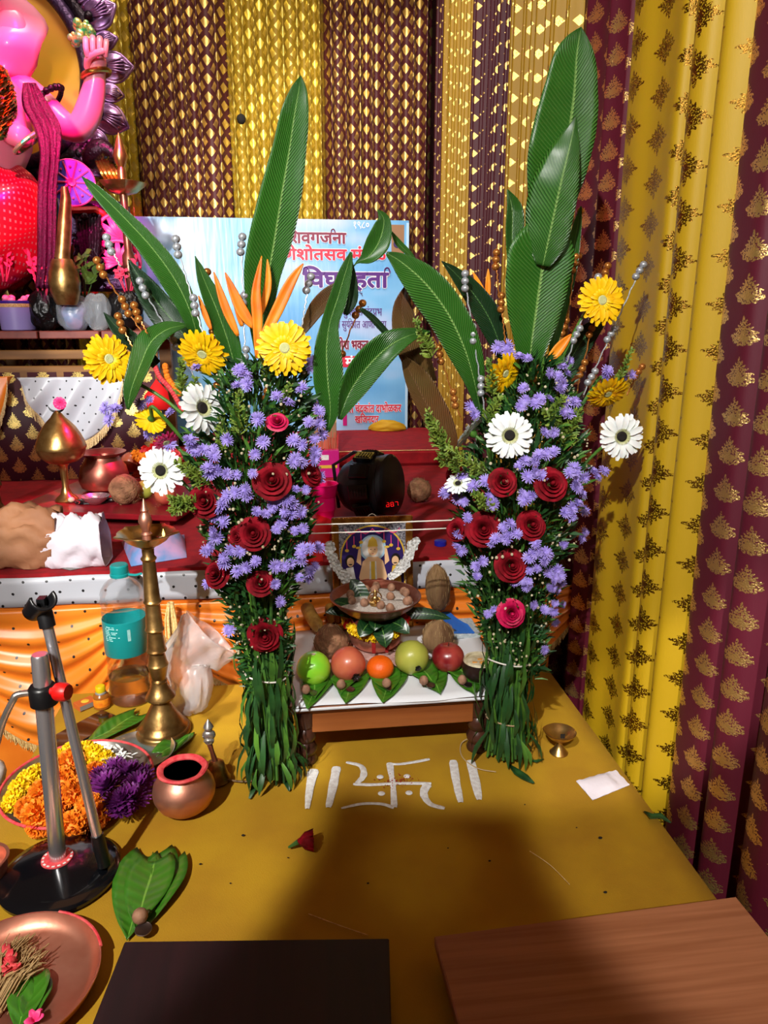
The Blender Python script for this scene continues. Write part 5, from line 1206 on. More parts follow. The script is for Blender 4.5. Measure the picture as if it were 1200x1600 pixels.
p = PZ(206, 1186); m = MB(); m.lathe([(.001, .0), (.062, .0), (.074, .006), (.079, .013), (.077, .0135), (.072, .0085), (.061, .0025), (.001, .0025)], 48, o=p+V(.01, .012, .0005)); tag(m.build('small_steel_plate', 'steel'), 'small dark steel plate lying between flower plate and brass lamp', 'plate')
# ---------------------------------------------------------------- microphone desk stand
MC = V(PZ(95, 1370).x, PZ(95, 1370).y, 0)
mic = thing('microphone_stand', 'chrome desk microphone stand with round black base and empty black clip', 'stand', MC)
MB().lathe([(.090, 0), (.096, .004), (.097, .010), (.093, .015), (.075, .020), (.045, .0255), (.020, .028), (.0001, .028)], 64, o=MC).build('base', 'black_gloss', mic)
pc = V(MC.x, MC.y, 0)+V(-.006, .012, 0)
MB().lathe([(.018, .0268), (.026, .0272), (.0255, .0300), (.014, .0305)], 36, o=pc).build('base_ring', 'kumkum_red', mic)
m = MB()
for k in range(16):
    a = 2*PI*k/16; d = V(math.cos(a), math.sin(a), 0); s = V(-d.y, d.x, 0); c = pc+d*.0215+V(0, 0, .0302); m.add([c-d*.003-s*.0025, c+d*.003-s*.0025, c+d*.003+s*.0025, c-d*.003+s*.0025], [(0, 1, 2, 3)])
m.build('ring_print', 'white', mic, smooth=False)
ptop = PY(62, 1022, pc.y); zt2 = ptop.z; dx_ = ptop.x-pc.x; rod_r = .0135
MB().lathe([(rod_r, .03), (rod_r, zt2-.004), (rod_r-.002, zt2)], 32, o=(0, 0, 0), M=Matrix.Translation(pc) @ Matrix(((1, 0, dx_/zt2, 0), (0, 1, 0, 0), (0, 0, 1, 0), (0, 0, 0, 1)))).build('pole', 'chrome', mic)
zc_ = PY(66, 1085, pc.y).z; cx_ = pc.x+dx_*zc_/zt2; cc = V(cx_, pc.y, zc_)
MB().lathe([(.0145, -.018), (.021, -.016), (.0215, .012), (.018, .017), (.0145, .018)], 32, o=cc).build('clamp', 'black_plastic', mic)
kn = MB(); Mk = trs(cc+V(.016, -.010, .010), (1, -.35, .05)); kn.lathe([(.006, 0), (.006, .006), (.012, .008), (.0145, .012), (.0145, .026), (.012, .031), (.0001, .032)], 28, M=Mk, wob=lambda a, j: 1+.03*math.cos(12*a)); kn.build('knob', 'red_plastic', mic)
b0 = PY(72, 968, pc.y+.035); b1 = PZ(163, 1348, .045); b1 = PY(160, 1340, MC.y-.01)
MB().tube([b0, b0.lerp(b1, .5), b1], .0085, 20).build('boom_tube', 'chrome', mic)
s0 = b0.lerp(b1, .9); MB().tube([s0, s0.lerp(b1, .5), b1+(b1-s0)*.35], [.0105, .011, .0105], 20).build('counterweight_sleeve', 'black_plastic', mic)
a0 = cc+V(-.018, -.004, .006); m = MB(); m.tube(smoothpts([tuple(a0), tuple(a0+V(-.018, -.004, .0)), tuple(PY(20, 1095, pc.y-.01)), tuple(PY(4, 1130, pc.y-.01)), tuple(PY(-12, 1190, pc.y-.01))], 6), .0055, 12); m.build('side_arm', 'steel', mic)
# clip: swivel fork and half-round cradle
m = MB(); d = (b0-b1).normalized(); m.tube([b0-d*.012, b0+d*.012, b0+d*.022], [.0125, .0125, .010], 16); m.box(b0+d*.026, (.012, .018, .022)); m.build('clip_socket', 'black_plastic', mic)
cdir = V(.35, -.35, .75).normalized(); cc2 = PY(60, 945, b0.y); P = []
ax = V(.55, -.55, .62).normalized(); s1 = ax.cross(V(0, 0, 1)).normalized(); s2 = s1.cross(ax)
for j in range(7):
    t = -1+2*j/6; c = cc2+ax*t*.026; rr = .017+.002*t; P.append([c+s1*rr*math.cos(a)-s2*rr*math.sin(a)*-1*(-1) for a in [PI*(-.12+1.24*i/16) for i in range(17)]])
MB().grid(P).build('clip_cradle', 'black_plastic', mic, ang=0, solid=.004)
m = MB(); m.tube([b0+d*.02, cc2-s2*.016], [.008, .009], 12); m.build('clip_neck', 'black_plastic', mic)
# ---------------------------------------------------------------- copper plate near left with offerings
c = PZ(20, 1550); cp = thing('copper_plate', 'large shiny copper plate with a pink smeared rim at the lower left', 'plate', c)
rr = .119
m = MB(); m.lathe([(.001, .0), (rr*.84, .0), (rr*.94, .008), (rr*.985, .021), (rr, .0225), (rr, .0245), (rr*.98, .0245), (rr*.93, .0115), (rr*.83, .003), (.001, .003)], 72, o=c+V(0, 0, .0005)); m.build('dish', 'copper', cp)
pts = [c+V((rr+.0005)*math.cos(a), (rr+.0005)*math.sin(a), .0245) for a in [.35+.95*i/20 for i in range(21)]]; MB().tube(pts, .0022, 6).build('rim_powder', 'kumkum_red', cp)
hk = thing('coconut_husk', 'tuft of dry coconut husk fibre lying on the copper plate', 'husk', c)
m = MB(); q = random.Random(8)
def tufty(a, b, n, spread, rad):
    a = PZ(*a); b = PZ(*b)
    for k in range(n):
        o_ = V(q.gauss(0, spread), q.gauss(0, spread*.6), abs(q.gauss(0, spread*.7))); e = V(q.gauss(0, spread*1.8), q.gauss(0, spread*1.5), abs(q.gauss(0, spread)))
        m.tube([a+V(0, 0, .006)+o_, (a+b)/2+V(0, 0, .016)+o_, b+V(0, 0, .008)+e*1.0+o_], rad*q.uniform(.6, 1.3), 4)
tufty((-12, 1590), (40, 1520), 160, .007, .0011); tufty((-15, 1545), (32, 1490), 110, .006, .0009)
for k in range(14):
    a_ = PZ(35, 1515, .02); e = a_+V(q.uniform(-.01, .035), q.uniform(.0, .03), q.uniform(0, .02)); m.tube([a_, (a_+e)/2+V(0, 0, .006), e], .0005, 4)
m.build('fibre', 'fibre', hk)
tagged = [((10, 1500), (28, 1520), 'red')]
m = MB()
for k in range(26):
    p = PZ(8+q.gauss(8, 11), 1510+q.gauss(0, 9), .016+q.uniform(0, .012)); d = V(q.uniform(-1, 1), q.uniform(-1, 1), q.uniform(-.2, .6)).normalized(); m.blade([p, p+d*.008, p+d*.015], [.003, .006, .003], (q.uniform(-.5, .5), q.uniform(-.5, .5), 1), cup=.5, n=3)
tag(m.build('red_petals', 'kumkum_red', ang=0, solid=.0005), 'crumpled red petals tucked in the husk on the copper plate', 'petals', kind='stuff')
betel('dark green betel leaf lying on the copper plate under the husk', (52, 1530), (28, 1612), .008, .026, seed=51, fold=.35)
betel('second green betel leaf at the right of the copper plate husk', (62, 1540), (40, 1606), .007, .020, seed=52, fold=.3)
m = MB(); p = PZ(54, 1594, .012)
for k in range(6):
    d = V(math.cos(k), math.sin(k*1.3), .5).normalized(); m.blade([p, p+d*.008, p+d*.014], [.003, .005, .002], (.2, -.3, 1), cup=.4, n=3)
tag(m.build('pink_blossom', 'pink_petal', ang=0, solid=.0005), 'small pink blossom at the bottom of the copper plate', 'flower')
p = PZ(-22, 1378); m = MB(); m.open = True; m.lathe([(.018, 0), (.030, .006), (.036, .022), (.038, .040), (.041, .043), (.041, .046), (.036, .045), (.033, .02), (.001, .008)], 40, o=p); tag(m.build('copper_cup', 'copper'), 'copper cup at the left edge beside the microphone base', 'cup')
p = PZ(-18, 1225); t = thing('white_jar', 'rounded white plastic jar at the left edge beside flower plate', 'jar', V(p.x, p.y, -0)); MB().lathe([(.022, 0), (.032, .006), (.036, .022), (.034, .036), (.024, .046), (.016, .05)], 32, o=p).build('body', 'white', t); MB().lathe([(.017, .049), (.0185, .052), (.018, .062), (.0001, .063)], 28, o=p).build('lid', 'grey', t)
# betel pile
betel('large lower betel leaf of the pile near the dark seat', (237, 1340), (198, 1470), .003, .050, seed=61, fold=.1)
betel('outer right betel leaf curling under the pile near the dark seat', (262, 1348), (214, 1462), .006, .040, seed=62, fold=.15)
betel('top betel leaf of the pile holding the areca nut and coin', (242, 1348), (212, 1452), .011, .038, seed=63, fold=.12)
p = PZ(219, 1432, .018); nut((p.x, p.y, .017), 'areca nut lying on the leaf pile beside the dark seat', None, 1.15, (.2, -.8, 1))
p = PZ(224, 1452, .014); tag(inst(COIN, None, trs((p.x, p.y, .0135), (.05, -.1, 1), 1.05)), 'round coin lying on the leaf pile beside the dark seat', 'coin')
# fallen rose
p = PZ(481, 1326); t = thing('fallen_rose', 'small dark red rose lying on its side on yellow cloth', 'flower', p)
m = MB()
for k in range(12):
    a = 2*PI*k/12; d = V(.75, .2*math.cos(a), .0)+V(0, .5*math.cos(a), .5*math.sin(a)+.1); s = p+V(-.018, 0, .017); r_ = .010+.004*(k % 2)
    m.blade([s, s+V(.012, r_*math.cos(a), r_*math.sin(a)), s+V(.028, r_*1.5*math.cos(a), r_*1.3*math.sin(a))], [.004, .009, .008], V(0, math.cos(a), math.sin(a)), cup=-.3, n=4)
m.build('petals', 'rose', t, ang=0, solid=.0006); MB().tube([p+V(-.034, 0, .006), p+V(-.016, 0, .016)], [.002, .005], 8).build('stem', 'stem', t)
# straws, packet, scraps
def wire(nm, label, cat, pts, r_, mat, z=.002): return tag(MB().tube(smoothpts([tuple(PZ(x, y, z+dz)) for x, y, dz in pts], 6), r_, 5).build(nm, mat), label, cat)
wire('straw', 'thin dry straw lying above the dark brown seat', 'straw', [(482, 1428, 0), (530, 1446, .002), (574, 1461, 0)], .0008, 'fringe')
wire('straw', 'thin dry straw lying on the yellow cloth at right', 'straw', [(828, 1330, 0), (860, 1352, .003), (890, 1382, 0)], .0008, 'fringe')
wire('twig', 'small brown twig lying at the foot of the left bouquet', 'twig', [(352, 1218, .002), (385, 1221, .004), (420, 1213, .003), (440, 1200, .004)], .0022, 'bronze_stem', .003)
wire('wire_loop', 'thin pale wire loop on the cloth beside the right bouquet', 'wire', [(748, 1148, .02), (722, 1160, .002), (722, 1182, 0), (745, 1200, 0), (775, 1206, 0)], .0012, 'twine', .002)
c4 = [PZ(x, y, .002) for x, y in ((900, 1220), (962, 1203), (984, 1226), (926, 1250))]
P = []
for j in range(9):
    v = j/8; P.append([c4[0].lerp(c4[1], i/12).lerp(c4[3].lerp(c4[2], i/12), v)+V(0, 0, .010*math.sin(PI*i/12)**.5*math.sin(PI*v)**.5*(1 if i < 9 else .25)+.0012*math.sin(i*2.1+j*1.7)) for i in range(13)])
m = MB(); m.grid(P); m.grid([[V(v.x, v.y, .0012) for v in row] for row in P]); tag(m.build('powder_packet', 'bag_white', ang=0), 'small clear zip packet of white powder near the right table edge', 'packet')
def scrap(label, pts, w, z=.003):
    P = [PZ(x, y, z+.003*(k % 2)) for k, (x, y) in enumerate(pts)]; n = len(P)
    return tag(MB().blade(P, [max(.0008, w*math.sin(PI*(.08+.84*i/(n-1)))) for i in range(n)], (0, -.2, 1), cup=.4, n=4).build('leaf_scrap', 'foliage', ang=0, solid=.0005), label, 'leaf')
scrap('torn green leaf scrap at the right edge of the table', [(1006, 1268), (1018, 1277), (1032, 1276), (1048, 1286)], .008)
scrap('dark green leaf lying at the foot of the right bouquet', [(795, 1195), (808, 1208), (820, 1216), (834, 1224)], .010)
scrap('tiny dark leaf bits right of the right bouquet foot', [(826, 1188), (838, 1190), (850, 1186)], .004)
scrap('long dark green leaf trailing from the left bouquet foot', [(412, 1205), (400, 1225), (390, 1248)], .009)
scrap('pointed green leaf lying in front of left bouquet foot', [(440, 1205), (448, 1222), (452, 1236)], .008)
m = MB(); q = random.Random(12)
for px, py, s in ((938, 1309, 2.4), (901, 1293, 1), (820, 1257, 1), (946, 1394, 2), (380, 1305, 2), (765, 1345, 1.5), (700, 1325, 1), (575, 1380, 1.4), (450, 1340, 1), (313, 1350, 1.5), (360, 1380, 1)):
    p = PZ(px, py, .0015); m.sphere(p, (.0018*s, .0012*s, .0008*s), 6, 4)
tag(m.build('specks', 'dark_centre'), 'scattered dark crumbs on the yellow table cloth', 'crumbs', kind='stuff')
# little brass footed lamp
p = PZ(873, 1176); t = thing('brass_diya', 'small shiny brass footed lamp cup on the right of table', 'lamp', p)
m = MB(); m.lathe([(.0195, 0), (.020, .0015), (.016, .006), (.009, .016), (.005, .025), (.0055, .029)], 40, o=p); m.build('foot', 'brass', t)
m = MB(); m.lathe([(.0055, .028), (.014, .032), (.026, .041), (.0335, .050), (.0345, .052), (.0325, .0515), (.024, .0435), (.012, .0355), (.0005, .0335)], 44, o=p, wob=lambda a, j: 1+(.10*math.exp(-((a-2.6)/.3)**2) if j in (3, 4, 5) else 0)); m.build('cup', 'brass', t)
m = MB(); m.box(p+V(.004, -.002, .041), (.006, .0025, .010)); m.box(p+V(.009, -.002, .041), (.0025, .0025, .010)); m.build('wick', 'dark_centre', t)
# ---------------------------------------------------------------- things on the red platform
def wash(p): return V(p)
PBX = PZ(0, 822, PZT); 
# low red wooden paat
c = [PZ(x, y, PZT) for x, y in ((18, 802), (268, 812))]
pa = thing('low_platform_board', 'low red painted wooden board under the brass dome lamp', 'board', V(-.62, 2.45, PZT))
zt = .345
a = PZ(10, 797, zt); b_ = PZ(275, 806, zt); ex = (b_-a).normalized(); ey = V(-ex.y, ex.x, 0); W = (b_-a).length; D = .42
Mx = Matrix(((ex.x, ey.x, 0, a.x), (ex.y, ey.y, 0, a.y), (0, 0, 1, 0), (0, 0, 0, 1)))
# trapezoid like outline is only perspective: a real rectangle
MB().box((W/2, D/2, zt-.009), (W, D, .018), M=Mx, ch=.003).build('top', 'paat_red', pa, smooth=False)
for x in (.05, W-.05): MB().box((x, D/2, (zt-.018+PZT)/2+.0005), (.03, D-.06, zt-.018-PZT-.001), M=Mx).build('foot', 'paat_red', pa, smooth=False)
# domed brass lamp
DY = PZ(105, 782, zt).y; DX = PZ(105, 782, zt).x
dm = thing('dome_lamp', 'brass domed lamp on a stem, glowing magenta on its right side', 'lamp', (DX, DY, zt))
h = lambda py: PY(107, py, DY).z
k = (V(DX, DY, .6)-CAMLOC).dot(_f)/FPX
MB().lathe([(17*k, zt), (18*k, zt+.004), (16*k, zt+.010), (9*k, zt+.022), (5*k, zt+.045), (6*k, h(735)), (7*k, h(728)), (10*k, h(724))], 36, o=(DX, DY, 0)).build('foot', 'brass', dm)
MB().lathe([(10*k, h(724)), (24*k, h(720)), (33*k, h(712)), (36*k, h(704)), (37*k, h(700))], 44, o=(DX, DY, 0)).build('bowl', 'aged_brass', dm)
MB().lathe([(37.5*k, h(700)), (37.8*k, h(697)), (37*k, h(694)), (36*k, h(690)), (31*k, h(678)), (24*k, h(666)), (17*k, h(658)), (11*k, h(652)), (7*k, h(646)), (3*k, h(642)), (.0005, h(641))], 44, o=(DX, DY, 0)).build('dome', 'brass', dm)
cc = V(DX, DY, h(634)); m = MB(); pts = [cc+V(12*k*math.cos(t), 0, 9*k*math.sin(t)) for t in [PI*(1.02+.96*i/14)-.0 for i in range(15)]]
m.tube(pts, [.0008+.003*math.sin(PI*i/14) for i in range(15)], 8); m.build('crescent_handle', 'black_plastic', dm)
p = V(DX+8*k, DY-.01, h(629)); m = MB()
for i in range(10):
    a = i*.63; d = V(math.cos(a), -.3, math.sin(a)); m.blade([p, p+d*.012, p+d*.02], [.004, .009, .004], (0, -1, 0), cup=.4, n=3)
tag(m.build('pink_blossom', 'pink_petal', ang=0, solid=.0006), 'pink blossom perched on top of the brass dome lamp', 'flower')
# dark pot behind it
p = PZ(165, 765, zt); m = MB(); kk = (p-CAMLOC).dot(_f)/FPX; m.open = True
m.lathe([(22*kk, 0), (34*kk, .012), (38*kk, .04), (34*kk, .08), (26*kk, .105), (24*kk, .115), (34*kk, .128), (36*kk, .131), (33*kk, .130), (22*kk, .116), (20*kk, .10)], 36, o=p); tag(m.build('copper_pot', 'dark_copper'), 'dark reddish metal pot behind the brass dome lamp', 'pot')
# steel bowl with dark tray
p = PZ(150, 800, PZT); p = PZ(152, 806, PZT)
m = MB(); m.lathe([(.02, 0), (.034, .004), (.046, .022), (.048, .034), (.045, .0345), (.04, .02), (.001, .008)], 36, o=p); tag(m.build('metal_pot', 'dark_copper'), 'small round metal pot standing before the red board', 'pot')
m = MB(); z_ = p.z+.036; pts = [p+V(.058*math.cos(a)*1.0, .012*math.sin(a), .043) for a in [0]]; m.sphere((p.x-.005, p.y-.004, z_+.012), (.062, .030, .011), 20, 10, dent=bumpy(.16, 4)); m.sphere((p.x+.05, p.y-.008, z_+.018), (.017, .011, .008), 10, 8); tag(m.build('black_pouch', 'lizard_dark'), 'shiny black plastic pouch draped over small metal pot', 'pouch')
p2 = PZ(150, 786, zt+.003); MB_ = MB(); MB_.lathe([(.014, 0), (.02, .002), (.038, .017), (.044, .026), (.043, .0265), (.036, .0185), (.018, .0045), (.001, .004)], 40, o=V(p2.x+.0, p2.y-.0, zt+.0005)); tag(MB_.build('steel_bowl', 'chrome'), 'small shiny steel bowl on the red board beside dome lamp', 'bowl')
for px, py, wh in ((102, 781, 'left'), (112, 783, 'right'), (108, 774, 'rear')):
    p = PZ(px, py+2, zt+.002); m = MB(); m.sphere(p+V(0, 0, .009), (.011, .010, .009), 12, 8, dent=bumpy(.06, px)); tag(m.build('garlic_clove', 'cream'), 'small whitish round nut at the dome lamp foot, the %s one of three' % wh, 'nut', 'pale nuts by the dome lamp')
# pile of offerings
coconut('reddish brown coconut resting on the red board behind the steel bowl', 195, 765, zt, .047, .95, 'coconut', 43, (.6, -.6, .4), 120)
def ball(nm, label, px, py, z0, r, mat, cat='fruit', sq=1., top=None, group=None, seed=1, amt=.03):
    p = PZ(px, py, z0+r*sq); t = thing(nm, label, cat, (p.x, p.y, z0), group); MB().sphere(p, (r, r, r*sq), 20, 14, dent=bumpy(amt, seed)).build('skin', mat, t)
    MB().tube([p+V(0, 0, r*sq*.9), p+V(.002, 0, r*sq*1.15)], [.003, .0015], 6).build('stem', 'stem', t); return t
ball('guava', 'yellow green fruit lying right of the reddish coconut', 226, 765, zt, .030, 'guava')
ball('fruit', 'tall pinkish peach coloured fruit left in the offering pile', 180, 730, zt, .036, 'pomegranate', seed=3)
ball('fruit', 'pink lit fruit at top of the offering pile', 205, 722, zt+.01, .038, 'pomegranate', seed=4)
ball('fruit', 'small green fruit above the reddish coconut', 183, 748, zt, .022, 'lime', seed=5)
ball('fruit', 'orange yellow little fruit at the back of offering pile', 175, 712, zt, .020, 'orange_fruit', seed=6)
ball('fruit', 'brownish red fruit at the right end of the red board', 258, 772, zt, .034, 'pomegranate', seed=7)
m = MB(); p = PZ(170, 752, zt+.02); m.sphere(p, (.012, .012, .012)); tag(m.build('silver_ball', 'silver_bead'), 'small silvery ball between offering fruits', 'ornament')
# festive basket of flowers behind left bouquet
p = PZ(252, 745, zt); t = thing('flower_basket', 'basket heaped with red and orange flowers behind the left bouquet', 'basket', p)
m = MB(); m.open = True; m.lathe([(.05, 0), (.07, .03), (.085, .07), (.082, .072), (.06, .03), (.001, .02)], 32, o=p); m.build('basket', 'dark_copper', t)
for i in range(34):
    m = MB()
    a = R.uniform(0, 6.28); r_ = .085*math.sqrt(R.random()); c = p+V(r_*math.cos(a), r_*math.sin(a), .07+R.uniform(0, .11)*(1-r_/.1)); tuft(m, c, .020, 50, i); m.build('blossom', ('orange_flower', 'kumkum_red', 'red_plastic')[i % 3], t)
# red pennant with bead strings on a short pole
c3 = [PY(x, y, 2.62) for x, y in ((244, 592), (225, 620), (232, 640), (268, 640), (262, 612))]
pn = thing('red_pennant', 'bright red cloth pennant on a pole with hanging bead strings behind the left bouquet', 'pennant', (c3[2].x, 2.64, PZT))
m = MB(); m.add(c3, [(0, 1, 2, 3, 4)]); m.build('cloth', 'red_cloth', pn, solid=.006)
MB().tube([V(c3[0].x, 2.635, PZT+.002), V(c3[0].x, 2.635, c3[0].z+.03)], .006, 8).build('pole', 'raw_wood', pn)
def beads(pts, r, mat, n):
    P = smoothpts([tuple(p) for p in pts], 10); m = MB()
    for k in range(n): m.sphere(P[int(k*(len(P)-1)/(n-1))], r, 8, 6)
    m.build('bead_string', mat, pn)
beads([PY(x, y, 2.60) for x, y in ((243, 575), (250, 590), (264, 605), (275, 622), (284, 640))], .009, 'kumkum_red', 22)
beads([PY(x, y, 2.61) for x, y in ((258, 572), (262, 590), (270, 602), (280, 615))], .011, 'orange_flower', 12)
# paper bag
MINZ[0] = PZT+.002
Q = lambda x, y, z: tuple(PZ(x, y, z))
pbag = crumple('paper_bag', 'brown paper bag with crumpled white opening lying on the red carpet', 'bag', [(Q(-40, 862, PZT+.035), .02), (Q(-20, 858, PZT+.045), .062), (Q(20, 852, PZT+.05), .088), (Q(60, 850, PZT+.05), .094), (Q(92, 852, PZT+.045), .082)], 'kraft', 14, 11, .001, amp=.02)
lin_ = crumple('lining', 'crumpled white lining spilling from the brown paper bag', 'bag', [(Q(86, 852, PZT+.045), .080), (Q(104, 854, PZT+.045), .076), (Q(124, 855, PZT+.045), .072), (Q(146, 852, PZT+.048), .074), (Q(166, 850, PZT+.05), .080)], 'bag_white', 15, 6, .001, amp=.02)
lin_.parent = pbag; lin_.location = lin_.location-pbag.location; del lin_['category']; lin_['label'] = 'crumpled white inner lining'
# snack packet
def packet(label, c4, z, h, mat, nm='foil_packet', seed=1):
    ps = [PZ(x, y, z) for x, y in c4]; q = random.Random(seed); P = []; Lo = []
    for j in range(9):
        v = j/8; row = []; lr = []
        for i in range(13):
            u_ = i/12; p = ps[0].lerp(ps[1], u_).lerp(ps[3].lerp(ps[2], u_), v); puff = (math.sin(PI*u_)*math.sin(PI*v))**.5; row.append(p+V(0, 0, .002+h*puff*(1+.3*math.sin(5*u_+4*v*seed)))); lr.append(V(p.x, p.y, z+.001))
        P.append(row); Lo.append(lr)
    m = MB(); m.grid(P); m.grid(Lo); return tag(m.build(nm, mat, ang=0), label, 'packet')
packet('pale blue and pink printed snack packet behind the brass lamp bowl', ((190, 848), (288, 836), (292, 872), (205, 886)), PZT, .05, 'snack_blue', seed=2)
packet('silvery grey cellophane strip under the brown paper bag', ((20, 872), (60, 866), (130, 888), (110, 892)), PZT, .006, 'grey', seed=3)
# small green/brown lamp at the far left edge
p = PZ(-6, 800, PZT); m = MB(); m.lathe([(.03, 0), (.032, .01), (.02, .03), (.018, .07), (.028, .09), (.02, .12), (.008, .2), (.0005, .24)], 28, o=p); tag(m.build('brass_pot', 'aged_brass'), 'brass lamp stem cut off by the left edge above the paper bag', 'lamp')
# cardboard box, incense, cups
p = PZ(508, 722, PZT); mb = MB(); p1 = PZ(522, 735, PZT)
bx = thing('cardboard_box', 'plain brown cardboard box standing behind the incense packets', 'box', (p1.x-.035, p1.y+.08, PZT)); MB().box((p1.x-.035, p1.y+.08, PZT+.14), (.10, .10, .278), ch=.002).build('carton', 'cardboard', bx, smooth=False)
MB().box((p1.x-.035, p1.y+.0293, PZT+.20), (.1002, .0015, .012)).build('tape', 'fringe', bx, smooth=False)
p = PZ(515, 745, PZT); ip = thing('incense_box', 'magenta printed incense stick box in front of the cardboard box', 'box', p)
MB().box((p.x-.005, p.y, PZT+.055), (.085, .04, .108), ch=.001).build('carton', 'magenta_pack', ip, smooth=False)
m = MB()
for k in range(22): m.tube([(p.x-.04+.0035*k, p.y+R.uniform(-.012, .012), PZT+.10), (p.x-.043+.0038*k, p.y+R.uniform(-.014, .014), PZT+.165+R.uniform(-.01, .015))], .0011, 4)
m.build('incense_sticks', 'incense_red', ip)
MB().box((p.x-.005, p.y-.0208, PZT+.045), (.07, .001, .012)).build('stripe', 'picture_gold', ip, smooth=False); MB().box((p.x-.018, p.y-.0208, PZT+.082), (.03, .001, .02)).build('print_patch', 'white', ip, smooth=False)
p = PZ(508, 812, PZT); cu = thing('pink_glass', 'translucent hot pink plastic cup with red contents left of the black lamp', 'cup', p)
m = MB(); m.open = True; m.lathe([(.026, 0), (.028, .002), (.030, .03), (.0335, .034), (.034, .075), (.0375, .079), (.041, .112), (.044, .114), (.044, .117), (.039, .116), (.035, .08), (.001, .07)], 36, o=p); m.build('cup', 'pink_cup', cu)
MB().lathe([(.0001, .098), (.036, .096), (.037, .09)], 24, o=p).build('contents', 'led_red' if False else 'red_plastic', cu)
p = PZ(500, 835, PZT); packet('bright red folded cloth lying under the pink cup', ((476, 800), (520, 795), (512, 868), (480, 875)), PZT, .02, 'red_cloth', 'red_cloth', 5)
packet('second red cloth piece left of the framed picture', ((455, 840), (500, 838), (505, 878), (465, 880)), PZT, .012, 'red_cloth', 'red_cloth', 6)
# par light
LXp = PZ(575, 806, PZT+.0); ld = thing('stage_light', 'black round stage light lying behind the framed picture with red segment display', 'lamp', (LXp.x, LXp.y+.03, PZT))
kx = (LXp-CAMLOC).dot(_f)/FPX
cen = V(LXp.x+.022, LXp.y-.02, PZT+.104)
Mx = trs(cen, (.70, -.42, .10))
pr0 = [(.0001, -.125), (.03, -.124), (.06, -.118), (.082, -.10), (.098, -.07), (.107, -.03), (.109, .0), (.104, .04), (.108, .044), (.108, .06), (.100, .066), (.096, .068), (.0001, .070)]
MB().lathe(pr0, 48, M=Mx @ Matrix.Diagonal((1, 1, .95, 1)), wob=lambda a, j: .88).build('housing', 'black_plastic', ld)
for k in range(10):
    a = 2*PI*k/10; d = V(math.cos(a), math.sin(a), 0)
    m = MB(); Mb = Mx @ Matrix.Rotation(a, 4, 'Z') @ Matrix.Translation(V(.100, 0, -.012)) @ Matrix.Rotation(-.10, 4, 'Y'); m.box((0, 0, 0), (.016, .046, .062), M=Mb, ch=.003); m.box((.0085, 0, 0), (.003, .030, .044), M=Mb, ch=.001)
    for i in range(4): m.box((.0105, 0, -.014+.009*i), (.003, .024, .0025), M=Mb)
    m.build('vent_block', 'black_gloss', ld, smooth=False)
hd = MB(); hd.tube([Mx @ V(0, .096, 0), Mx @ V(0, .108, -.06), Mx @ V(0, .07, -.14), Mx @ V(0, -.07, -.14)], .006, 8); hd.build('bracket', 'black_plastic', ld)
Md = Mx @ Matrix.Translation(V(.0, -.03, .0415)); m = MB()
dc = PY(609, 789, 0+LXp.y-.06)
segs = {'8': 'abcdefg', '7': 'abc', '2': 'abged'}
dd = Matrix.Translation(PY(612, 788, cen.y-.088)) @ frame((.3, -1, .3)) 
disp = MB(); disp.box((0, 0, 0), (.052, .022, .006), M=dd, ch=.001); disp.build('display_window', 'black_gloss', ld, smooth=False)
for i, ch_ in enumerate('887'):
    ox = -.015+.015*i
    for s_ in segs[ch_]:
        if s_ == 'a': b_ = (0, .006, .009, .0016)
        elif s_ == 'g': b_ = (0, 0, .009, .0016)
        elif s_ == 'd': b_ = (0, -.006, .009, .0016)
        elif s_ == 'b': b_ = (.0045, .003, .0016, .005)
        elif s_ == 'c': b_ = (.0045, -.003, .0016, .005)
        elif s_ == 'f': b_ = (-.0045, .003, .0016, .005)
        else: b_ = (-.0045, -.003, .0016, .005)
        m.box((ox+b_[0], b_[1], .0034), (b_[2], b_[3], .0008), M=dd)
m.build('led_digits', 'led_red', ld, smooth=False)
p = PZ(688, 852, PZT); m = MB(); m.lathe([(.016, 0), (.017, .001), (.017, .013), (.015, .0145), (.0001, .0145)], 28, o=p, wob=lambda a, j: 1+.02*math.cos(22*a)); tag(m.build('bottle_cap', 'blue_cap'), 'small blue bottle cap on the red carpet right of the picture', 'cap')
# yellow cloth at the banner foot
MINZ[0] = .3705
crumple('yellow_cloth', 'crumpled mustard yellow cloth lying at the foot of the banner', 'cloth', [(Q(576, 670, .375), .004), (Q(588, 668, .385), .024), (Q(605, 667, .39), .032), (Q(622, 668, .385), .026), (Q(634, 670, .376), .006)], 'yellow_cloth', 18, 7, .001)
# ---------------------------------------------------------------- banner
YBN = 3.60
ban = thing('banner', 'pale blue printed event banner with Devanagari lettering leaning on the curtains', 'banner', (-.03, YBN, .368))
bl, br_, tz0, tz1 = PY(212, 500, YBN).x, PY(638, 500, YBN).x, .369, PY(430, 341, YBN).z
P = []
for j in range(9):
    z = tz0+(tz1-tz0)*j/8; P.append([V(bl+(br_-bl)*i/20, YBN+.012+.0015*math.sin(i*.8+j), z) for i in range(21)])
MB().grid(P).build('sheet', 'banner_print', ban, ang=0)
for c, s in (((bl+.006, YBN+.025, (tz0+tz1)/2), (.018, .02, tz1-tz0)), ((br_-.006, YBN+.025, (tz0+tz1)/2), (.018, .02, tz1-tz0)), (((bl+br_)/2, YBN+.025, tz1-.006), (br_-bl, .02, .014))): MB().box(c, s).build('frame_bar', 'grey', ban, smooth=False)
MB().box((br_-.005, YBN+.0095, (tz0+tz1)/2), (.012, .002, tz1-tz0-.02)).build('pale_edge', 'banner_pale', ban, smooth=False)
DG = None
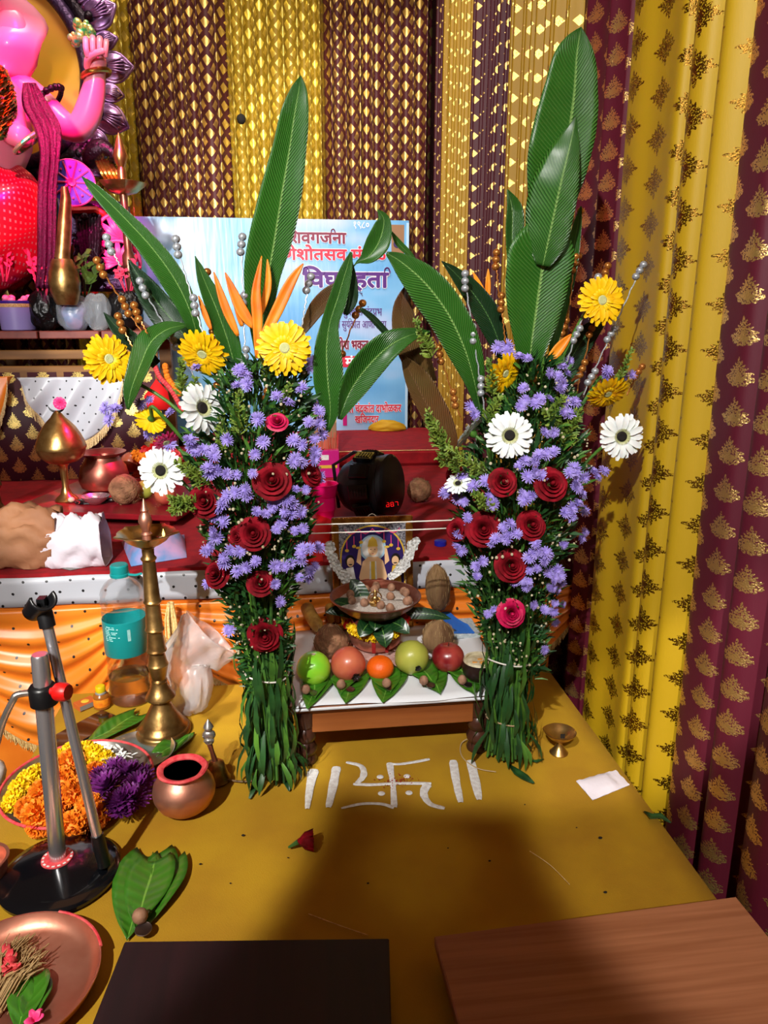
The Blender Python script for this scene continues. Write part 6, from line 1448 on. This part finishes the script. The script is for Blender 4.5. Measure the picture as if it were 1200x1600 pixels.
def text_mesh(body, bold=0.0):
    global DG
    cu = bpy.data.curves.new('t', 'FONT'); cu.body = body; cu.size = 1; cu.offset = bold; cu.extrude = 0; cu.resolution_u = 4
    o = bpy.data.objects.new('t', cu); COL.objects.link(o); bpy.context.view_layer.update(); DG = bpy.context.evaluated_depsgraph_get()
    me = bpy.data.meshes.new_from_object(o.evaluated_get(DG)); vs = [tuple(v.co) for v in me.vertices]; fs = [tuple(p.vertices) for p in me.polygons]
    bpy.data.objects.remove(o); bpy.data.meshes.remove(me); return vs, fs
def lettering(body, x0, x1, ybase, ytop, mat, bold=.02, marks=(), outline=None, y=YBN+.0085, parent=None):
    """body in visual order, fitted between pixel columns x0..x1, headline at ytop, baseline at ybase"""
    par = parent or ban
    for pas, (bd, mt, yy) in enumerate(([(bold+.03, outline, y)] if outline else [])+[(bold, mat, y-.0012)]):
        vs, fs = text_mesh(body, 0); v0 = vs
        xa = min(v[0] for v in v0); xb = max(v[0] for v in v0); A = PY(x0, ybase, YBN); B = PY(x1, ybase, YBN); T = PY(x0, ytop, YBN)
        sx = (B.x-A.x)/(xb-xa); sz = (T.z-A.z)/.62
        m = MB(); rr = bd*1.1; sh = [(0, 0)]+([(math.cos(a)*rr, math.sin(a)*rr) for a in [PI*i/4 for i in range(8)]] if rr > 0 else [(.008, 0), (-.008, .004)])
        for si, (ox, oz) in enumerate(sh): m.add([V(A.x+(v[0]-xa)*sx+ox*sz, yy+.00004*si, A.z+(v[1]+oz)*sz) for v in vs], fs)
        if mt != outline or True:
            for (mx, kind) in marks:
                X = A.x+(mx)*(B.x-A.x); hh = (T.z-A.z); w_ = .10*hh+bd*sz*.8
                if kind == 'reph': pts = [V(X-.28*hh, yy, T.z+.02*hh), V(X-.24*hh, yy, T.z+.30*hh), V(X-.02*hh, yy, T.z+.38*hh), V(X+.12*hh, yy, T.z+.12*hh), V(X+.05*hh, yy, T.z)]
                else: pts = [V(X+.02*hh, yy, A.z+.28*hh), V(X-.22*hh, yy, A.z+.02*hh)]
                m.tube(smoothpts([tuple(p) for p in pts], 5), w_*.55, 6, flat=.15)
        m.build('lettering' if not (outline and pas == 0) else 'lettering_outline', mt, par, smooth=False)
lettering('१९८०', 553, 577, 356, 346, 'banner_white', 0)
lettering('ि\u200bशवगर्जना'.replace('\u200b', '').replace('र्', ''), 446, 541, 379, 363, 'banner_maroon', .03, [(.80, 'reph')], 'banner_white')
lettering('गणेशोत\u200bसव मंडळ'.replace('\u200b', ''), 426, 604, 405, 389, 'banner_red', .03, [], 'banner_white')
lettering('िवघनहता', 474, 607, 448, 426, 'banner_purple', .035, [(1.0, 'reph'), (.05, 'reph')], 'banner_white')
lettering('२०२५', 545, 567, 462, 454, 'banner_ink', 0)
lettering('सुयकांत चंदप्रभ'.replace('प्र', 'प'), 535, 597, 493, 482, 'banner_purple', 0, [(.2, 'reph'), (.82, 'ra')])
lettering('व सुयकांत आणि दादा', 526, 604, 513, 502, 'banner_purple', 0, [(.28, 'reph')])
lettering('गणेश भकत मंडळ', 520, 604, 546, 533, 'banner_maroon', .03, [], 'banner_white')
A = PY(524, 574, YBN); B = PY(600, 556, YBN); MB().box(((A.x+B.x)/2, YBN+.0090, (A.z+B.z)/2), (B.x-A.x, .0015, B.z-A.z)).build('red_band', 'banner_red', ban, smooth=False)
lettering('मंडळ', 540, 580, 572, 560, 'banner_white', .03, y=YBN+.0078)
lettering('ल चंदकांत दाभोळकर', 545, 627, 645, 634, 'banner_red', .02, [(.22, 'ra')], 'banner_white')
lettering('खजिनदार'.replace('जि', 'िज'), 555, 592, 661, 651, 'banner_red', .02, [], 'banner_white')
A = PY(612, 398, YBN); B = PY(632, 351, YBN); MB().box(((A.x+B.x)/2, YBN+.0090, (A.z+B.z)/2), (B.x-A.x, .0015, B.z-A.z)).build('portrait_panel', 'cardboard', ban, smooth=False)
MB().lathe([(.0001, 0), (.017, 0), (.018, -.001)], 20, M=trs(PY(621, 381, YBN)+V(0, -.001+.0075, 0), (0, -1, 0))).build('portrait_blob', 'banner_ink', ban)
A = PY(530, 660, YBN); MB().box((PY(539, 640, YBN).x, YBN+.0092, PY(539, 640, YBN).z), (.02, .0015, .16)).build('magenta_strip', 'magenta_pack', ban, smooth=False)
# dark thing hanging on the curtain
p = PY(377, 186, 3.715); m = MB(); m.sphere(p, (.020, .014, .022), 16, 10, dent=bumpy(.1, 2)); m.tube([p+V(0, 0, .018), p+V(-.004, 0, .045)], .002, 5); tag(m.build('dark_bauble', 'dark_centre'), 'small dark round bauble pinned to the bright yellow back curtain', 'ornament')
# ---------------------------------------------------------------- bench behind left with drapes
YBF = 2.93; SZT = .862
bench = thing('idol_bench', 'wooden plank bench carrying the idol, dressed with satin swags in front', 'bench', (-1.3, 3.25, PZT))
m_x = [(-1.95, -1.03), (-1.025, -.855)]
for xa, xb in ((-2.0, -1.32), (-1.315, PY(57, 515, YBF).x), (PY(60, 515, YBF).x, PY(154, 515, YBF).x), (PY(157, 515, YBF).x, -.50)):
    MB().box(((xa+xb)/2, YBF+.32, SZT-.014), (xb-xa, .64, .028), ch=.003).build('top_plank', 'red_wood', bench, smooth=False)
MB().box((-1.25, YBF+.045, .775), (1.50, .03, .035), ch=.003).build('rail', 'raw_wood', bench, smooth=False)
MB().box((-1.25, YBF+.02, .705), (1.50, .04, .06), ch=.004).build('rail', 'raw_wood', bench, smooth=False)
for x in (-1.9, -1.2, -.55):
    for y in (YBF+.09, YBF+.55): MB().box((x, y, (PZT+.834)/2), (.05, .05, .834-PZT-.004)).build('leg', 'raw_wood', bench, smooth=False)
bp_ = thing('bench_drape', 'maroon gold brocade skirt with white and orange swags under the idol bench', 'drape', (-1.1, YBF, PZT))
P = []; uv = []
for j in range(3):
    z = PZT+.003+(.71-PZT)*j/2; P.append([V(-2.0+1.5*i/80, YBF-.002-.004*math.sin(i*.9), z) for i in range(81)]); uv += [(1.5*i/80, z-PZT+.02) for i in range(81)]
MB().grid(P, 0, uv).build('brocade_skirt', 'brocade', bp_, ang=0, solid=.002)
x0, x1 = PY(30, 590, YBF).x, PY(200, 590, YBF).x
def wswag(xc, w, z0, drop, mat, seed, mt2='fringe'):
    # fan of vertical-radial folds gathered at the top centre
    q = random.Random(seed); P = []; uv = []; n = 60; rows = 22
    for j in range(rows+1):
        v = j/rows; row = []
        for i in range(n+1):
            u_ = -1+2*i/n; bot = drop*(max(0, 1-abs(u_)**1.9))**.75; zz = z0-bot*v; sag = math.sin(PI*v)*.0; fd = math.sin(11*u_*(1-.25*v)+2.5*v*(1-u_*u_)*3)
            row.append(V(xc+u_*w/2*(1-.04*v), YBF-.018-.014*fd*min(1, .3+v*1.5)-.02*v, zz)); uv.append((u_*w/2+.004*fd, zz))
        P.append(row)
    MB().grid(P, 0, uv).build('swag', mat, bp_, ang=0, solid=.0015)
    m = MB(); e = P[-1]
    for i in range(1, n):
        for k in range(3):
            p = e[i].lerp(e[i+1], k/3); L = .035; m.tube([p, p+V(q.uniform(-.003, .003), -.004, -L)], .0014, 4)
    m.build('fringe', 'fringe', bp_)
wswag((x0+x1)/2, x1-x0, .695, .695-PY(115, 688, YBF).z, 'white_dotted', 1)
x2 = PY(28, 590, YBF).x; wswag(x2-.24, .46, .70, .30, 'orange_dotted', 2)
# things on the bench
def onb(px, py=512): return PZ(px, py, SZT)
bY = YBF+.07
def bpt(px, py, y=None): return PY(px, py, y or bY)
p = V(bpt(26, 500).x, bY+.02, SZT); t = thing('lilac_bowl', 'lilac plastic pot with violet and gold band holding pink roots', 'pot', p)
m = MB(); m.open = True; m.lathe([(.055, 0), (.062, .004), (.066, .085), (.062, .085), (.058, .01), (.001, .01)], 36, o=p); m.build('pot', 'lilac_plastic', t)
MB().lathe([(.0665, .085), (.068, .088), (.068, .098), (.063, .099)], 36, o=p).build('gold_band', 'fringe', t); MB().lathe([(.0675, .098), (.069, .1), (.069, .108), (.062, .109), (.06, .10)], 36, o=p).build('violet_band', 'violet', t)
m = MB()
for k in range(9): m.sphere(p+V(-.04+.01*k, R.uniform(-.02, .02), .108+.012*math.sin(k)), (.014, .013, .012), 10, 7)
m.build('contents', 'idol_skin', t)
def bagm(nm, label, px, w, h, mat, seed, dy=0):
    p = V(bpt(px, 500).x, bY+dy, SZT); b = bumpy(.10, seed, 8, 6); m = MB(); m.sphere(p+V(0, 0, h*.5), (w/2, w*.36, h*.52), 36, 24, dent=lambda a, t_: b(a, t_)*(1+.04*math.sin(14*a+3*t_))*(1 if t_ > .5 else .75+.5*t_))
    m.v = [(x, y, max(z, SZT+.001)) for x, y, z in m.v]; return tag(m.build(nm, mat, ang=0), label, 'bag')
bagm('plant_bag', 'black plastic bag of plant roots between lilac pot and clear bag', 72, .115, .15, 'black_bag', 2)
bagm('clear_bag', 'crinkled clear plastic bag with pale blue contents on the bench', 116, .13, .13, 'clear_bag', 3)
bagm('clear_bag', 'smaller crinkled grey clear bag right of the bigger one', 154, .10, .14, 'clear_bag', 4)
bagm('black_bag', 'shiny black plastic bag at the right end of bench', 195, .13, .15, 'black_bag', 5, .03)
m = MB(); p = V(bpt(116, 500).x, bY+.005, SZT); m.sphere(p+V(0, 0, .055), (.045, .032, .05), 18, 12, dent=bumpy(.15, 7)); tag(m.build('bundle', 'snack_blue'), 'pale bundle inside the crinkled clear plastic bag', 'bundle')
def sprout(nm, label, px, py, top, mat, n, seed, lw=.012, dy=0, spread=.05):
    q = random.Random(seed); p = bpt(px, py, bY+dy); tp = bpt(px, top, bY+dy); H2 = tp.z-p.z; m = MB()
    for k in range(n):
        a = q.uniform(-1, 1); e = p+V(a*spread, q.uniform(-.02, .02), H2*q.uniform(.45, 1)); md = (p+e)/2+V(a*.01, 0, .01); m.tube([p+V(a*.01, 0, 0), md, e], [.003, .0022, .0012], 5)
        for i in range(5):
            s = md.lerp(e, .2+.2*i); d = V(q.uniform(-1, 1), -.3, q.uniform(-.2, 1)).normalized(); L = q.uniform(1.2, 2.4)*lw; m.blade([s, s+d*L*.5, s+d*L], [lw*.15, lw*.5, lw*.1], (0, -1, .3), n=2, cup=.3)
    return tag(m.build(nm, mat, ang=0), label, 'plant')
sprout('potted_sprouts', 'magenta lit plant sprigs rising from the black root bag', 68, 470, 395, 'pink_plant', 7, 1, .016, -.02, .04)
sprout('pink_twigs', 'pink plant twigs at the left edge above lilac pot', 6, 440, 370, 'pink_plant', 5, 2, .012, -.02, .03)
sprout('green_sprouts', 'green leafy sprouts behind the clear plastic bags', 132, 468, 390, 'plant_green', 9, 3, .022, .02, .07)
sprout('pink_sprouts', 'pink lit sprouts at the right end of bench', 200, 460, 400, 'pink_plant', 6, 4, .014, .05, .05)
# ---------------------------------------------------------------- pink lit standing lamp behind
SY = 3.10; p = V(PY(208, 480, SY).x, SY, SZT); t = thing('standing_lamp', 'tall metal oil lamp lit magenta right of the idol', 'lamp', p)
hs_ = lambda py: PY(208, py, SY).z; k = (V(p.x, SY, 1)-CAMLOC).dot(_f)/FPX
MB().lathe([(26*k, SZT), (27*k, SZT+.01), (20*k, SZT+.02), (9*k, SZT+.05), (8*k, hs_(440)), (11*k, hs_(430)), (10*k, hs_(400)), (6*k, hs_(392)), (6.5*k, hs_(340)), (8*k, hs_(335)), (5*k, hs_(330)), (6*k, hs_(305))], 28, o=(p.x, p.y, 0)).build('stem', 'dark_copper', t)
m = MB(); m.open = True; m.lathe([(6*k, hs_(305)), (20*k, hs_(301)), (28*k, hs_(292)), (32*k, hs_(286)), (30*k, hs_(285)), (18*k, hs_(292)), (.001, hs_(293))], 40, o=(p.x, p.y, 0), wob=lambda a, j: 1+(.15*max(0, math.cos(5*a))**8 if j in (2, 3, 4) else 0)); m.build('bowl', 'brass', t)
MB().lathe([(6*k, hs_(290)), (7*k, hs_(270)), (5*k, hs_(262)), (8*k, hs_(255)), (11*k, hs_(244)), (7*k, hs_(230)), (4*k, hs_(218)), (.001, hs_(208))], 28, o=(p.x, p.y, 0)).build('finial', 'brass', t)
# ---------------------------------------------------------------- the idol
IY = 3.22
I = lambda px, py, dy=0: PY(px, py, IY+dy)
KI = (I(50, 150)-CAMLOC).dot(_f)/FPX
idol = thing('deity_idol', 'large painted seated deity idol with raised hand at the upper left, lit magenta', 'statue', V(I(-60, 400).x, IY, SZT))
def skinned(name, verts, edges, mat, parent, sub=2):
    me = bpy.data.meshes.new(name); o0 = WO[parent]; me.from_pydata([tuple(V(v[:3])-o0) for v in verts], edges, []); me.materials.append(MATS[mat])
    o = bpy.data.objects.new(name, me); COL.objects.link(o); o.parent = parent; WO[o] = o0
    md = o.modifiers.new('skin', 'SKIN'); md.use_smooth_shade = True
    for i, v in enumerate(verts): 
        me.skin_vertices[0].data[i].radius = (v[3], v[3])
    me.skin_vertices[0].data[0].use_root = True
    s_ = o.modifiers.new('sub', 'SUBSURF'); s_.levels = sub; s_.render_levels = sub; return o
def skin_layer(o): pass
vs = []; es = []
def jv(p, r_): vs.append((*p, r_)); return len(vs)-1
# pelvis, torso and head, mostly beyond the frame
pel = jv(I(-60, 300, .05), .20); bel = jv(I(-60, 230, .0), .23); chest = jv(I(-55, 150, .05), .20); neck = jv(I(-60, 95, .06), .13); head = jv(I(-70, 40, .02), .17); crown_ = jv(I(-70, -10, .02), .12)
es += [(pel, bel), (bel, chest), (chest, neck), (neck, head), (head, crown_)]
def limb(pts, par):
    prev = par
    for p, r_ in pts:
        k = jv(p, r_); es.append((prev, k)); prev = k
    return prev
hr = limb([(I(15, 125, .02), .085), (I(50, 150, -.0), .066), (I(85, 185, -.02), .060), (I(118, 208, -.03), .060), (I(134, 190, -.05), .056), (I(143, 160, -.07), .050), (I(149, 130, -.09), .040), (I(150, 112, -.10), .034), (I(150, 95, -.105), .042), (I(150, 82, -.11), .036)], chest)
hl = limb([(I(5, 150, -.12), .07), (I(20, 205, -.2), .055), (I(30, 215, -.24), .042), (I(42, 210, -.26), .04)], chest)
limb([(I(-20, 330, -.05), .15), (I(5, 345, .05), .09), (I(0, 410, .0), .07), (I(-40, 440, -.1), .06)], pel)
limb([(I(-120, 330, -.05), .15), (I(-200, 345, -.12), .13), (I(-150, 420, -.2), .09)], pel)
limb([(I(-105, 150, 0), .10), (I(-160, 200, -.05), .07), (I(-150, 130, -.1), .055), (I(-150, 90, -.1), .04)], chest)
tr_ = limb([(I(-72, 90, -.16), .09), (I(-65, 150, -.22), .07), (I(-45, 200, -.24), .055), (I(-25, 205, -.25), .04)], head)
me = None
body = skinned('body', vs, es, 'idol_skin', idol)
# fingers of the raised hand curling forward
m = MB()
def finger(pts, r0, mb=m): mb.tube(smoothpts([tuple(p) for p in pts], 5), [r0*(1-.25*i/((len(pts)-1)*5)) for i in range((len(pts)-1)*5+1)], 10); mb.sphere(pts[-1], r0*.78, 10, 8); mb.sphere(pts[0], r0, 10, 8)
for k, (dx, L) in enumerate(((-14, 1.0), (-4.5, 1.1), (5, 1.05), (14, .85))):
    b0 = I(150+dx*.95, 84, -.11); finger([b0, I(150+dx*1.1, 84-17*L, -.125), I(150+dx*1.15, 84-22*L, -.16), I(150+dx*1.1, 84-8*L, -.175), I(151+dx, 86, -.165)], .0125*(1 if k < 3 else .9))
finger([I(137, 104, -.12), I(138, 92, -.15), I(148, 84, -.172), I(160, 80, -.178)], .0135)
m.build('raised_hand_fingers', 'idol_skin', idol)
m = MB()
for k, (dx, dy_) in enumerate(((-16, 0), (-8, 3), (1, 6), (10, 8))):
    finger([I(34+dx*.6, 208+dy_*.6, -.27), I(26+dx, 182+dy_, -.30), I(20+dx, 174+dy_, -.32), I(18+dx, 190+dy_, -.335)], .0125)
finger([I(46, 215, -.28), I(56, 205, -.30), I(52, 190, -.32)], .0135)
m.build('lower_hand_fingers', 'idol_skin', idol)
MB().tube([I(131, 112, -.10)+V(0, .0, 0)] and [I(150, 116, -.10)+V(.047*math.cos(a), .047*math.sin(a), .012*math.cos(a)) for a in [2*PI*i/24 for i in range(25)]], .009, 8).build('wrist_bangle', 'idol_gold', idol)
MB().tube([I(44, 222, -.25)+V(.047*math.cos(a), .03*math.sin(a), .035*math.cos(a)) for a in [2*PI*i/24 for i in range(25)]], .008, 8).build('lower_bangle', 'idol_jewel', idol)
m = MB(); m.tube([I(72, 160, -.02)+V(.055*math.cos(a), .075*math.sin(a), .05*math.cos(a)) for a in [2*PI*i/26 for i in range(27)]], .010, 8)
for i in range(12): a = PI+PI*i/11; m.sphere(I(72, 160, -.02)+V(.06*math.cos(a), .08*math.sin(a), .05*math.cos(a)), .013, 8, 6)
m.build('arm_band', 'dark_ornament', idol)
# ear
m = MB(); P = []
for j in range(11):
    v = -1+2*j/10; P.append([I(-30, 58, .0)+V(.235*(.1+.9*i/12)*math.sqrt(max(0, 1-(v*.92)**2))*(1+.06*math.sin(4*v)), -.03-.06*math.sin(PI*i/12)+.02*math.sin(6*v), v*.15) for i in range(13)])
m.grid(P); m.build('ear', 'idol_skin', idol, ang=0, solid=.02)
m = MB(); m.sphere(I(18, 48, -.07), (.052, .028, .085), 20, 14, dent=bumpy(.05, 3)); m.build('ear_lobe', 'idol_skin', idol)
# garland over the chest, sash, dhoti
m = MB(); m2 = MB(); q = random.Random(3)
for k in range(26):
    u_ = k/25; c = I(-6+12*math.sin(u_*3.0), 118+80*u_, -.20-.06*u_); tuft(m if k % 3 else m2, c, .040, 80, k)
m.build('chest_garland', 'plant_green', idol, ang=0); m2.build('garland_orange', 'orange_flower', idol, ang=0)
P = []
for (px, py, w_, dy_) in smoothpts([(46, 130, 9, -.20), (56, 165, 20, -.24), (74, 200, 20, -.28), (78, 240, 15, -.30), (74, 290, 14, -.30), (73, 340, 14, -.30), (72, 400, 13, -.28), (68, 450, 12, -.26)], 6):
    P.append([I(px+w_*(-1+2*i/10), py, dy_-.012*math.sin(i*1.9)) for i in range(11)])
MB().grid(P).build('sequin_sash', 'sequin_maroon', idol, ang=0, solid=.006)
m = MB(); P = []; uv = []
for j in range(19):
    py = 255+200*j/18; sh = (1-abs(-1+2*j/18)**2.4)**.5 if 0 < j < 18 else .25
    P.append([I(-10, py, -.08)+V(.215*sh*math.sin(a), -.20*sh*math.cos(a), .012*math.sin(5*a+j*.8)) for a in [PI*(-.6+1.15*i/28) for i in range(29)]]); uv += [(.3*PI*1.15*i/28, .55*j/18) for i in range(29)]
m.grid(P, 0, uv).build('dhoti', 'idol_dhoti', idol, ang=0, solid=.005)
P = []
for (px, py, w_) in smoothpts([(86, 310, 5), (90, 335, 9), (88, 370, 10), (84, 412, 7)], 5): P.append([I(px+w_*(-1+2*i/6), py, -.27-.006*math.sin(i*1.6)) for i in range(7)])
MB().grid(P).build('green_sash', 'green_satin', idol, ang=0, solid=.005)
# club
c0 = I(104, 300, -.28); m = MB(); pts = [I(101, 292, -.28), I(103, 310, -.28), I(101, 350, -.28), I(98, 395, -.28), I(97, 405, -.28)]; m.tube(pts, [.012, .018, .024, .026, .028], 16)
prev = None
pr_c = []
for k in range(11): pr_c.append((.026+.030*math.sin(PI*(k/10)*.8+.3)*(1 if k % 2 else .93), -.016*k))
m.lathe([(r_, z) for r_, z in pr_c][::-1], 24, o=I(97, 405, -.28)); m.build('club', 'aged_brass', idol)
# wheel
wc = I(112, 286, -.16); Mw = trs(wc, (.25, -1, .1)); MB().lathe([(.0001, -.008), (.078, -.008), (.082, 0), (.078, .008), (.0001, .010)], 40, M=Mw).build('discus', 'blue_wheel', idol)
m = MB(); m.lathe([(.0001, .010), (.014, .016), (.017, .010)], 20, M=Mw)
for k in range(10):
    a = 2*PI*k/10; d = V(math.cos(a), math.sin(a), 0); m.tube([Mw @ (d*.016+V(0, 0, .010)), Mw @ (d*.075+V(0, 0, .010))], .0035, 6)
    e = d*.052+V(0, 0, .011); a2 = a+PI/10; e = V(math.cos(a2)*.055, math.sin(a2)*.055, .010); m.sphere(Mw @ e, .005, 6, 4)
m.tube([Mw @ V(.08*math.cos(a), .08*math.sin(a), .004) for a in [2*PI*i/40 for i in range(41)]], .004, 6); m.build('discus_spokes', 'pink_line', idol)
# halo: disc, dark carved ring and petal border
hc = I(2, 108, .22); RX, RZ = 120*KI*1.07, 128*KI*1.07
m = MB(); m.lathe([(.0001, .02), (.6, .012), (1., 0), (1., -.02), (.0001, -.02)], 64, M=Matrix.Translation(hc) @ frame((0, -1, 0)) @ Matrix.Diagonal((RX, RZ, 1, 1))); m.build('halo_disc', 'halo_disc', idol)
pts = [hc+V((RX+.02)*math.cos(a), -.02, (RZ+.02)*math.sin(a)) for a in [2*PI*i/90 for i in range(91)]]
MB().tube(pts, .026, 10).build('halo_ring', 'halo_frame', idol)
pts = [hc+V((RX+.068)*math.cos(a), -.01, (RZ+.068)*math.sin(a)) for a in [2*PI*i/90 for i in range(91)]]
MB().tube(pts, .028, 10).build('outer_ring', 'dark_ornament', idol)
np_ = 30
for k in range(np_):
    a = 2*PI*k/np_+.03
    if not -1.15 < ((a+PI) % (2*PI))-PI < 1.35: continue
    d = V(math.cos(a), 0, math.sin(a)); s = V(-d.z, 0, d.x); big = k % 2 == 0; r0 = .085; r1 = .205 if big else .165; w_ = .052 if big else .030
    c = hc+V(RX*math.cos(a), .0, RZ*math.sin(a)); m = MB(); rows = []
    for j in range(9):
        t_ = j/8; ww = w_*(.75, .92, 1.0, 1.02, .98, .86, .62, .32, .02)[j]; rows.append([c+d*(r0+(r1-r0)*t_)+s*ww*x+V(0, -.03-.022*math.sin(PI*t_)*(1-x*x)-.005*math.cos(x*14), 0) for x in [-1+2*i/12 for i in range(13)]])
    m.grid(rows)
    e = [r[0] for r in rows]+[r[-1] for r in rows[::-1]]; m.tube(e, .005, 6)
    for i in range(5): x = -.7+.35*i; m.tube([rows[1][6]+s*w_*x*.2+V(0, -.008, 0), rows[6][6]+s*w_*x*.75+V(0, -.008, 0)], .003, 5)
    m.build('halo_petal', 'petal_silver', idol, ang=0, solid=.004)
    if big:
        m = MB(); m.sphere(c+d*(r0+.01)+V(0, -.045, 0), .020, 10, 8); m.build('petal_boss', 'dark_ornament', idol)
# small horse head ornaments and jewel on the hand
m = MB(); m.tube(smoothpts([tuple(I(140, 255, -.02)), tuple(I(150, 238, -.05)), tuple(I(163, 232, -.07)), tuple(I(176, 240, -.08)), tuple(I(180, 252, -.09))], 5), [.03+.012*math.sin(i*.3) for i in range(20)]+[.014], 12)
m.build('horse_head', 'dark_ornament', idol)
m = MB()
for k in range(5): m.tube(smoothpts([tuple(I(150+5*k, 250, -.06)), tuple(I(158+6*k, 268, -.1)), tuple(I(165+6*k, 280, -.09))], 4), .008, 6)
m.build('horse_mane', 'idol_gold', idol)
m = MB(); q = random.Random(6)
for k in range(30): m.sphere(I(q.gauss(130, 9), q.gauss(52, 9), -.10+q.uniform(-.02, .02)), q.uniform(.008, .018), 8, 6)
m.build('hand_jewel', 'idol_jewel', idol)
# throne plinth with ornaments, right of the legs
MB().box((I(60, 400).x-.30, IY+.05, (SZT+.97)/2+.004), (1.05, .36, .97-SZT), ch=.01).build('plinth', 'dark_ornament', idol, smooth=False)
m = MB(); m.tube([I(100, 330, -.05), I(150, 328, -.05), I(178, 345, -.03)], .014, 8); m.build('throne_rail', 'red_plastic', idol)
m = MB(); q = random.Random(16)
for k in range(70): m.sphere(I(q.uniform(115, 160), q.uniform(335, 440), -.06+q.uniform(-.02, .02)), q.uniform(.006, .020), 8, 6)
for k in range(8): m.tube(smoothpts([tuple(I(120+5*k, 340, -.06)), tuple(I(126+4*k, 385, -.09)), tuple(I(134+2*k, 430, -.07))], 4), .007, 6)
m.build('throne_carving', 'dark_ornament', idol)
for (ax_, ay_, s_) in ((188, 372, 1.0), (186, 410, .9)):
    m = MB(); c = I(ax_, ay_, -.05)
    for k in range(9):
        a = PI*(-.1+1.2*k/8); d = V(math.cos(a), 0, math.sin(a)); m.blade([c, c+d*.05*s_, c+d*.085*s_], [.004, .013*s_, .008*s_], (0, -1, 0), n=3, cup=.3)
    m.tube([c+V(.09*s_*math.cos(a), 0, .09*s_*math.sin(a)) for a in [PI*(-.1+1.2*i/20) for i in range(21)]], .006, 6); m.build('shell_carving', 'pink_line', idol, ang=0, solid=.003)
MB().box((I(132, 380).x, IY+.06, I(150, 385).z), (.33, .12, .34), ch=.01).build('throne_side', 'halo_frame', idol, smooth=False)
ORD = ['leftmost', 'second from left', 'third from left', 'fourth from left', 'fifth from left', 'sixth from left', 'seventh from left', 'eighth from left', 'ninth from left', 'tenth from left', 'eleventh from left', 'twelfth from left', 'thirteenth from left', 'fourteenth from left', 'fifteenth from left', 'rightmost']
for key, txt in (('NUT', 'brown areca nut in the rice of the wide copper bowl, %s'), ('ORANGE', 'orange marigold head heaped in the steel flower plate, %s'), ('YELLOW', 'fluffy yellow flower head at the rim of the steel plate, %s'), ('PURPLE', 'purple chrysanthemum heaped in the steel flower plate, %s')):
    ob = [o for o in COL.objects if o.get('label') == key]; ob.sort(key=lambda o: (o.location-CAMLOC).dot(_r)/(o.location-CAMLOC).dot(_f))
    for i, o in enumerate(ob): o['label'] = txt % (ORD[i] if i < len(ob)-1 else 'rightmost')
proto_done()
